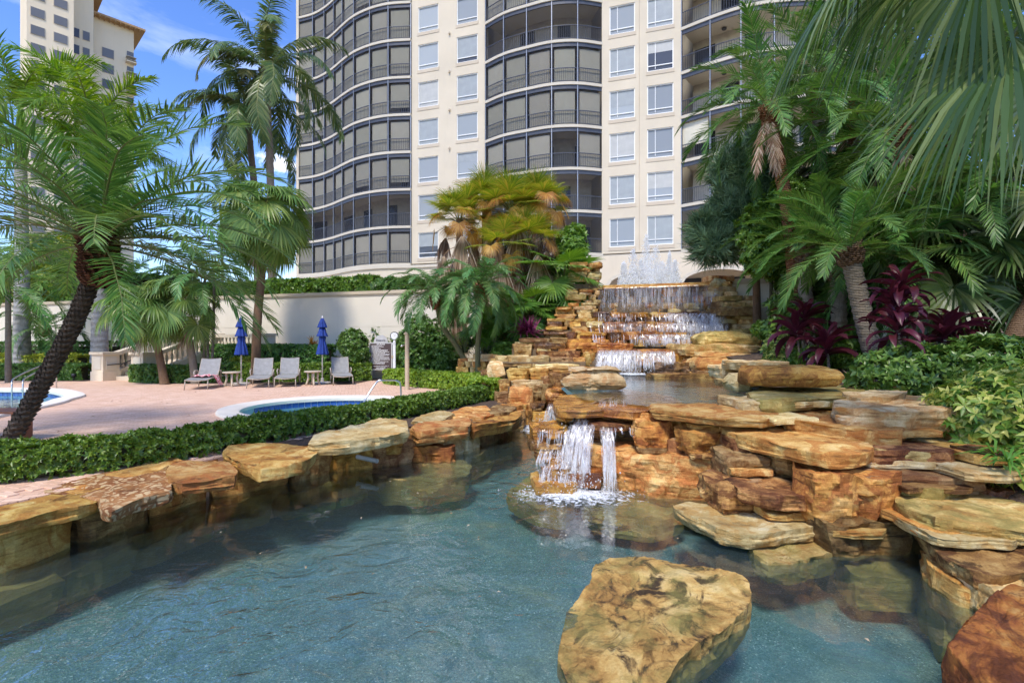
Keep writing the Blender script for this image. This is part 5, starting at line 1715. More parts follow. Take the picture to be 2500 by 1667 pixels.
kind('fan_d', lambda e, s: fan('fan_leaf', 1.0, .95, 44, 300, e, 35, L['fan_dark'], s, hang=.7, tilt=30, split=.5), [70, 45, 20, -5, -30], 2)

def frond(parent, kindname, crown, az, elev, scale, rr, name=None, roll=0.0):
    tab = SP[kindname]
    e, ms = min(tab, key=lambda t: abs(t[0] - elev))
    me = rr.choice(ms)
    o = bpy.data.objects.new(name or me.name.split('.')[0], me)
    link(o, parent)
    o.location = Vector(crown) - parent.location
    de = R(max(-9, min(9, elev - e)))
    o.rotation_euler = (Matrix.Rotation(az, 3, 'Z') @ Matrix.Rotation(-de, 3, 'Y') @ Matrix.Rotation(roll, 3, 'X')).to_euler()
    o.scale = (scale, scale, scale)
    return o

def crown_of(parent, kindname, crown, n, emax, emin, scale, rr, az0=None, drop=0.0, rad=0.06, pw=1.0):
    az0 = rr.uniform(0, 6.28) if az0 is None else az0
    for i in range(n):
        t = (i + .5) / n
        az = az0 + i * 2.39996 + rr.uniform(-.18, .18)
        el = emax + (emin - emax) * t ** pw + rr.uniform(-7, 7)
        c = Vector(crown) + Vector((math.cos(az) * rad, math.sin(az) * rad, -drop * t))
        frond(parent, kindname, c, az, el, scale * rr.uniform(.85, 1.12), rr, roll=rr.uniform(-.2, .2))

def trunk(parent, pts, r0, r1, mat, n=14, steps=26, swell=0.0, ringamp=.02, rings=30, name='trunk'):
    c = catmull(pts, max(2, steps // (len(pts) - 1)))
    m = len(c)
    P, rs = [], []
    K = m * 3
    for i in range(K):
        t = i / (K - 1)
        f = t * (m - 1); k = min(m - 2, int(f))
        P.append(c[k].lerp(c[k + 1], f - k))
        rs.append((r0 + (r1 - r0) * t + swell * math.exp(-t * 14)) * (1 + ringamp * math.sin(t * rings * 6.283) + .03 * noise.noise((t * 9, r0 * 40, 1))))
    return MB().tube(P, rs, n).build(name, mat, parent, smooth=True, sharp=60)

def boots(parent, pts, r, mat, count, ln=.07, w=.05, name='leaf_base', start=0.0, end=1.0, out_=.6):
    """spiral of short pointed leaf bases over a trunk, one mesh"""
    c = catmull(pts, 10)
    m = len(c)
    b = MB()
    for i in range(count):
        t = start + (end - start) * i / count
        f = t * (m - 1); k = min(m - 2, int(f))
        p = c[k].lerp(c[k + 1], f - k)
        ax = (c[k + 1] - c[k]).normalized()
        g = i * 2.39996
        x = ax.cross(Vector((0, 1, .01))).normalized(); y = ax.cross(x)
        d = x * math.cos(g) + y * math.sin(g)
        sd_ = ax.cross(d)
        rr_ = r(t) if callable(r) else r
        q = p + d * rr_ * .96
        jl = ln * (0.75 + .5 * random.Random(i).random())
        tip = q + d * jl * out_ + ax * jl * .75
        b.add([q - sd_ * w - ax * .02, q + sd_ * w - ax * .02, q + sd_ * w * .55 + d * jl * .45 + ax * jl * .25, q - sd_ * w * .55 + d * jl * .45 + ax * jl * .25, tip, q + ax * jl * .7],
              [(0, 1, 2, 3), (3, 2, 4), (2, 1, 5, 4), (0, 3, 4, 5)])
    o = b.build(name, mat, parent)
    o['kind'] = 'stuff'
    return o

# ---- left garden ------------------------------------------------------------
rp = random.Random(11)
# the leaning date palm by the hedge
b0 = at(-4, 1112, 6.55)
pts = [Vector((b0.x, b0.y, 0.0)), at(95, 950, 6.6), at(180, 790, 6.6), at(232, 660, 6.6), at(243, 618, 6.6)]
P1 = thing('date_palm', 'leaning date palm with rough dark trunk and drooping feathery crown by the hedge', 'palm tree', pts[0])
trunk(P1, pts, .088, .08, T['date'], 16, 30, swell=.02)
boots(P1, pts, lambda t: .088 - .01 * t, T['date'], 700, .05, .027, start=.0, end=.9)
cr = at(243, 596, 6.6)
MB().lathe([(.08, -.45), (.12, -.32), (.15, -.12), (.14, .06), (.09, .2), (.03, .3)], cr, 14, lambda a, z: 1 + .18 * noise.noise((math.cos(a) * 2, math.sin(a) * 2, z * 6))).build('crown_shaft', T['fiber'], P1, smooth=True)
boots(P1, [cr + Vector((-.02, 0, -.55)), cr + Vector((0, 0, -.2)), cr + Vector((0, 0, .1))], .12, T['fiber'], 150, .17, .04, name='fibre_tuft', out_=.8)
crown_of(P1, 'sylv', cr + Vector((0, 0, .05)), 30, 84, 2, 1.0, rp, az0=.4, pw=.9)
for az, el, sc in ((-.25, 38, 1.15), (-.6, 18, 1.12), (.15, 55, 1.15), (-.05, 20, 1.15), (3.3, 30, 1.1), (3.0, 0, .9), (-.75, -12, .9), (-.2, 0, 1.1), (.4, -8, 1.05), (-1.55, 60, 1.05)):
    frond(P1, 'sylv', cr, az, el, sc, rp)
# near palm whose trunk stands outside the picture on the left
P3 = thing('date_palm', 'date palm at the left picture edge, only its dark drooping fronds in view', 'palm tree', (-9.0, 7.4, 0))
c3 = Vector((-8.75, 7.6, 3.6))
trunk(P3, [Vector((-9.0, 7.4, 0)), Vector((-8.8, 7.4, 1.6)), c3], .15, .13, T['date'])
crown_of(P3, 'sylv', c3, 24, 80, -18, 1.05, rp, az0=1.0)
# royal palms
def royal(px, ybase, Y, top_y, label, n=15, sc=1.0, lean=0, r=.33):
    b = at(px, ybase, Y); b.z = 0
    c = at(px + lean, top_y, Y)
    r_ = thing('royal_palm', label, 'palm tree', b, group='royal palms by the pool')
    trunk(r_, [b, b.lerp(c, .35) + Vector((.05, 0, 0)), b.lerp(c, .8)], r, r * .62, T['royal'], 18, 24, swell=.12)
    MB().tube([b.lerp(c, .8), b.lerp(c, .92), c], [r * .66, r * .5, r * .2], 14).build('crown_shaft', L['fern'], r_, smooth=True)
    crown_of(r_, 'royal', c, n, 84, -12, sc, rp)
    return r_
royal(52, 890, 22.5, 255, 'royal palm with thick pale grey trunk at the left edge beside the pool', 16, 1.05, -2)
royal(243, 880, 22.0, 330, 'royal palm standing behind the stair, its grey trunk base beside the first pillar', 17, 1.0, -10, r=.34)
# small palm against the wall at the far left
b = at(150, 885, 23.2); b.z = 0
c = at(108, 800, 23)
q_ = thing('pygmy_date_palm', 'small palm with curved thin trunk in front of the wall, far left', 'palm tree', b)
trunk(q_, [b, at(140, 850, 23.2), at(122, 822, 23.1), c], .09, .07, T['thin'], 10)
MB().lathe([(.05, -.42), (.2, -.3), (.27, -.05), (.2, .12), (.08, .25)], c, 12).build('crown_shaft', T['redbark'], q_, smooth=True)
crown_of(q_, 'pygmy', c, 20, 80, -25, 1.15, rp)
# fan palms beside the stair
def livistona(pts, label, n, sc, emin=-48, r0=.13, r1=.10, mat='brown', dead=3, kindname='livi', emax=80):
    r_ = thing('fan_palm', label, 'palm tree', pts[0])
    trunk(r_, pts, r0, r1, T[mat], 12, 24, swell=.04)
    c = pts[-1]
    crown_of(r_, kindname, c, n, emax, emin, sc, rp, drop=.25, pw=1.25)
    for i in range(dead):
        frond(r_, 'dead_f', c + Vector((0, 0, -.25)), i * 2.1 + rp.uniform(0, 1), rp.choice([-60, -80]), sc * .8, rp)
    return r_
def onz(v, z): return Vector((v.x, v.y, z))
livistona([onz(at(402, 895, 18.3), 0), at(385, 850, 18.3), at(365, 795, 18.2), at(352, 758, 18.2)], 'fan palm with slanting brown trunk between the stair and the hedge', 24, .9, emin=-22, dead=1)
livistona([onz(at(477, 892, 18.6), 0), at(466, 850, 18.6), at(448, 790, 18.6), at(440, 745, 18.6)], 'fan palm with slanting ringed trunk in front of the stair landing', 22, .9, emin=-22, mat='pale', dead=1)
livistona([onz(at(624, 905, 19.2), 0), at(628, 790, 19.2), at(640, 650, 19.2), at(642, 525, 19.2)], 'tall slender fan palm with brown trunk behind the blue umbrella', 36, 1.15, emin=-58, r0=.17, r1=.12, dead=4)
# three thin stems
r_ = thing('clumping_palm', 'cluster of three thin grey palm stems beside the landing balustrade', 'palm tree', onz(at(508, 895, 19.0), 0))
for px0, px1, yt in ((497, 494, 690), (507, 500, 680), (515, 522, 670)):
    c = at(px1, yt, 19.0)
    trunk(r_, [onz(at(px0, 895, 19.0), 0), at((px0 + px1) / 2 + 3, 800, 19.0), c], .055, .04, T['thin'], 8, name='stem')
    crown_of(r_, 'pygmy', c, 9, 75, -10, 1.05, rp)
# coconut palms on the terrace behind the wall
def coco(px_b, px_m, px_t, ytop, Y, label, n, sc):
    b = at(px_b, 700, Y); b.z = 3.42
    c = at(px_t, ytop, Y)
    r_ = thing('coconut_palm', label, 'palm tree', b)
    trunk(r_, [b, at(px_m, (700 + ytop) / 2, Y), at((px_m + px_t) / 2, ytop * .75 + 700 * .25, Y), c], .22, .14, T['grey'], 14, 30)
    MB().lathe([(.14, -.9), (.2, -.5), (.28, -.1), (.2, .25), (.05, .5)], c, 12).build('crown_shaft', T['brown'], r_, smooth=True)
    for i in range(9):
        a = i * .7
        p = c + Vector((math.cos(a) * .34, math.sin(a) * .34, -.25 - .12 * (i % 3)))
        MB().lathe([(.02, -.14), (.10, -.07), (.115, .03), (.06, .12), (.01, .14)], p, 8).build('coconut', T['green'], r_, smooth=True)
    crown_of(r_, 'coco', c, n, 82, -40, sc, rp, drop=.3)
    for az in (3.9, 5.2): frond(r_, 'coco_yellow', c, az, 20 if az < 4 else 50, sc, rp)
    return r_
coco(665, 660, 650, 168, 27.0, 'taller coconut palm rising against the sky beside the curved balconies', 21, .92)
coco(632, 622, 603, 262, 28.5, 'shorter coconut palm, its trunk leaning left of the taller one', 17, .86)
# palm tips over the wall
b = at(545, 700, 30); b.z = 3.42
r_ = thing('young_palm', 'small palm tip showing above the date fronds left of the coconut trunks', 'palm tree', b)
trunk(r_, [b, at(540, 560, 30), at(536, 470, 30)], .08, .06, T['thin'], 8)
crown_of(r_, 'pygmy', at(536, 470, 30), 10, 80, -20, 1.1, rp)
# filler palms low on the left
for px, yb, yc, Y, lab, sc in ((20, 900, 700, 19, 'bushy palm low at the left edge in front of the wall', 1.3), (300, 890, 700, 24.3, 'slim palm against the wall behind the stair', 1.35), (180, 890, 680, 24.5, 'palm against the wall left of the stair', 1.4)):
    b = at(px, yb, Y); b.z = 0
    c = at(px, yc, Y)
    r_ = thing('garden_palm', lab, 'palm tree', b)
    trunk(r_, [b, b.lerp(c, .5), c], .10, .08, T['thin'], 10)
    crown_of(r_, 'dater', c, 20, 80, -30, sc * .75, rp)

# ---- pygmy dates in front of the waterfall ------------------------------------
def pygmy(pts, label, n, sc, mat='green'):
    r_ = thing('pygmy_date_palm', label, 'palm tree', pts[0], group='pygmy date palms by the waterfall')
    trunk(r_, pts, .085, .075, T[mat], 12, 24, swell=.05, ringamp=.05)
    c = pts[-1]
    MB().lathe([(.07, -.62), (.15, -.48), (.19, -.2), (.17, .05), (.06, .25)], c, 12, lambda a, z: 1 + .25 * noise.noise((math.cos(a) * 3, math.sin(a) * 3, z * 9))).build('crown_shaft', T['redbark'], r_, smooth=True)
    crown_of(r_, 'pygmy', c, n, 66, -22, sc * .88, rp)
    return r_
pygmy([onz(at(1158, 905, 16.6), .35), at(1118, 850, 16.6), at(1078, 790, 16.6), at(1062, 710, 16.6)], 'pygmy date palm with trunk slanting to the left, in front of the retaining wall', 34, 1.05)
pygmy([onz(at(1168, 908, 16.2), .35), at(1166, 850, 16.2), at(1172, 775, 16.2), at(1170, 700, 16.2)], 'pygmy date palm with upright trunk beside the stacked stones', 40, 1.1)

# ---- cabbage palm clump with dry skirts --------------------------------------
rs_ = random.Random(23)
def skirted(px, ytop, Y, zb, label, green, orange, dead, sc=1.0, lean=0, fresh=0):
    c = at(px, ytop, Y)
    b = Vector((c.x + lean, c.y, zb))
    r_ = thing('cabbage_palm', label, 'palm tree', b, group='skirted palms left of the waterfall')
    trunk(r_, [b, b.lerp(c, .5), c], .17, .13, T['brown'], 12)
    crown_of(r_, 'sabal', c, green + 9, 88, 12, sc, rs_, drop=.15)
    crown_of(r_, 'sabal_o', c + Vector((0, 0, -.1)), orange, 40, -15, sc, rs_, drop=.2)
    H = c.z - zb
    for i in range(dead):
        t = (i + .5) / dead
        az = i * 2.4 + rs_.uniform(-.3, .3)
        frond(r_, 'dead_f', c + Vector((0, 0, -.25 - t * min(3.3, H * .65))), az, 4 - 62 * t ** .9 + rs_.uniform(-8, 8), sc * rs_.uniform(.85, 1.2), rs_)
    for i in range(fresh):
        frond(r_, 'sabal_g', c + Vector((0, 0, -1.5)), i * 1.3, 20, sc, rs_)
    return r_
skirted(1122, 535, 20.4, .8, 'skirted palm, leftmost of the clump, with brown hanging leaves', 13, 9, 30, 1.0)
skirted(1185, 500, 21.0, .8, 'skirted palm with yellow green top in the clump, second from left', 14, 8, 16, 1.0)
skirted(1250, 512, 20.2, .8, 'skirted palm in the middle of the clump above the dry leaves', 14, 10, 34, 1.05)
skirted(1318, 500, 20.6, .9, 'skirted palm with orange fringe at the right end of the clump', 13, 13, 28, 1.0)
skirted(1290, 590, 19.6, .9, 'short palm with long dry skirt in front of the clump', 6, 4, 34, 1.0)
skirted(1225, 600, 19.4, .8, 'half dead palm hanging brown above the pygmy date palms', 4, 3, 32, .95)
for px, y, Y, lab, sc in ((1372, 690, 18.9, 'low green fan palm left of the waterfall pier', 1.25), (1285, 770, 18.2, 'young fan palm with bright spiky leaves beside the red bromeliad', .95), (1215, 805, 18.6, 'young fan palm behind the upright pygmy date', .9), (1335, 775, 18.4, 'young fan palm at the foot of the left pier', .8), (1180, 820, 18.4, 'low fan palm under the pygmy date crowns', .75)):
    c = at(px, y, Y)
    b = Vector((c.x, c.y, .9))
    r_ = thing('fan_palm', lab, 'palm tree', b)
    trunk(r_, [b, b.lerp(c, .6), c], .09, .07, T['brown'], 8)
    crown_of(r_, 'sabal_g', c, 15, 80, -12, sc, rs_)

# ---- right garden ---------------------------------------------------------------
rq = random.Random(37)
def datepalm(pts, label, n, sc, mat='redbark', r0=.17, r1=.15, dead=3, kindname='dater', emin=-35, extra=()):
    r_ = thing('date_palm', label, 'palm tree', pts[0])
    trunk(r_, pts, r0, r1, T[mat], 14, 26, swell=.05, ringamp=.06, rings=22)
    c = pts[-1]
    boots(r_, [pts[-2].lerp(c, .4), c], r1 * 1.02, T['redbark' if mat != 'pale' else 'brown'], 60, .16, .06, out_=.5)
    crown_of(r_, kindname, c, n, 82, emin, sc, rq)
    for i in range(dead):
        frond(r_, 'dead_p', c + Vector((0, 0, -.2)), rq.uniform(0, 6.28), rq.choice([-60, -80]), sc, rq)
    for az, el, s2 in extra: frond(r_, kindname, c, az, el, s2, rq)
    return r_
datepalm([onz(at(1945, 760, 13), 1.0), at(1935, 620, 13), at(1915, 470, 13), at(1890, 340, 13), at(1875, 262, 13)], 'tall date palm with peeling red brown trunk in front of the open balconies', 26, .84, dead=3,
         extra=((3.05, 18, .85),))
datepalm([onz(at(2240, 820, 11), .8), at(2240, 640, 11), at(2228, 500, 11), at(2200, 380, 11), at(2192, 320, 11)], 'date palm with scaly red trunk in the middle of the right hand thicket', 30, .9, dead=4)
datepalm([onz(at(2160, 940, 9.3), .55), at(2130, 860, 9.3), at(2105, 760, 9.3), at(2085, 670, 9.3), at(2072, 612, 9.3)], 'date palm with curved ringed trunk behind the burgundy plants', 28, .66, mat='pale', r0=.16, dead=0, emin=-12)
datepalm([onz(at(2262, 930, 10.2), .6), at(2258, 800, 10.2), at(2245, 680, 10.2), at(2238, 610, 10.2)], 'date palm with pale trunk right of the tallest burgundy plant', 30, .82, mat='pale', dead=2)
datepalm([onz(at(1975, 850, 12.6), .9), at(1970, 760, 12.6), at(1965, 690, 12.6), at(1965, 610, 12.6)], 'low date palm spreading beside the right waterfall pier', 20, .64, mat='pale', dead=1, emin=5)
datepalm([onz(at(2045, 870, 11.8), .8), at(2048, 740, 11.8), at(2040, 600, 11.8)], 'date palm low behind the burgundy plants, under the red trunk', 24, .7, mat='pale', dead=1, emin=-5)
datepalm([onz(at(2335, 830, 12.5), .9), at(2345, 600, 12.5), at(2325, 460, 12.5), at(2330, 330, 12.5)], 'dark trunked palm near the right edge of the thicket', 28, 1.0, mat='brown', dead=3)
datepalm([onz(at(2110, 800, 14.2), 1.0), at(2120, 600, 14.2), at(2100, 420, 14.2), at(2090, 250, 14.2)], 'tall palm at the back of the thicket against the building', 30, 1.1, mat='grey', dead=2)
datepalm([onz(at(2450, 820, 13.0), .9), at(2440, 560, 13.0), at(2430, 300, 13.0), at(2440, 130, 13.0)], 'tall palm behind the near fan leaves, upper right', 30, 1.15, mat='grey', dead=2)
datepalm([onz(at(2010, 800, 14.4), 1.0), at(2015, 560, 14.4), at(2000, 350, 14.4), at(1995, 190, 14.4)], 'tall palm behind the red trunked palm, hiding the curved balconies', 30, 1.0, mat='grey', dead=1)
datepalm([onz(at(2210, 800, 15.0), 1.0), at(2215, 500, 15.0), at(2200, 260, 15.0), at(2205, 90, 15.0)], 'tallest grey trunked palm at the back of the thicket', 30, 1.15, mat='grey', dead=1)
# slanting thin stems at the right edge
r_ = thing('clumping_palm', 'leaning thin palm stems crossing the wall at the right edge', 'palm tree', onz(at(2480, 870, 9.0), .7))
for (x0, y0, x1, y1) in ((2475, 830, 2405, 470), (2500, 790, 2440, 440), (2525, 770, 2470, 420), (2505, 860, 2560, 480)):
    c = at(x1, y1, 9.2)
    trunk(r_, [at(x0, y0, 9.0), at((x0 + x1) / 2 + 4, (y0 + y1) / 2, 9.1), c], .06, .045, T['thin'], 8, name='stem')
    crown_of(r_, 'dater', c, 10, 75, -25, .62, rq)
r_ = thing('leaning_tree_trunk', 'thick grey trunk leaning at the right edge behind the variegated shrub', 'tree', onz(at(2470, 890, 8.5), .75))
trunk(r_, [at(2455, 890, 8.5), at(2490, 800, 8.5), at(2540, 700, 8.5), at(2600, 520, 8.6)], .16, .12, T['brown'], 12)
crown_of(r_, 'fan_d', at(2600, 520, 8.6), 12, 70, -30, 1.0, rq)
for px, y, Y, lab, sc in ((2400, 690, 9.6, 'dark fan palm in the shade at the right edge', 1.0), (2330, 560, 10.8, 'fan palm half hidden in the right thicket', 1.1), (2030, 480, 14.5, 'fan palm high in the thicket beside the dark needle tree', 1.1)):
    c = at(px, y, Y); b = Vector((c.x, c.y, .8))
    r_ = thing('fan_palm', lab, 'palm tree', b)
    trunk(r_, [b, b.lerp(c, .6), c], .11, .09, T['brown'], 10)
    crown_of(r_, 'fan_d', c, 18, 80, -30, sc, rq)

# the near fan palm: crown just outside the frame, upper right
NEAR = thing('fan_palm', 'overhanging fan palm with huge dark leaves filling the upper right corner', 'palm tree', (5.3, 4.3, .6))
nc = Vector((5.3, 4.3, 5.2))
trunk(NEAR, [Vector((5.3, 4.3, .5)), Vector((5.45, 4.35, 2.8)), nc], .17, .14, T['brown'], 14)
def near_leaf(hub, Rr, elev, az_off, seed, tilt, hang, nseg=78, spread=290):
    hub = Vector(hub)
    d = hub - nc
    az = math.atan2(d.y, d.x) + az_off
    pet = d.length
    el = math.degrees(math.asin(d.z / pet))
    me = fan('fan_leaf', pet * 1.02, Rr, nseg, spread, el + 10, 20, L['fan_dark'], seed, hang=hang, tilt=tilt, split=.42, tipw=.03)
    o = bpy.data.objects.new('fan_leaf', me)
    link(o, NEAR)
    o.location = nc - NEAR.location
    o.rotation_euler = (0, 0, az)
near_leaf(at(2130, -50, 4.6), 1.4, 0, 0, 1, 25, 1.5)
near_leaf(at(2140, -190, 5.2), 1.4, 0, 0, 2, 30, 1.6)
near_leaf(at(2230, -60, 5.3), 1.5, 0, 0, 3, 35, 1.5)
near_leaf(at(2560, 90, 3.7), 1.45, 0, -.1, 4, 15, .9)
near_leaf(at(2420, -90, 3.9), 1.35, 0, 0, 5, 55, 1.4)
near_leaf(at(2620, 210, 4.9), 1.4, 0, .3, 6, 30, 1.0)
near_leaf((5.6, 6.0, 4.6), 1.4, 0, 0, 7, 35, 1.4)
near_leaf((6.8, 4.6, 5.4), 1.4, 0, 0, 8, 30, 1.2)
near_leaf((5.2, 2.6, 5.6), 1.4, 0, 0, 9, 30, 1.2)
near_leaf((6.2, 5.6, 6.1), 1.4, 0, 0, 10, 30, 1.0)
# ================================================================ hedges, shrubs and small plants
def leaf_tpl(l, w, fold=.25, curl=.15):
    V = np.array([(0, 0, 0), (l * .5, -w / 2, fold * w - curl * l * .2), (l * .5, 0, -curl * l * .1), (l * .5, w / 2, fold * w - curl * l * .2), (l, 0, -curl * l)])
    return V, np.array([(0, 1, 4, 2), (0, 2, 4, 3)])
def rosette(k, l, w, rise=35, fold=.25, curl=.2, jit=.15, seed=0):
    rr = np.random.RandomState(seed)
    Vs, Fs = [], []
    v, f = leaf_tpl(l, w, fold, curl)
    for i in range(k):
        a = 2 * math.pi * (i + rr.uniform(-.2, .2)) / k; e = R(rise) + rr.uniform(-.3, .3)
        s = 1 + rr.uniform(-jit, jit)
        x = v[:, 0] * s; y = v[:, 1] * s; z = v[:, 2] * s
        x2 = x * math.cos(e) - z * math.sin(e); z2 = x * math.sin(e) + z * math.cos(e)
        Fs.append(f + len(Vs) * len(v))
        Vs.append(np.stack([x2 * math.cos(a) - y * math.sin(a), x2 * math.sin(a) + y * math.cos(a), z2], 1))
    return np.concatenate(Vs), np.concatenate(Fs)
def tuft(k, l, w, spread=55, seed=0, droop=.25):
    rr = np.random.RandomState(seed)
    V, Fq = [], []
    for i in range(k):
        a = rr.uniform(0, 6.283); e = R(90 - spread * math.sqrt(rr.rand()))
        ll = l * rr.uniform(.7, 1.1)
        d = np.array([math.cos(a) * math.cos(e), math.sin(a) * math.cos(e), math.sin(e)])
        sd_ = np.array([-math.sin(a), math.cos(a), 0])
        st = len(V); q = np.zeros(3)
        for j, wf in enumerate((.7, 1, .1)):
            V += [q - sd_ * w * wf / 2, q + sd_ * w * wf / 2]
            dd = d + np.array([0, 0, -droop * (j + .5)]); q = q + dd / np.linalg.norm(dd) * ll / 2
        Fq += strip_quads(st, 3, 2)
    return np.array(V), np.array(Fq)

def scatter(name, P, N, tpls, mat, sc=(.8, 1.2), seed=1, parent=None, kindtag='stuff'):
    rr = np.random.RandomState(seed)
    P = np.asarray(P, float); N = np.asarray(N, float)
    N = N / np.maximum(1e-6, np.linalg.norm(N, axis=1))[:, None]
    ref = rr.normal(size=N.shape)
    X = np.cross(ref, N); X /= np.maximum(1e-6, np.linalg.norm(X, axis=1))[:, None]
    Y_ = np.cross(N, X)
    S = rr.uniform(sc[0], sc[1], len(P))
    which = rr.randint(0, len(tpls), len(P))
    Vs, Fs, n = [], [], 0
    for t, (v, f) in enumerate(tpls):
        ix = np.where(which == t)[0]
        if not len(ix): continue
        vv = (v[None, :, 0:1] * X[ix][:, None, :] + v[None, :, 1:2] * Y_[ix][:, None, :] + v[None, :, 2:3] * N[ix][:, None, :]) * S[ix][:, None, None] + P[ix][:, None, :]
        ff = f[None] + (np.arange(len(ix)) * len(v))[:, None, None] + n
        Vs.append(vv.reshape(-1, 3)); Fs.append(ff.reshape(-1, f.shape[1])); n += len(ix) * len(v)
    V = np.concatenate(Vs)
    off = np.array(parent.location) if parent is not None else np.zeros(3)
    me = np_mesh(name, V - off, np.concatenate(Fs), mat)
    o = bpy.data.objects.new(name, me)
    link(o, parent)
    if kindtag: o['kind'] = kindtag
    return o

def path_pts(path, closed=False):
    P = [np.array(p, float) for p in path]
    seg = [np.linalg.norm(b - a) for a, b in zip(P[:-1], P[1:])]
    return P, np.cumsum([0] + seg)

def hedge(name, path, w, h, z0, n, tpls, mat, label, cat='hedge', seed=1, sc=(.8, 1.2), core=True, bottom=.0, bump_=.05, group=None, smooth=3, zfun=None, core_mat=None):
    path = [tuple(p[:2]) for p in catmull([Vector((p[0], p[1], 0)) for p in path], smooth)]
    P, cum = path_pts(path)
    rr = np.random.RandomState(seed)
    mid = P[len(P) // 2]
    root = thing(name, label, cat, (mid[0], mid[1], z0), group=group)
    tot = cum[-1]
    s = rr.uniform(-w * .3, tot + w * .3, n)
    per = 2 * h + w
    u = rr.uniform(0, per, n)
    pts, nrm = [], []
    for si, ui in zip(s, u):
        sc_ = min(max(si, 0), tot - 1e-4)
        k = int(np.searchsorted(cum, sc_, side='right') - 1); k = min(k, len(P) - 2)
        d = (P[k + 1] - P[k]) / max(1e-6, cum[k + 1] - cum[k])
        c = P[k] + d * (sc_ - cum[k]) + d * (si - sc_)
        nn = np.array([-d[1], d[0]])
        if ui < h: lat, z = -w / 2, ui; nv = np.array([-nn[0], -nn[1], .35])
        elif ui < h + w: lat, z = ui - h - w / 2, h; nv = np.array([0, 0, 1.0]) + .25 * np.append(nn * (ui - h - w / 2) / w * 2, 0)
        else: lat, z = w / 2, ui - h - w; nv = np.array([nn[0], nn[1], .35])
        if z < bottom * h and rr.rand() < .75: z = bottom * h + rr.rand() * (h * (1 - bottom))
        # rounded shoulders and lumpy outline
        e = max(0, (z / h - .7) / .3) * max(0, abs(lat) / (w / 2) - .5) * 2
        g = noise.noise((c[0] * 2.2, c[1] * 2.2, z * 2.2)) + .5 * noise.noise((c[0] * 5.5, c[1] * 5.5, z * 5.5 + 4))
        inn = abs(rr.normal(0, .035)) + e * .05
        over = 0 if abs(si - sc_) < 1e-6 else .6
        p = np.array([c[0] + nn[0] * lat * (1 - over * .3), c[1] + nn[1] * lat * (1 - over * .3), z0 + z])
        p = p + nv / np.linalg.norm(nv) * (bump_ * g - inn)
        pts.append(p); nrm.append(nv + rr.normal(0, .45, 3))
    scatter('foliage', pts, nrm, tpls, mat, sc, seed + 5, root)
    if core:
        b = MB()
        a_, b_ = [], []
        for i in range(len(P)):
            d = P[min(i + 1, len(P) - 1)] - P[max(i - 1, 0)]; d = d / np.linalg.norm(d)
            nn = np.array([-d[1], d[0]])
            a_.append(P[i] + nn * w * .34); b_.append(P[i] - nn * w * .34)
        b.prism([tuple(q) for q in a_] + [tuple(q) for q in b_[::-1]], z0 + max(bottom * h, .02), z0 + h * .86)
        b.build('branches', core_mat or M['twig'], root)
    if bottom > 0:
        st = MB()
        for i in range(int(tot / .22)):
            si = (i + rr.rand()) * .22
            if si >= tot: break
            k = min(int(np.searchsorted(cum, si, side='right') - 1), len(P) - 2)
            c = P[k] + (P[k + 1] - P[k]) * ((si - cum[k]) / max(1e-6, cum[k + 1] - cum[k]))
            for _ in range(2):
                o = rr.normal(0, w * .12, 2); o2 = rr.normal(0, w * .22, 2)
                st.tube([(c[0] + o[0], c[1] + o[1], z0 - .02), (c[0] + o2[0], c[1] + o2[1], z0 + h * .6)], [.011, .006], 5)
        o = st.build('stems', M['twig'], root); o['kind'] = 'stuff'
    return root

def ball(name, blobs, n, tpls, mat, label, cat, seed=1, sc=(.8, 1.2), stems=(), base=None, core=.55, core_mat=None, rough=.18, stem_mat=None, group=None, shell=.16):
    """shrub or small tree: leaves over several lumpy ellipsoids"""
    rr = np.random.RandomState(seed)
    if base is None: base = Vector((blobs[0][0], blobs[0][1], blobs[0][2] - blobs[0][5]))
    root = thing(name, label, cat, base, group=group)
    ar = np.array([b[3] * b[4] + b[4] * b[5] + b[3] * b[5] for b in blobs]); ar = ar / ar.sum()
    pts, nrm = [], []
    for b, k in zip(blobs, (ar * n).astype(int)):
        d = rr.normal(size=(k, 3)); d /= np.linalg.norm(d, axis=1)[:, None]
        for dv in d:
            g = 1 + rough * noise.noise(Vector(dv) * 2.3 + Vector(b[:3])) + rough * .6 * noise.noise(Vector(dv) * 6 + Vector(b[:3]))
            g -= abs(rr.normal(0, shell))
            pts.append((b[0] + dv[0] * b[3] * g, b[1] + dv[1] * b[4] * g, b[2] + dv[2] * b[5] * g))
            nrm.append(dv * np.array([1, 1, 1]) + np.array([0, 0, .35]) + rr.normal(0, .45, 3))
    scatter('foliage', pts, nrm, tpls, mat, sc, seed + 3, root)
    for s_ in stems:
        MB().tube(s_[0], s_[1], 8).build('stem', stem_mat or M['twig'], root, smooth=True)
    return root

ROS = [rosette(7, .050, .022, 38, seed=i) for i in range(4)]
ROS_S = [rosette(6, .075, .036, 40, seed=i + 9) for i in range(3)]
ROS_M = [rosette(6, .095, .045, 35, seed=i + 19) for i in range(3)]
ROS_L = [rosette(8, .115, .045, 18, curl=.35, seed=i + 29) for i in range(4)]
ROS_T = [rosette(6, .16, .075, 30, seed=i + 39) for i in range(3)]

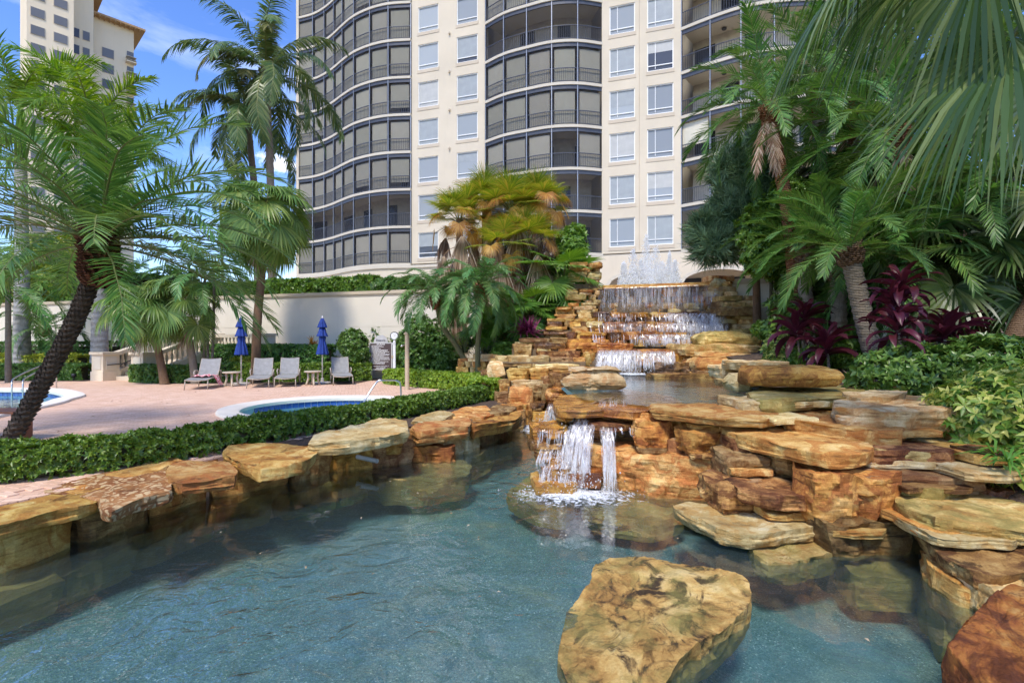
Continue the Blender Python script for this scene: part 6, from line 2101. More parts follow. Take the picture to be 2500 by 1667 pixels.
hedge('clipped_hedge', FRONT_HEDGE, .55, .37, 0.0, 9500, ROS, L['hedge'], 'long low clipped green hedge curving along the left pond bank', seed=3, bottom=.22, core=True, bump_=.085, sc=(.7, 1.45))
hedge('clipped_hedge', CURL_HEDGE, .85, .52, 0.0, 5200, ROS_S, L['hedge_lime'], 'bright lime clipped hedge curling round the deck end by the stacked stones', seed=4, bump_=.04)
bp = lambda a, b: tuple(gp(a, b)[:2])
hedge('clipped_hedge', [bp(345, 931), bp(400, 934), bp(500, 933), bp(560, 931)], .8, .62, 0, 3000, ROS_M, L['hedge_dark'], 'dark low hedge between the stair pillar and the towel lounger', seed=5)
hedge('clipped_hedge', [bp(575, 930), bp(680, 931), bp(800, 930), bp(890, 928)], .8, .66, 0, 3600, ROS_M, L['hedge'], 'low clipped hedge straight behind the sun loungers', seed=6)
hedge('gold_edged_hedge', [bp(580, 924), bp(700, 923), bp(850, 921)], .7, .84, 0, 2600, ROS_M, L['yellowhedge'], 'yellow green hedge in the middle row behind the sun loungers', seed=7)
hedge('tall_hedge', [tuple(wl(t, 1.2)[:2]) for t in (-13.4, -11, -9, -7.4)], .8, 1.38, 0, 4200, ROS_M, L['hedge_dark'], 'tall dark clipped hedge in front of the retaining wall behind the umbrellas', seed=8)
hedge('clipped_hedge', [bp(-90, 926), bp(60, 927), bp(200, 927)], .9, .62, 0, 3200, ROS_M, L['hedge_dark'], 'dark low hedge behind the swimming pool', seed=9)
hedge('gold_edged_hedge', [bp(-80, 918), bp(60, 918), bp(198, 919)], .8, .95, 0, 2800, ROS_M, L['yellowhedge'], 'yellow green hedge row beyond the swimming pool', seed=10)
hedge('tall_hedge', [tuple(wl(t, 1.0)[:2]) for t in (-30, -25, -19.5)], .9, 1.5, 0, 3200, ROS_M, L['hedge_dark'], 'tall dark hedge against the wall at far left', seed=11)
# upper terrace planting above the wall
hedge('terrace_hedge', [tuple(wl(t, -1.6)[:2]) for t in (-17, -13, -10, -7.2)], 1.2, .95, 3.42, 4200, ROS_T, L['hedge'], 'rounded green hedge on top of the retaining wall under the curved balconies', seed=12, bump_=.16)
hedge('terrace_hedge', [tuple(wl(t, -1.1)[:2]) for t in (-6.4, -4.6)], .7, .75, 3.42, 900, ROS_T, L['hedge_dark'], 'loose dark shrub row on the wall top left of the palm clump', seed=13, bump_=.2)
hedge('terrace_hedge', [tuple(wl(t, -1.4)[:2]) for t in (-40, -32, -25, -18)], 1.4, 1.6, 3.42, 4200, ROS_T, L['hedge'], 'long terrace hedge on the wall top at far left', seed=14, bump_=.2)

# shrubs
def B(px, py, Y, rx, ry, rz):
    p = at(px, py, Y); return (p.x, p.y, p.z, rx, ry, rz)
p = at(864, 880, 20.2)
ball('topiary_shrub', [B(862, 838, 20.2, .58, .5, .55), B(870, 862, 20.2, .5, .45, .4)], 1500, ROS_M, L['bush'], 'round bushy standard shrub beside the rules sign', 'shrub', 21, base=onz(p, 0),
     stems=[([onz(p, 0), onz(p, .9)], [.035, .025])])
p = at(930, 900, 21.7)
ball('loose_shrub', [B(948, 830, 21.6, .75, .5, .75), B(930, 865, 21.8, .7, .5, .7), B(985, 870, 21.0, .6, .5, .8)], 3200, ROS_M, L['bush'], 'tall loose shrub behind the white clock post', 'shrub', 22, base=onz(p, 0), rough=.35, stems=[([onz(p, 0), onz(p, 1.2)], [.04, .02])])
p = at(1040, 900, 19.6)
ball('loose_shrub', [B(1025, 820, 19.6, .8, .6, .8), B(1060, 850, 19.6, .7, .6, .8), B(1085, 880, 19.2, .6, .5, .6), B(1010, 880, 19.6, .5, .5, .7)], 3600, ROS_M, L['bush'], 'leggy glossy shrub between the tan post and the leaning pygmy date', 'shrub', 23, base=onz(p, 0), rough=.35,
     stems=[([onz(at(x, 930, 19.4), .1), at(x + 6, 860, 19.5)], [.03, .02]) for x in (1030, 1055, 1078, 1100)])
strap = [tuft(16, .55, .05, 75, i, .5) for i in range(3)]
pts = [tuple(at(x, y, Y)) for x, y, Y in [(1135 + i * 17 + 5 * math.sin(i * 5), 862 - (i % 3) * 14, 17.2 + .25 * (i % 3)) for i in range(8)]]
r_ = thing('strap_leaf_plants', 'dark striped strap leaved plants behind the pygmy date trunks', 'plants', at(1190, 880, 17.3))
scatter('foliage', [q for q in pts for _ in range(2)], [(0, 0, 1)] * 16, strap, L['strap'], (.9, 1.2), 5, r_)
ball('green_shrub', [B(1235, 862, 17.0, .45, .4, .38), B(1215, 880, 16.8, .4, .35, .3)], 900, ROS_M, L['fern'], 'small green shrub under the red bromeliad left of the falls', 'shrub', 24)
r_ = thing('red_bromeliad', 'crimson spiky bromeliad at the left of the waterfall stones', 'plant', at(1285, 825, 17.0))
scatter('foliage', [tuple(at(1285 + dx, 812 + dy, 17.0)) for dx, dy in ((0, 0), (-8, -8), (8, -6), (2, -14), (-14, 2), (14, 3))], [(dx * .02, -.3, 1) for dx in (0, -8, 8, 2, -14, 14)], [tuft(26, .48, .05, 80, i, .25) for i in range(3)], L['ti_red'], (.9, 1.2), 6, r_)
p = at(762, 880, 20.8)
r_ = thing('croton_plant', 'small croton with yellow and orange strap leaves beside the second umbrella', 'plant', onz(p, 0))
scatter('foliage', [tuple(at(762 + dx, 858 + dy, 20.8)) for dx, dy in ((0, 0), (-6, 8), (7, -10), (0, -18), (8, 10))], [(0, -.2, 1)] * 5, [tuft(24, .38, .06, 80, i, .4) for i in range(2)], L['fan_orange'], (.8, 1.1), 7, r_)
MB().tube([onz(p, 0), onz(p, 1.2)], .03, 6).build('stem', M['twig'], r_)
ball('leafy_tree', [B(1398, 610, 19.8, .55, .5, .8), B(1385, 660, 19.6, .5, .5, .7), B(1405, 575, 19.9, .35, .35, .4)], 2200, ROS_T, L['fern'], 'bright leafy shrub between the skirted palms and the waterfall pier', 'shrub', 25, base=onz(at(1395, 800, 19.8), 1.2), rough=.5, shell=.3,
     stems=[([onz(at(1395, 800, 19.8), 1.2), at(1395, 600, 19.8)], [.06, .03])])
ball('leafy_tree', [B(150, 660, 29, 2.6, 2, 1.9), B(210, 690, 29, 1.8, 1.5, 1.3), B(80, 690, 29, 1.8, 1.5, 1.3)], 2600, ROS_T, L['tree'], 'yellow green tree behind the wall seen through the date fronds', 'tree', 26, sc=(1.6, 2.4), base=onz(at(150, 700, 29), 3.42),
     stems=[([onz(at(150, 700, 29), 3.42), at(150, 650, 29)], [.14, .07])], stem_mat=T['brown'])
# needle tree and shrubs right of the falls
nb = [B(1750, 600, 15.2, .7, .6, .55), B(1800, 520, 15.4, .85, .8, .8), B(1850, 440, 15.6, .8, .8, .8), B(1790, 410, 15.8, .6, .6, .6), B(1880, 520, 15.3, .8, .7, .8), B(1730, 560, 15.4, .5, .5, .4), B(1870, 360, 15.8, .6, .6, .5), B(1920, 610, 15.0, .7, .6, .6)]
ball('needle_tree', nb, 2100, [tuft(22, .42, .022, 70, i, .12) for i in range(4)], L['needle'], 'dark blue green long needled tree beside the open balconies', 'tree', 27, base=onz(at(1850, 800, 15.5), 1.0), rough=.4,
     stems=[([onz(at(1850, 800, 15.5), 1.0), at(1845, 600, 15.5), at(1840, 400, 15.6)], [.14, .1, .04])], stem_mat=T['brown'], shell=.22)
ball('green_shrub', [B(1880, 560, 14.0, .8, .6, .8), B(1930, 500, 14.0, .6, .6, .7), B(1870, 630, 13.8, .6, .5, .5)], 3600, ROS_M, L['hedge'], 'small leaved bush in front of the needle tree right of the falls', 'shrub', 28, sc=(.9, 1.4), base=onz(at(1880, 800, 14), 1.0), rough=.35,
     stems=[([onz(at(1880, 800, 14), 1.0), at(1885, 560, 14)], [.07, .03])])
ball('dark_shrub', [B(2020, 700, 13.6, 1.2, .8, 1.3), B(2130, 620, 13.8, 1.2, .8, 1.3), B(2250, 650, 13.4, 1.2, .8, 1.4), B(2330, 740, 12.2, .8, .7, .8), B(1960, 780, 12.9, .8, .6, .6), B(2080, 480, 14.6, 1.1, .8, 1.2), B(2220, 460, 14.4, 1.1, .8, 1.1), B(2370, 560, 13.4, 1.0, .8, 1.2)], 8500, ROS_T, L['hedge_dark'], 'dense dark shrubs filling the thicket behind the right hand palms', 'shrub', 29, sc=(.9, 1.5), base=onz(at(2130, 820, 13.6), .9), rough=.4,
     stems=[([onz(at(x, 830, 13.4), .9), at(x, 600, 13.6)], [.08, .04]) for x in (2020, 2140, 2250)])
ball('variegated_shrub', [B(1910, 850, 11.6, .38, .35, .36), B(1945, 880, 11.2, .4, .35, .25), B(1900, 880, 11.4, .3, .3, .25)], 800, ROS_L, L['varieg'], 'small yellow variegated shrub under the leftmost burgundy plant', 'shrub', 30, sc=(.7, 1.0))
ball('green_shrub', [B(1990, 880, 10.6, .45, .35, .28), B(1870, 805, 13.4, .35, .3, .25), B(2080, 850, 9.8, .35, .3, .4)], 900, ROS_M, L['fern'], 'low green plants at the foot of the burgundy plants', 'shrub', 31)
vb = [(5.45, 5.75, .72, .62, .6, .42), (6.3, 6.1, .80, .9, .7, .42), (5.6, 5.0, .45, .6, .6, .40), (6.6, 5.2, .7, .8, .8, .5), (7.2, 6.8, .85, .9, .6, .4), (5.25, 4.9, .20, .5, .5, .3)]
ball('variegated_shrub', vb, 4600, ROS_L, L['varieg'], 'large yellow and green variegated shrub at the right behind the bench slab', 'shrub', 32, sc=(.8, 1.2), base=(5.6, 5.6, .45), rough=.3,
     stems=[([(5.4 + .2 * i, 5.4 + .15 * i, .4), (5.2 + .3 * i, 5.3 + .3 * i, .9)], [.015, .008]) for i in range(4)])
ball('dark_shrub', [(6.2, 7.9, .95, 1.0, .5, .5), (7.2, 7.6, 1.1, .8, .5, .5)], 1500, ROS_M, L['bush'], 'dark green shrub row behind the variegated shrub', 'shrub', 33, sc=(1, 1.4))
r_ = thing('fern_clump', 'low ferns on the shady ground right of the stone ledge', 'plants', (4.9, 4.7, .45))
scatter('foliage', [(4.6 + .12 * i + .05 * math.sin(i * 3), 4.75 + .3 * math.sin(i * 2.1), .42) for i in range(12)], [(.2 * math.sin(i), -.3, 1) for i in range(12)], [tuft(22, .34, .03, 80, i, .6) for i in range(3)], L['fern'], (.7, 1.1), 8, r_)

# burgundy cordylines: every leaf a piece
def ti_leaf(e, seed, ln=.56, w=.115):
    rr = np.random.RandomState(seed)
    V, NSg = [], 7
    q = np.zeros(3); th = R(e)
    for k in range(NSg):
        t = k / (NSg - 1)
        wd = w * (.22 + .78 * math.sin(math.pi * min(1, t * .95 + .05)) ** .8) * (1 if t < .95 else .15)
        U = np.array([-math.sin(th), 0, math.cos(th)])
        V += [q + np.array([0, -wd / 2, 0]) + U * wd * .28, q.copy(), q + np.array([0, wd / 2, 0]) + U * wd * .28]
        q = q + np.array([math.cos(th), 0, math.sin(th)]) * ln / (NSg - 1)
        th -= R(10 + 16 * t) * (1.2 if e < 40 else .8)
    me = np_mesh('leaf', np.array(V), strip_quads(0, NSg, 3), L['ti'], smooth=True)
    return me
TI = [(e, [ti_leaf(e, s) for s in (1, 2)]) for e in (82, 62, 42, 20, 0)]
rt = random.Random(77)
def cordyline(base, tops, label, n, sc):
    r_ = thing('burgundy_cordyline', label, 'plant', base, group='burgundy plants in the right garden')
    for top in tops:
        MB().tube([Vector(base), Vector(base).lerp(Vector(top), .5) + Vector((.02, 0, 0)), Vector(top)], [.028, .024, .018], 8).build('stem', T['pale'], r_, smooth=True)
        for i in range(n):
            t = (i + .5) / n
            el = 85 - 85 * t + rt.uniform(-8, 8)
            e, ms = min(TI, key=lambda x: abs(x[0] - el))
            o = bpy.data.objects.new('leaf', rt.choice(ms)); link(o, r_)
            o.location = Vector(top) + Vector((0, 0, .10 - .30 * t)) - r_.location
            az = i * 2.39996 + rt.uniform(-.2, .2)
            o.rotation_euler = (Matrix.Rotation(az, 3, 'Z') @ Matrix.Rotation(rt.uniform(-.4, .4), 3, 'X')).to_euler()
            k = sc * rt.uniform(.8, 1.15) * (.75 + .5 * min(1, t * 2))
            o.scale = (k, k, k)
    return r_
cordyline(onz(at(1955, 880, 10.6), .75), [at(1945, 805, 10.6), at(1965, 775, 10.9)], 'burgundy plant, leftmost of the four, above the small variegated shrub', 22, 1.0)
cordyline(onz(at(2022, 900, 9.6), .7), [at(2020, 845, 9.6)], 'burgundy plant, lowest of the four, behind the orange slab', 28, 1.05)
cordyline(onz(at(2212, 960, 7.9), .6), [at(2190, 800, 7.9), at(2185, 745, 8.1), at(2200, 700, 8.2)], 'tallest burgundy plant with three leaf heads on a bare stem', 24, .85)
cordyline(onz(at(2305, 900, 8.6), .7), [at(2305, 815, 8.6), at(2335, 800, 8.8)], 'burgundy plant, rightmost of the four, spreading before the wall', 22, .9)
# fallen leaves and mulch chips at the palm feet
r_ = thing('leaf_litter', 'brown fallen palm debris on the soil behind the stone ledge', 'leaf litter', at(2150, 930, 8.5), kind='stuff')
rr = np.random.RandomState(4)
pts = [tuple(at(rr.uniform(2060, 2230), rr.uniform(890, 950), 8.8 + rr.uniform(-.6, .8))) for _ in range(60)]
pts = [(x, y, soil_z(x, y) + .05) for x, y, z in pts]
scatter('dry_leaves', pts, rr.normal(0, .5, (60, 3)) + np.array([0, 0, 1]), [tuft(7, .3, .05, 85, i, .3) for i in range(3)], L['dead'], (.6, 1.2), 9, r_)

# stray leaves on the deck and floating on the pond
rr = np.random.RandomState(14)
dl = thing('stray_leaves', 'a few dry leaves lying on the pink deck paving', 'leaf litter', (-6, 12, 0), kind='stuff')
pts = [(rr.uniform(-13, -3), rr.uniform(8.5, 18), .012) for _ in range(46)]
pts = [q for q in pts if (q[0] + 4.3) ** 2 + (q[1] - 11.9) ** 2 > 6.5]
scatter('dry_leaves', pts, rr.normal(0, .25, (len(pts), 3)) + np.array([0, 0, 1]), [leaf_tpl(.10, .04), leaf_tpl(.07, .035)], L['dead'], (.6, 1.3), 9, dl)
fl = thing('floating_leaves', 'small leaves and petals floating on the pond water', 'leaf litter', (-.5, 5, WATER_Z), kind='stuff')
pts = [(rr.uniform(-3.2, 2.6), rr.uniform(3.2, 7.5), WATER_Z + .008) for _ in range(38)]
scatter('petals', pts, rr.normal(0, .1, (len(pts), 3)) + np.array([0, 0, 1]), [leaf_tpl(.045, .02), leaf_tpl(.03, .02)], L['dead'], (.6, 1.2), 10, fl)
# ================================================================ falling water, foam, fountain
def ribbons(name, starts, mat, label, parent=None, seed=1, w=(.008, .03), segs=7, wob=.02):
    """starts: list of (lip point, throw vector, drop) -> thin falling strands"""
    rr = np.random.RandomState(seed)
    V, Fq = [], []
    for lp, th, drop in starts:
        lp = np.array(lp); th = np.array(th)
        ww = rr.uniform(*w) * (1 if rr.rand() < .85 else 1.8)
        a = rr.uniform(-.5, .5)
        e = np.array([math.cos(a), math.sin(a), 0])
        st = len(V)
        ph = rr.uniform(0, 9)
        for k in range(segs):
            t = k / (segs - 1)
            p = lp + th * math.sqrt(t) * 1.0 + np.array([0, 0, -drop * t]) + e * wob * math.sin(ph + t * 5) * t
            wd = ww * (.7 + .5 * t + .3 * math.sin(ph * 2 + t * 9))
            V += [p - e * wd / 2, p + e * wd / 2]
        Fq += strip_quads(st, segs, 2)
    me = np_mesh(name, np.array(V), Fq, mat)
    fd = np.array([min(1, 6 * t) * min(1, 3.5 * (1 - t)) for t in [k / (segs - 1) for k in range(segs)] for _ in (0, 1)])
    me.attributes.new('fade', 'FLOAT', 'POINT').data.foreach_set('value', np.tile(fd, len(starts)).astype(np.float32))
    o = bpy.data.objects.new(name, me)
    link(o)
    return tag(o, label, 'water', kind='stuff')
rw = random.Random(5)
def sheet(name, lp, throw, drop, mat, label, segs=10, seed=1, lean=0.0):
    """continuous film of water: lp = list of lip points, each falls by drop with a throw"""
    V = []
    n = len(lp)
    for k in range(segs):
        t = k / (segs - 1)
        for i, p in enumerate(lp):
            j = noise.noise((i * .35, t * 1.2, seed)) * .05 * t
            dr = drop[i] if isinstance(drop, list) else drop
            V.append((p[0] + throw[0] * math.sqrt(t) + lean * t + j, p[1] + throw[1] * math.sqrt(t) + j, p[2] - dr * t * (.35 + .65 * t)))
    me = np_mesh(name, V, strip_quads(0, segs, n), mat, smooth=True)
    fd = [min(1, 5 * k / (segs - 1) + .25) * min(1, 3.5 * (1 - k / (segs - 1))) * min(1, (i + .0) / 3) * min(1, (n - 1 - i) / 3) for k in range(segs) for i in range(n)]
    me.attributes.new('fade', 'FLOAT', 'POINT').data.foreach_set('value', np.array(fd, np.float32))
    o = bpy.data.objects.new(name, me); link(o)
    return tag(o, label, 'water', kind='stuff')
def lipline(px0, px1, y, Y0, Y1, n=40):
    return [tuple(at(px0 + (px1 - px0) * i / (n - 1), y + 1.5 * noise.noise((i * .4, y, 2)), Y0 + (Y1 - Y0) * i / (n - 1) + .08 * noise.noise((i * .3, 1, y)))) for i in range(n)]
def lip(px0, px1, y, Y0, Y1, ybot, n, throw=(0, -.18, 0), dens=None, jy=2.0, Yb=None):
    res = []
    for i in range(n):
        f = rw.random()
        if dens:
            for _ in range(8):
                if rw.random() < dens(f): break
                f = rw.random()
        px = px0 + (px1 - px0) * f
        Y = Y0 + (Y1 - Y0) * f + rw.uniform(-.05, .05)
        p = at(px, y + rw.uniform(-jy, jy), Y)
        b = at(px, ybot + rw.uniform(-2 * jy, jy), Yb or Y)
        th = (throw[0] * rw.uniform(.5, 1.2), throw[1] * rw.uniform(.6, 1.3), 0)
        res.append((tuple(p), th, max(.05, p.z - b.z)))
    return res
# top curtain
st = []
for i in range(330):
    t = 2.95 + 4.45 * (rw.random() if i % 3 else (round(rw.random() * 22) / 22 + rw.gauss(0, .006)))
    p = wl(min(7.45, max(2.9, t)), .33, 3.47)
    st.append((tuple(p), (NF.x * .12, NF.y * .12, 0), rw.uniform(.75, 1.0)))
ribbons('curtain_of_water', st, M['fall_thin'], 'thin curtain of water strands dropping from the top lip of the falls', seed=2, w=(.005, .016))
sheet('curtain_film', [tuple(wl(2.95 + 4.5 * i / 59, .30, 3.46)) for i in range(60)], (NF.x * .10, NF.y * .10), .95, M['fall_sheet'], 'faint film of water behind the strands of the top curtain')
# middle tumble over three steps
st = lip(1458, 1768, 764, 16.95, 16.55, 789, 190, dens=lambda f: .35 + .65 * (f > .55))
st += lip(1430, 1775, 788, 16.5, 16.15, 815, 210, dens=lambda f: .3 + .7 * (f > .5))
st += lip(1440, 1740, 814, 16.05, 15.8, 846, 180, dens=lambda f: .35 + .65 * (f > .6))
st += lip(1645, 1745, 772, 16.5, 16.3, 825, 160, throw=(.1, -.35, 0))
ribbons('tumbling_water', st, M['fall'], 'white strands of water tumbling over the dark middle steps of the falls', seed=3, w=(.006, .022))
sheet('tumbling_film', lipline(1610, 1770, 764, 16.6, 16.4), (.02, -.22), .38, M['fall'], 'white film on the upper right step of the falls')
sheet('tumbling_film', lipline(1600, 1765, 789, 16.3, 16.1), (.02, -.22), .36, M['fall'], 'white film on the middle right step of the falls', seed=2)
sheet('tumbling_film', lipline(1460, 1600, 789, 16.55, 16.4), (0, -.16), .34, M['fall_sheet'], 'thin film on the middle left step of the falls', seed=3)
sheet('tumbling_film', lipline(1560, 1735, 816, 15.9, 15.8), (0, -.2), .42, M['fall'], 'white film on the lowest step above the small pool', seed=4)
# third cascade into the upper basin
st = lip(1462, 1565, 855, 14.6, 14.6, 908, 260, throw=(-.18, -.35, 0), jy=1)
st += lip(1560, 1645, 856, 14.55, 14.5, 905, 130, throw=(-.05, -.25, 0), jy=1)
st += lip(1612, 1640, 864, 14.2, 14.2, 893, 40, throw=(0, -.2, 0))
ribbons('lower_cascade', st, M['fall'], 'broad white cascade sliding into the upper basin', seed=4, w=(.006, .024))
sheet('cascade_film', lipline(1460, 1568, 854, 14.62, 14.6), (-.12, -.38), .58, M['fall'], 'dense white film on the left half of the lower cascade', lean=-.1)
sheet('cascade_film', lipline(1568, 1645, 856, 14.58, 14.5), (-.02, -.26), .55, M['fall_sheet'], 'thin film on the right half of the lower cascade', seed=3)
# spill from the basin into the pond
st = []
def spill(px0, px1, y, Y, zb, n, throw, w=None):
    for i in range(n):
        f = rw.random()
        p = at(px0 + (px1 - px0) * f, y + rw.uniform(-2, 2), Y)
        st.append((tuple(p), (throw[0] * rw.uniform(.6, 1.2), throw[1] * rw.uniform(.6, 1.2), 0), p.z - zb + rw.uniform(-.12, .06)))
spill(1392, 1455, 1035, 7.15, -.46, 110, (-.18, -.36))
spill(1462, 1494, 1042, 6.95, -.50, 60, (.02, -.30))
spill(1405, 1440, 1020, 7.35, .0, 60, (-.1, -.2))
spill(1326, 1392, 1132, 6.86, -.5, 70, (-.08, -.12))
spill(1318, 1380, 1095, 6.98, -.2, 50, (-.06, -.10))
ribbons('spill_fall', st, M['fall'], 'main white spill falling from the brown slab into the pond', seed=5, w=(.004, .016))
sheet('spill_film', lipline(1392, 1455, 1036, 7.15, 7.05, 24), (-.14, -.36), .86, M['fall'], 'white film of the main spill over the brown slab', lean=-.06, seed=7)
sheet('spill_film', lipline(1464, 1494, 1043, 6.95, 6.92, 14), (.02, -.30), .82, M['fall'], 'narrow second spill right of the main spill', seed=8)
sheet('spill_film', lipline(1342, 1372, 986, 8.5, 8.4, 14), (-.14, -.15), 1.1, M['fall'], 'narrow spill at the channel side of the wet ledge', seed=9)
st = []
spill(1340, 1366, 985, 8.6, -.5, 46, (-.14, -.15))
spill(1366, 1398, 1000, 8.3, .35, 40, (-.12, -.12))
spill(1462, 1530, 1012, 7.65, .60, 60, (0, -.08))
spill(1316, 1390, 1048, 7.0, .1, 30, (-.02, -.06))
spill(1500, 1582, 1042, 6.95, .25, 26, (0, -.05))
ribbons('drip_strands', st, M['fall_thin'], 'thin dripping strands at the left edge of the spillway slabs', seed=6, w=(.006, .02))

def foam_mat():
    m, nt = new_mat('foam_on_water')
    tc = nd(nt, 'ShaderNodeTexCoord')
    r = nd(nt, 'ShaderNodeVectorMath', {'operation': 'LENGTH'}, i0=tc.outputs['Object']).outputs['Value']
    n = tnoise(nt, worldpos(nt), 13.0, 6.0, 0.7, 1.0)
    f = mth(nt, 'ADD', mth(nt, 'SUBTRACT', 0.62, mth(nt, 'MULTIPLY', r, .75)), mth(nt, 'MULTIPLY', mth(nt, 'SUBTRACT', n, .5), 1.9))
    fac = ramp(nt, f, [(0.05, 0.0), (0.42, 0.9)])
    d = nd(nt, 'ShaderNodeBsdfDiffuse', Color=(.78, .82, .84, 1))
    t = nd(nt, 'ShaderNodeBsdfTransparent')
    out(nt, nd(nt, 'ShaderNodeMixShader', Fac=fac, i1=t.outputs[0], i2=d.outputs[0]).outputs[0])
    return m
M['foam_sheet'] = foam_mat()
def foam(c, rx, ry, label, seed, drops=120, h=.22):
    rr = np.random.RandomState(seed)
    V, Fq = [], []
    n, m = 28, 8
    for j in range(m + 1):
        for i in range(n):
            a = 2 * math.pi * i / n; r = j / m
            V.append((r * math.cos(a), r * math.sin(a), (.035 * (1 - r) + .03 * noise.noise((r * math.cos(a) * 5, r * math.sin(a) * 5, seed))) * (r < .99)))
    for j in range(m):
        for i in range(n):
            Fq.append((j * n + i, j * n + (i + 1) % n, (j + 1) * n + (i + 1) % n, (j + 1) * n + i))
    root = thing('foam', label, 'foam', c, kind='stuff')
    o = bpy.data.objects.new('foam_sheet', np_mesh('foam_sheet', V, Fq, M['foam_sheet'], smooth=True)); link(o, root)
    o.scale = (rx, ry, 1.0)
    # splash drops
    b = []
    Fd = []
    for i in range(drops):
        a = rr.uniform(0, 6.283); r = abs(rr.normal(0, .45))
        p = np.array([math.cos(a) * r * rx, math.sin(a) * r * ry, abs(rr.normal(0, h)) * math.exp(-r)])
        s = rr.uniform(.004, .014)
        st_ = len(b)
        for d in ((1, 0, 0), (0, 1, 0), (-1, 0, 0), (0, -1, 0), (0, 0, 1.3), (0, 0, -1.3)): b.append(p + np.array(d) * s)
        for q in range(4):
            Fd += [(st_ + q, st_ + (q + 1) % 4, st_ + 4), (st_ + (q + 1) % 4, st_ + q, st_ + 5)]
    o = bpy.data.objects.new('splash_drops', np_mesh('splash_drops', b, Fd, M['foam'])); link(o, root)
    return root
fb = at(1412, 1200, 6.7)
foam((fb.x - .05, fb.y - .05, WATER_Z + .012), .95, .55, 'white foam where the main spill strikes the pond', 3, 420, .22)
foam((fb.x - .15, fb.y + .22, -.22), .36, .26, 'splashing foam on the rust stones behind the main spill', 4, 500, .22)
fc = gp(1305, 1020, WATER_Z)
foam((fc.x + .05, fc.y - 1.6, WATER_Z + .012), .6, 1.6, 'long foam streak in the narrow channel beside the stone pile', 5, 200, .12)
fd = at(1545, 906, 14.2)
foam((fd.x - .1, fd.y, BASIN_Z + .012), 1.5, .45, 'white foam under the lower cascade in the upper basin', 6, 420, .12)
# little pool between second and third tier
wm = MB().prism([(at(1380, 850, 15.8).x, 15.9), (at(1470, 850, 15).x, 14.95), (at(1700, 850, 15).x, 14.95), (at(1720, 850, 15.8).x, 15.9)], None, 1.255).build('step_water', M['basin_water'])
tag(wm, kind='structure')
bt = MB().prism([tuple(p[:2]) for p in (wl(2.8, -.1), wl(7.6, -.1), wl(7.6, -3.6), wl(2.8, -3.6))], None, 3.515).build('fountain_water', M['basin_water'])
tag(bt, kind='structure')
# fountain: one plume per jet
FT = thing('fountain', 'white fountain of several plumes above the top lip of the waterfall', 'fountain', at(1580, 697, 19.3))
def jet(px, ytop, half, seed):
    """one plume: a ragged column of drops thinning towards its tip"""
    rr = np.random.RandomState(seed)
    Y = 19.3 + rr.uniform(-.35, .35)
    b, t = at(px, 699, Y), at(px, ytop, Y)
    H = t.z - b.z; r = half / F * Y
    n = 1800
    u = rr.rand(n) ** 1.25
    a = rr.uniform(0, 6.283, n)
    wv = np.array([1 + .55 * noise.noise((seed * 3.1, uu * 5, 1)) for uu in u])
    wa = np.array([1 + .6 * noise.noise((math.cos(aa) * 1.6 + seed * 2, math.sin(aa) * 1.6, uu * 7)) for aa, uu in zip(a, u)])
    lim = r * (1.15 * (1 - u) ** .7 + .20) * wv * wa
    q = rr.rand(n) ** .6 * lim
    P = np.stack([b.x + np.cos(a) * q, b.y + np.sin(a) * q, b.z + H * u * (1 + .03 * rr.normal(size=n))], 1)
    s_ = rr.uniform(.004, .014, n); k = rr.uniform(1, 2.6, n)
    D = np.array([(1, 0, 0), (0, 1, 0), (-1, 0, 0), (0, -1, 0), (0, 0, 1), (0, 0, -1)], float)
    V = P[:, None, :] + D[None] * s_[:, None, None] * np.stack([np.ones(n), np.ones(n), k], 1)[:, None, :]
    fl = np.array([(0, 1, 4), (1, 2, 4), (2, 3, 4), (3, 0, 4), (1, 0, 5), (2, 1, 5), (3, 2, 5), (0, 3, 5)])
    Fd = fl[None] + (np.arange(n) * 6)[:, None, None]
    # feathery vertical streaks
    V2, F2, fd = [], [], []
    for i in range(330):
        q0 = rr.rand() ** .6; aa = rr.uniform(0, 6.283)
        base = np.array([b.x + math.cos(aa) * q0 * r * 1.1, b.y + math.sin(aa) * q0 * r * 1.1, b.z - .03])
        hh = H * (1 - .75 * q0 ** 1.1) * rr.uniform(.55, 1.02)
        e = np.array([math.cos(rr.uniform(-.7, .7)), rr.uniform(-.5, .5), 0]); e /= np.linalg.norm(e)
        wd = rr.uniform(.012, .042)
        st_ = len(V2)
        for k_ in range(7):
            t_ = k_ / 6
            p_ = base + np.array([math.cos(aa) * .05 * t_ * t_, math.sin(aa) * .05 * t_ * t_, hh * t_]) + e * .012 * math.sin(i + t_ * 8)
            w_ = wd * (1.0 - .75 * t_)
            V2 += [p_ - e * w_ / 2, p_ + e * w_ / 2]; fd += [min(1, 2.2 * (1 - t_))] * 2
        F2 += strip_quads(st_, 7, 2)
    me = np_mesh('water_jet', np.array(V2) - np.array(FT.location), F2, M['jet'])
    me.attributes.new('fade', 'FLOAT', 'POINT').data.foreach_set('value', np.array(fd, np.float32))
    jo = bpy.data.objects.new('water_jet', me); link(jo, FT)
    jo['kind'] = 'stuff'
    o = bpy.data.objects.new('spray_drops', np_mesh('spray_drops', V.reshape(-1, 3) - np.array(FT.location), Fd.reshape(-1, 3), M['drops'])); link(o, jo)
    o['kind'] = 'stuff'
M['drops'] = None
def drops_mat():
    m, nt = new_mat('bright_water_drops')
    d = nd(nt, 'ShaderNodeBsdfDiffuse', Color=(.97, .98, .98, 1)); tl = nd(nt, 'ShaderNodeBsdfTranslucent', Color=(.92, .93, .94, 1))
    out(nt, nd(nt, 'ShaderNodeMixShader', Fac=.3, i1=d.outputs[0], i2=tl.outputs[0]).outputs[0])
    return m
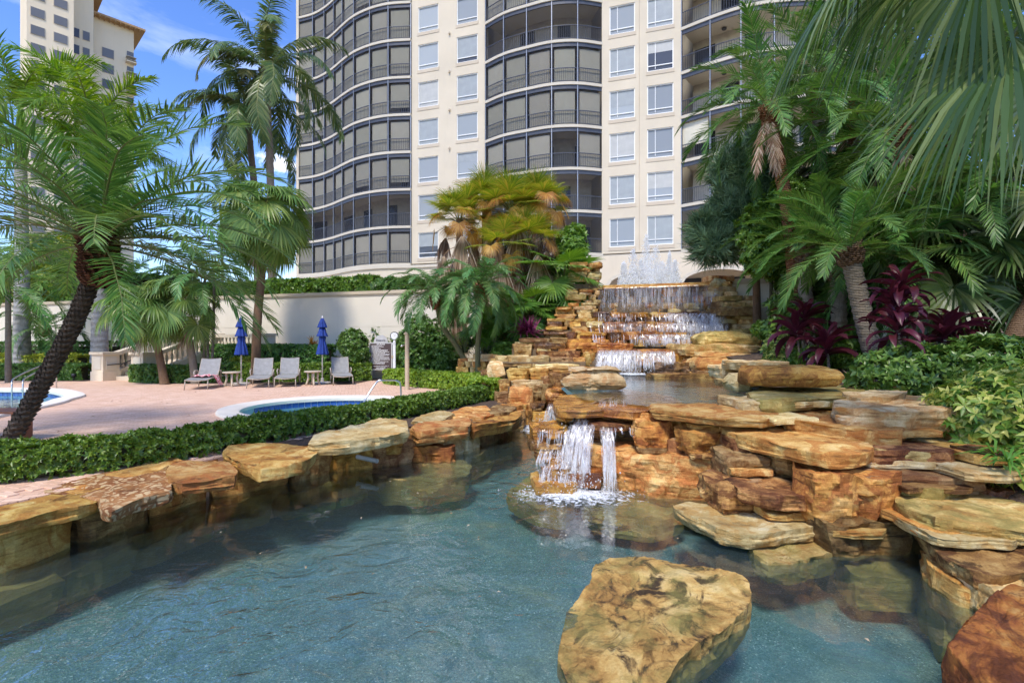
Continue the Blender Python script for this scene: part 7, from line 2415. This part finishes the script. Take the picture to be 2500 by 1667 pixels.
M['drops'] = drops_mat()
for i, (px, yt, hf) in enumerate(((1524, 640, 14), (1546, 610, 17), (1563, 634, 15), (1578, 574, 18), (1600, 604, 18), (1616, 640, 14), (1634, 616, 13), (1648, 636, 14))):
    jet(px, yt, hf, i + 1)
# ================================================================ deck furniture and fittings
# ---- sun lounger (foot end at the local origin, head towards +y)
def lounger(loc, rz, label):
    r_ = thing('sun_lounger', label, 'sun lounger', loc, rz, 'sun loungers on the pool deck')
    k = dict(world=False)
    w = .32
    fr = MB()
    for s in (-1, 1):
        fr.tube([(s * w, .02, .30), (s * w, .4, .335), (s * w, 1.2, .345), (s * w, 1.9, .33)], .018, 8)
    fr.tube([(-w, .03, .30), (0, .02, .27), (w, .03, .30)], .016, 8)
    fr.tube([(-w, 1.22, .33), (w, 1.22, .33)], .014, 8)
    fr.build('frame', M['lounger_frame'], r_, smooth=True, **k)
    for s in (-1, 1):
        for y, lean in ((.06, -.05), (1.28, .04)):
            MB().tube([(s * w, y, .315), (s * (w + .01), y + lean, 0)], .017, 8).build('leg', M['lounger_frame'], r_, smooth=True, **k)
        MB().tube([(s * (w + .02), .95, .34), (s * (w + .045), .98, .50), (s * (w + .045), 1.05, .545), (s * (w + .045), 1.28, .54), (s * (w + .02), 1.33, .50), (s * (w + .02), 1.36, .02)], .02, 8).build('armrest', M['lounger_frame'], r_, smooth=True, **k)
    # seat sling with sag
    V, Fq = [], []
    n, m = 9, 10
    for i in range(n):
        for j in range(m):
            x = -w + .015 + (2 * w - .03) * j / (m - 1); y = .04 + 1.14 * i / (n - 1)
            sag = .035 * (1 - (2 * j / (m - 1) - 1) ** 2) * math.sin(math.pi * min(1, .15 + i / (n - 1)))
            z = np.interp(y, [0, .4, 1.2], [.315, .35, .36]) - sag
            V.append((x, y, z))
    Fq = strip_quads(0, n, m)
    o = bpy.data.objects.new('seat', np_mesh('seat', V, Fq, M['sling'], smooth=True)); link(o, r_)
    V = []
    n, m = 8, 8
    for i in range(n):
        for j in range(m):
            t = i / (n - 1)
            x = -w + .03 + (2 * w - .06) * j / (m - 1)
            sag = .03 * (1 - (2 * j / (m - 1) - 1) ** 2)
            V.append((x, 1.18 + .33 * t + sag, .365 + .565 * t))
    o = bpy.data.objects.new('backrest', np_mesh('backrest', V, strip_quads(0, n, m), M['sling'], smooth=True)); link(o, r_)
    bf = MB()
    bf.tube([(-w + .02, 1.19, .36), (-w + .02, 1.53, .935), (w - .02, 1.53, .935), (w - .02, 1.19, .36)], .016, 8)
    bf.build('back_frame', M['lounger_frame'], r_, smooth=True, **k)
    return r_
def place_l(f0, f1, back, label):
    a, b = gp(*f0), gp(*f1)
    c = (a + b) / 2
    d = at(back[0], back[1], c.y + 1.5)
    ang = math.atan2(d.y - c.y, d.x - c.x) - math.pi / 2
    return lounger((c.x, c.y, .006), ang, label)
L1 = place_l((451, 953), (505, 951), (517, 877), 'sun lounger with the pink towel, nearest to the stair')
place_l((603, 948), (655, 947), (645, 876), 'sun lounger directly right of the first blue umbrella')
place_l((671, 946), (720, 945), (709, 875), 'sun lounger directly left of the second side table')
place_l((814, 941), (862, 939), (829, 874), 'sun lounger beside the rules sign, right of the second umbrella')
# towel lying crumpled over the first lounger
V = []
n, m = 26, 22
for i in range(n):
    for j in range(m):
        x = -.42 + .90 * i / (n - 1); y = .62 + .48 * j / (m - 1)
        h = .365 + .055 * abs(noise.noise((x * 6, y * 6, 1))) * 2 + .03 * noise.noise((x * 15, y * 15, 5))
        if abs(x) > .34: h -= (abs(x) - .34) * 2.2
        V.append((x + .03 * noise.noise((y * 7, x * 3, 8)), y + .06 * noise.noise((x * 5, y * 4, 3)), h))
tw = bpy.data.objects.new('beach_towel', np_mesh('beach_towel', V, strip_quads(0, n, m), M['towel'], smooth=True)); link(tw)
tw.location = L1.location; tw.rotation_euler = L1.rotation_euler
tag(tw, 'crumpled pink and white towel lying on the first sun lounger', 'towel')

# ---- closed umbrellas
def umbrella(px, base_y, label, sc=1.0, seed=0, slim=1.0):
    b = gp(px, base_y)
    r_ = thing('closed_umbrella', label, 'umbrella', b, group='folded blue umbrellas')
    MB().lathe([(.30, 0), (.30, .045), (.27, .06), (.06, .075), (.05, .2), (.035, .21)], b, 24).build('base', M['base_stone'], r_, smooth=True, sharp=40)
    MB().tube([b + Vector((0, 0, .05)), b + Vector((0, 0, 2.43 * sc))], .024, 10).build('pole', M['cream_pole'], r_, smooth=True)
    def tier(prof, name, par, ph):
        pl = lambda a, z: 1 + .16 * math.sin(a * 8 + ph) + .07 * math.sin(a * 16 + 2 * ph) + .08 * noise.noise((math.cos(a) * 2, math.sin(a) * 2, z * 4 + ph))
        return MB().lathe([(r * slim, z * sc) for r, z in prof], b, 64, pl).build(name, M['canvas'], par, smooth=True)
    c = tier([(.21, 1.05), (.205, 1.09), (.15, 1.36), (.10, 1.55), (.115, 1.66), (.10, 1.73)], 'canopy', r_, seed)
    tier([(.185, 1.71), (.18, 1.735), (.13, 1.88), (.085, 2.05)], 'vent_tier', c, seed + 1)
    tier([(.165, 2.035), (.16, 2.06), (.10, 2.24), (.05, 2.36), (.02, 2.385)], 'vent_tier', c, seed + 2)
    MB().lathe([(.02, 2.385 * sc), (.03, 2.41 * sc), (.012, 2.46 * sc)], b, 10).build('finial', M['white_paint'], r_, smooth=True)
    return r_
umbrella(589, 938, 'folded blue umbrella beside the towel lounger', 1.0, 0)
umbrella(787, 936, 'folded blue umbrella right of the second side table', 1.0, 4, .92)
# ---- side tables
def side_table(px, y, label):
    b = gp(px, y)
    r_ = thing('side_table', label, 'side table', b, group='beige side tables')
    MB().lathe([(.02, .445), (.27, .45), (.295, .465), (.295, .49), (.27, .502), (.02, .503)], b, 28).build('table_top', M['table'], r_, smooth=True, sharp=40)
    for i in range(4):
        a = .5 + i * math.pi / 2
        d = Vector((math.cos(a), math.sin(a), 0))
        MB().tube([b + d * .17 + Vector((0, 0, .46)), b + d * .15 + Vector((0, 0, .25)), b + d * .20 + Vector((0, 0, .08)), b + d * .235], [.042, .036, .034, .036], 8).build('leg', M['table'], r_, smooth=True)
side_table(566, 943, 'round beige side table between the towel lounger and the first umbrella')
side_table(764, 940, 'round beige side table left of the second umbrella pole')

# ---- rules sign
sb = gp(930, 927)
SG = thing('rules_sign', 'brown rules sign on two grey legs with an arched top', 'sign', sb)
k = F / sb.y
def sp(px, y, off=0.0): 
    p = at(px, y, sb.y); return Vector((p.x, p.y - off, p.z))
A, B_ = sp(902, 836), sp(958, 903)
cx, cz, w, h = (A.x + B_.x) / 2, (A.z + B_.z) / 2, B_.x - A.x, A.z - B_.z
MB().box((cx, sb.y, cz), (w - .06, .03, h - .06)).build('board', M['board'], SG)
fm = MB()
for sx in (-1, 1): fm.box((cx + sx * (w / 2 - .02), sb.y, cz), (.045, .05, h))
for sz in (-1, 1): fm.box((cx, sb.y, cz + sz * (h / 2 - .02)), (w - .09, .05, .045))
fm.build('frame', M['sign_grey'], SG)
for px in (907, 953):
    p = sp(px, 903)
    MB().box((p.x, sb.y + .005, p.z / 2 - .02), (.07, .045, p.z + .02)).build('leg', M['sign_grey'], SG)
ar = [(cx + math.cos(t) * .285, math.sin(t) * .30) for t in [math.pi * i / 20 for i in range(21)]]
ab = MB()
ab.add([(x, sb.y - .02, A.z + z) for x, z in ar] + [(x, sb.y + .02, A.z + z) for x, z in ar], [tuple(range(20, -1, -1)), tuple(range(21, 42))] + [(i, i + 1, 22 + i, 21 + i) for i in range(20)])
ab.build('arched_top', M['sign_grey'], SG)
def text(s, loc, size, mat, parent, name='lettering', bold=0.0, rot=(R(90), 0, 0)):
    c = bpy.data.curves.new(name, 'FONT')
    c.body = s; c.size = size; c.align_x = 'CENTER'; c.align_y = 'CENTER'; c.extrude = .002; c.offset = bold
    c.materials.append(mat)
    tmp = bpy.data.objects.new(name, c); link(tmp)
    bpy.context.view_layer.update()
    me = bpy.data.meshes.new_from_object(tmp.evaluated_get(bpy.context.evaluated_depsgraph_get()))
    bpy.data.objects.remove(tmp)
    o = bpy.data.objects.new(name, me); link(o, parent)
    o.location = Vector(loc) - parent.location
    o.rotation_euler = rot
    return o
text('Estancia', (cx, sb.y - .024, A.z + .085), .115, M['ink_dark'], SG, bold=.002)
text('SPA RULES', (cx, sb.y - .018, A.z - .075), .07, M['ink_white'], SG, bold=.002)
text('MAXIMUM CAPACITY: 7', (cx, sb.y - .018, B_.z + .145), .058, M['ink_white'], SG, bold=.001)
text('NO DIVING', (cx, sb.y - .018, B_.z + .075), .07, M['ink_white'], SG, bold=.002)
# the rules themselves, too small to read: word by word as flat print
lines = [.55, .66, .40, .49, .86, .84, .92, .72, .94, .93, .66, .92, .93, .95, .45, .88, .70, .69]
pr = MB(); rr_ = random.Random(3)
for i, f in enumerate(lines):
    z = A.z - .125 - i * (h - .33) / len(lines)
    x = cx - w / 2 + .065; end = x + (w - .13) * f
    while x < end:
        wl_ = rr_.uniform(.02, .06)
        pr.box(((x + min(x + wl_, end)) / 2, sb.y - .0175, z), (min(wl_, end - x), .003, .022))
        x += wl_ + .013
o = pr.build('small_print', M['ink_white'], SG); o['kind'] = 'stuff'

# ---- clock post
cp = gp(963, 930)
CK = thing('clock_post', 'white post with a round clock face beside the rules sign', 'clock', cp)
MB().box((cp.x, cp.y, .72), (.10, .10, 1.44)).box((cp.x, cp.y, 1.45), (.135, .135, .04)).build('post', M['white_paint'], CK)
MB().lathe([(.055, 1.47), (.06, 1.5), (.03, 1.58), (.02, 1.6)], (cp.x, cp.y, 0), 12).build('finial', M['white_paint'], CK, smooth=True)
cz_ = at(963, 820, cp.y).z
def disc(r, y0, y1, n=28): 
    b = MB()
    b.add([(cp.x + r * math.cos(2 * math.pi * i / n), y, cz_ + r * math.sin(2 * math.pi * i / n)) for y in (y0, y1) for i in range(n)], [tuple(range(n)), tuple(range(2 * n - 1, n - 1, -1))] + [(i, n + i, n + (i + 1) % n, (i + 1) % n) for i in range(n)])
    return b
disc(.165, cp.y - .03, cp.y + .05).build('clock_case', M['alu'], CK)
fc_ = disc(.135, cp.y - .036, cp.y - .029).build('clock_face', M['white_frame'], CK)
hd = MB()
hd.bar((cp.x, cp.y - .04, cz_), (cp.x + .05, cp.y - .04, cz_ + .05), .010, .004).build('hand', M['ink_dark'], fc_)
MB().bar((cp.x, cp.y - .04, cz_), (cp.x - .02, cp.y - .04, cz_ + .095), .008, .004).build('hand', M['ink_dark'], fc_)
for i in range(12):
    a = i * math.pi / 6
    MB().bar((cp.x + .105 * math.sin(a), cp.y - .038, cz_ + .105 * math.cos(a)), (cp.x + .125 * math.sin(a), cp.y - .038, cz_ + .125 * math.cos(a)), .010, .003).build('hour_mark', M['ink_dark'], fc_)
MB().box((cp.x - .07, cp.y - .03, .93), (.07, .06, .12)).build('switch_box', M['tan_post'], CK)

# ---- tan shower post
tp = gp(994, 951)
TPo = thing('tan_post', 'round tan post with a capped top standing at the end of the deck', 'post', tp)
H = at(994, 810, tp.y).z
MB().lathe([(.085, 0), (.085, .05), (.072, .07), (.070, H - .10), (.088, H - .09), (.088, H - .05), (.078, H - .04), (.078, H - .01), (.05, H)], tp, 20).build('shaft', M['tan_post'], TPo, smooth=True, sharp=35)
q = at(986, 843, tp.y)
MB().tube([q + Vector((.03, 0, 0)), q + Vector((-.05, -.03, 0)), q + Vector((-.07, -.05, -.04))], [.02, .02, .045], 10).build('shower_head', M['steel'], TPo, smooth=True)

# ---- handrails
def rail(name, ptslist, label, r=.021):
    P0 = Vector(ptslist[0][0])
    r_ = thing(name, label, 'handrail', (P0.x, P0.y, 0))
    for pts in ptslist:
        MB().tube(catmull(pts, 5), r, 10).build('tube', M['steel'], r_, smooth=True)
    return r_
Yh = 12.0
rail('spa_handrail', [[onz(at(868, 1002, 11.6), -.25), at(890, 978, 11.7), at(912, 943, 11.9), at(923, 930, 12.0), at(934, 928, 12.05), at(960, 928, 12.4), at(973, 931, 12.5), at(978, 940, 12.55), onz(at(980, 970, 12.6), .05), onz(at(980, 975, 12.6), -.02)]], 'steel grab rail bent in an arch over the spa edge')
def prail(dx): return [onz(at(29 + dx, 962, 15.6), -.25), at(29 + dx, 940, 15.6), at(30 + dx, 929 - dx * .03, 15.7), at(40 + dx, 920, 15.9), at(70 + dx, 905, 16.3), at(100 + dx, 893, 16.7), at(107 + dx, 895, 16.8), at(110 + dx, 902, 16.8), onz(at(111 + dx, 930, 16.9), 0)]
rail('pool_handrail', [prail(0), prail(27)], 'pair of steel handrails at the swimming pool steps')

# ---- bench at the left edge
bb = Vector((-8.3, 7.9, 0))
BN = thing('slat_bench', 'red brown slatted bench cropped by the left edge behind the date trunk', 'bench', bb)
for x in (-9.1, -7.56):
    MB().box((x, 7.9, .22), (.09, .26, .44)).build('leg', M['bench_wood'], BN)
for i in range(4):
    MB().box((-8.35, 7.72 + i * .12, .46), (1.75, .10, .035)).build('slat', M['bench_wood'], BN)

# ---- stair with balustrades
ST = thing('garden_stair', 'cream stone stair with balusters and square pillars leading up to the wall terrace', 'stair', (-15.2, 20.2, 0))
UP = Vector((.297, .955, 0))
angS = math.atan2(DF.y, DF.x)
n1 = gp(235, 930); n2 = gp(332, 932)
def newel(c, hgt, w=.62, d=.62, z0=0.0):
    m_ = MB()
    m_.box((c.x, c.y, z0 + .18), (w + .06, d + .06, .36), angS)
    m_.box((c.x, c.y, z0 + .36 + (hgt - .46) / 2), (w, d, hgt - .46), angS)
    m_.box((c.x, c.y, z0 + hgt - .05), (w + .12, d + .12, .10), angS)
    nw = m_.build('pillar', M['stair_stone'], ST)
    for off, ww, ax in ((NF * (d / 2 + .008), w * .62, 0), (-DF * (w / 2 + .008), d * .62, 1), (DF * (w / 2 + .008), d * .62, 1)):
        p = c + off
        MB().box((p.x, p.y, z0 + .36 + (hgt - .46) / 2), (ww if not ax else .014, .014 if not ax else ww, (hgt - .46) * .74), angS).build('panel', M['facade_band'], nw)
    return nw
pc1, pc2 = n1 + UP * .35, n2 + UP * .35
newel(pc1, 1.12, .62, .62)
newel(pc2, 1.12, .62, .62)
RUN, RISE = 2.3, .75
bal_me = None
def baluster_mesh():
    b = MB().lathe([(.055, 0), (.055, .04), (.035, .06), (.03, .10), (.062, .22), (.066, .27), (.04, .40), (.028, .48), (.05, .52), (.05, .56)], (0, 0, 0), 10)
    me = bpy.data.meshes.new('baluster'); me.from_pydata(b.v, [], b.f)
    return finish_mesh(me, M['stair_stone'], True, 40)
bal_me = baluster_mesh()
def balustrade(a, b, za, zb, n):
    """a, b in plan; za, zb = level of the string top at both ends"""
    w = MB()
    A3, B3 = Vector((a.x, a.y, za)), Vector((b.x, b.y, zb))
    s = (B3 - A3)
    d = Vector((s.x, s.y, 0)).normalized(); nrm = Vector((-d.y, d.x, 0)) * .13
    w.add([a + nrm, b + nrm, B3 + nrm, A3 + nrm, a - nrm, b - nrm, B3 - nrm, A3 - nrm], [(0, 1, 2, 3), (7, 6, 5, 4), (3, 2, 6, 7), (0, 3, 7, 4), (1, 5, 6, 2)])
    w.build('string_wall', M['stair_stone'], ST)
    MB().bar(A3 + Vector((0, 0, .64)), B3 + Vector((0, 0, .64)), .30, .14).build('rail', M['stair_stone'], ST)
    for i in range(n):
        p = A3.lerp(B3, (i + .5) / n)
        o = bpy.data.objects.new('baluster', bal_me); link(o, ST)
        o.location = p - ST.location
        o.rotation_euler = (0, 0, rng.uniform(0, 1))
e1, e2 = pc1 + UP * (.31 + RUN), pc2 + UP * (.31 + RUN)
balustrade(pc1 + UP * .31, e1, .38, .38 + RISE, 10)
balustrade(pc2 + UP * .31, e2, .38, .38 + RISE, 10)
for i in range(5):
    c = (pc1 + pc2) / 2 + UP * (.2 + i * RUN / 5 + .6)
    MB().box((c.x, c.y, .075 + i * .15), ((pc2 - pc1).length - .3, RUN / 5 + 1.0, .15), angS).build('step', M['stair_stone'], ST)
lp1, lp2 = e1 + UP * .35, e2 + UP * .35
newel(lp2, 1.12, .7, .62, RISE); MB().box((lp2.x, lp2.y, RISE / 2), (.7, .62, RISE), angS).build('pier', M['stair_stone'], ST)
newel(lp1, 1.12, .62, .62, RISE)
MB().box(((lp1.x + lp2.x) / 2 + UP.x * .6, (lp1.y + lp2.y) / 2 + UP.y * .6, RISE / 2), ((pc2 - pc1).length + 3.0, 1.6, RISE), angS).build('landing', M['stair_stone'], ST)
rp2 = lp2 + DF * 2.9
newel(rp2, 1.12, .62, .62, RISE); MB().box((rp2.x, rp2.y, RISE / 2), (.62, .62, RISE), angS).build('pier', M['stair_stone'], ST)
balustrade(lp2 + DF * .36, rp2 - DF * .32, RISE + .38, RISE + .38, 11)
# upper flight climbing left along the wall
u0 = lp1 + UP * .9 - DF * .2; u1 = u0 - DF * 3.6
balustrade(u0, u1, RISE + .38, RISE + 2.4, 14)
# iron handrail inside
h0 = pc1 + DF * .38
pts = [Vector((h0.x, h0.y, .62)) - UP * .2, Vector((h0.x, h0.y, .64)) + UP * .35, Vector((h0.x, h0.y, .70)) + UP * .5, Vector((h0.x, h0.y, .64 + RISE)) + UP * (RUN + .2), Vector((h0.x, h0.y, .7 + RISE)) + UP * (RUN + .7)]
MB().tube(pts, .022, 8).build('iron_handrail', M['black_metal'], ST, smooth=True)
for t in (.5, 1.1, 1.7, 2.3):
    p = h0 + UP * t
    z = .66 + RISE * max(0, (t - .4)) / RUN
    MB().tube([Vector((p.x, p.y, z)), Vector((p.x, p.y, z - .16)), Vector((p.x - DF.x * .1, p.y - DF.y * .1, z - .2))], .012, 6).build('rail_bracket', M['black_metal'], ST)

# ---- small garden fittings
def stake(loc, hgt, label, head=True):
    r_ = thing('path_light', label, 'garden lamp', loc)
    MB().tube([Vector(loc), Vector(loc) + Vector((0, 0, hgt))], .014, 8).build('stake', M['black_metal'], r_)
    MB().lathe([(.02, hgt - .02), (.028, hgt), (.028, hgt + .06), (.015, hgt + .075)], loc, 10).build('lamp_head', M['black_metal'], r_, smooth=True)
p = gp(2300, 985, .6)
stake((p.x, p.y, .5), .34, 'black stake light in front of the variegated shrub')
p = at(1970, 905, 10.2); stake((p.x, p.y, .75), .4, 'thin black stake light between the lower burgundy plants')
p = at(2096, 940, 8.6)
r_ = thing('green_spotlight', 'small verdigris green spotlight on the stone behind the orange slab', 'garden lamp', (p.x, p.y, p.z))
MB().lathe([(.05, -.02), (.06, .03), (.075, .05), (.08, .10), (.05, .15), (.02, .17)], p, 14).build('lamp_body', M['green_lamp'], r_, smooth=True)
MB().tube([p + Vector((0, 0, -.3)), p], .02, 8).build('stake', M['black_metal'], r_)
p = gp(180, 929)
r_ = thing('dark_spotlight', 'dark spotlight in the hedge bed left of the stair pillar', 'garden lamp', p)
MB().lathe([(.02, .12), (.07, .14), (.085, .26), (.06, .28)], p, 12).build('lamp_body', M['black_metal'], r_, smooth=True)
MB().tube([p, p + Vector((0, 0, .14))], .02, 8).build('stake', M['black_metal'], r_)
# twig fallen across the wet ledge
a, b = at(1432, 990, 7.9), at(1508, 968, 8.4)
tg = MB().tube([a, a.lerp(b, .5) + Vector((0, 0, .02)), b], [.012, .016, .006], 7).tube([a.lerp(b, .6), a.lerp(b, .9) + Vector((.05, .0, .02))], [.009, .004], 6)
tag(tg.build('fallen_stalk', M['stem_brown'], None, smooth=True), 'dry palm stalk fallen across the wet ledge beside the spill', 'twig')
# white railing on the terrace right of the jets
q0, q1 = at(1696, 690, 24), at(1752, 686, 24)
WR = thing('white_railing', 'white metal railing on the terrace right of the fountain', 'railing', (q0.x, q0.y, 3.42))
for z in (3.5, 3.85, 4.2):
    MB().bar((q0.x, q0.y, z), (q1.x, q1.y, z), .05).build('rail', M['white_paint'], WR)
for t in (0, .25, .5, .75, 1):
    c = Vector((q0.x, q0.y, 0)).lerp(Vector((q1.x, q1.y, 0)), t)
    MB().bar((c.x, c.y, 3.42), (c.x, c.y, 4.2), .05).build('post', M['white_paint'], WR)
# chain link fence at the right edge
f0, f1 = at(2330, 870, 10.8), at(2520, 870, 9.8)
CF = thing('chain_link_fence', 'chain link fence with black top rail behind the right shrubs', 'fence', (f0.x, f0.y, .8))
zt_ = at(2400, 822, 10.4).z
MB().bar((f0.x, f0.y, zt_), (f1.x, f1.y, zt_), .04).build('top_rail', M['black_metal'], CF)
wr = MB()
Lf = (f1 - f0).length; dfc = Vector((f1.x - f0.x, f1.y - f0.y, 0)).normalized()
for i in range(int(Lf / .07) + 8):
    for s in (-1, 1):
        x0 = i * .07 - (.3 if s > 0 else 0); x1 = x0 + s * (zt_ - .85)
        a_ = Vector((f0.x, f0.y, .85)) + dfc * x0; b_ = Vector((f0.x, f0.y, zt_)) + dfc * x1
        wr.bar(a_, b_, .006)
o = wr.build('wire_mesh', M['steel'], CF); o['kind'] = 'stuff'
for t in (0, .5, 1):
    c = f0.lerp(f1, t)
    MB().bar((c.x, c.y, .7), (c.x, c.y, zt_ + .03), .05).build('post', M['black_metal'], CF)
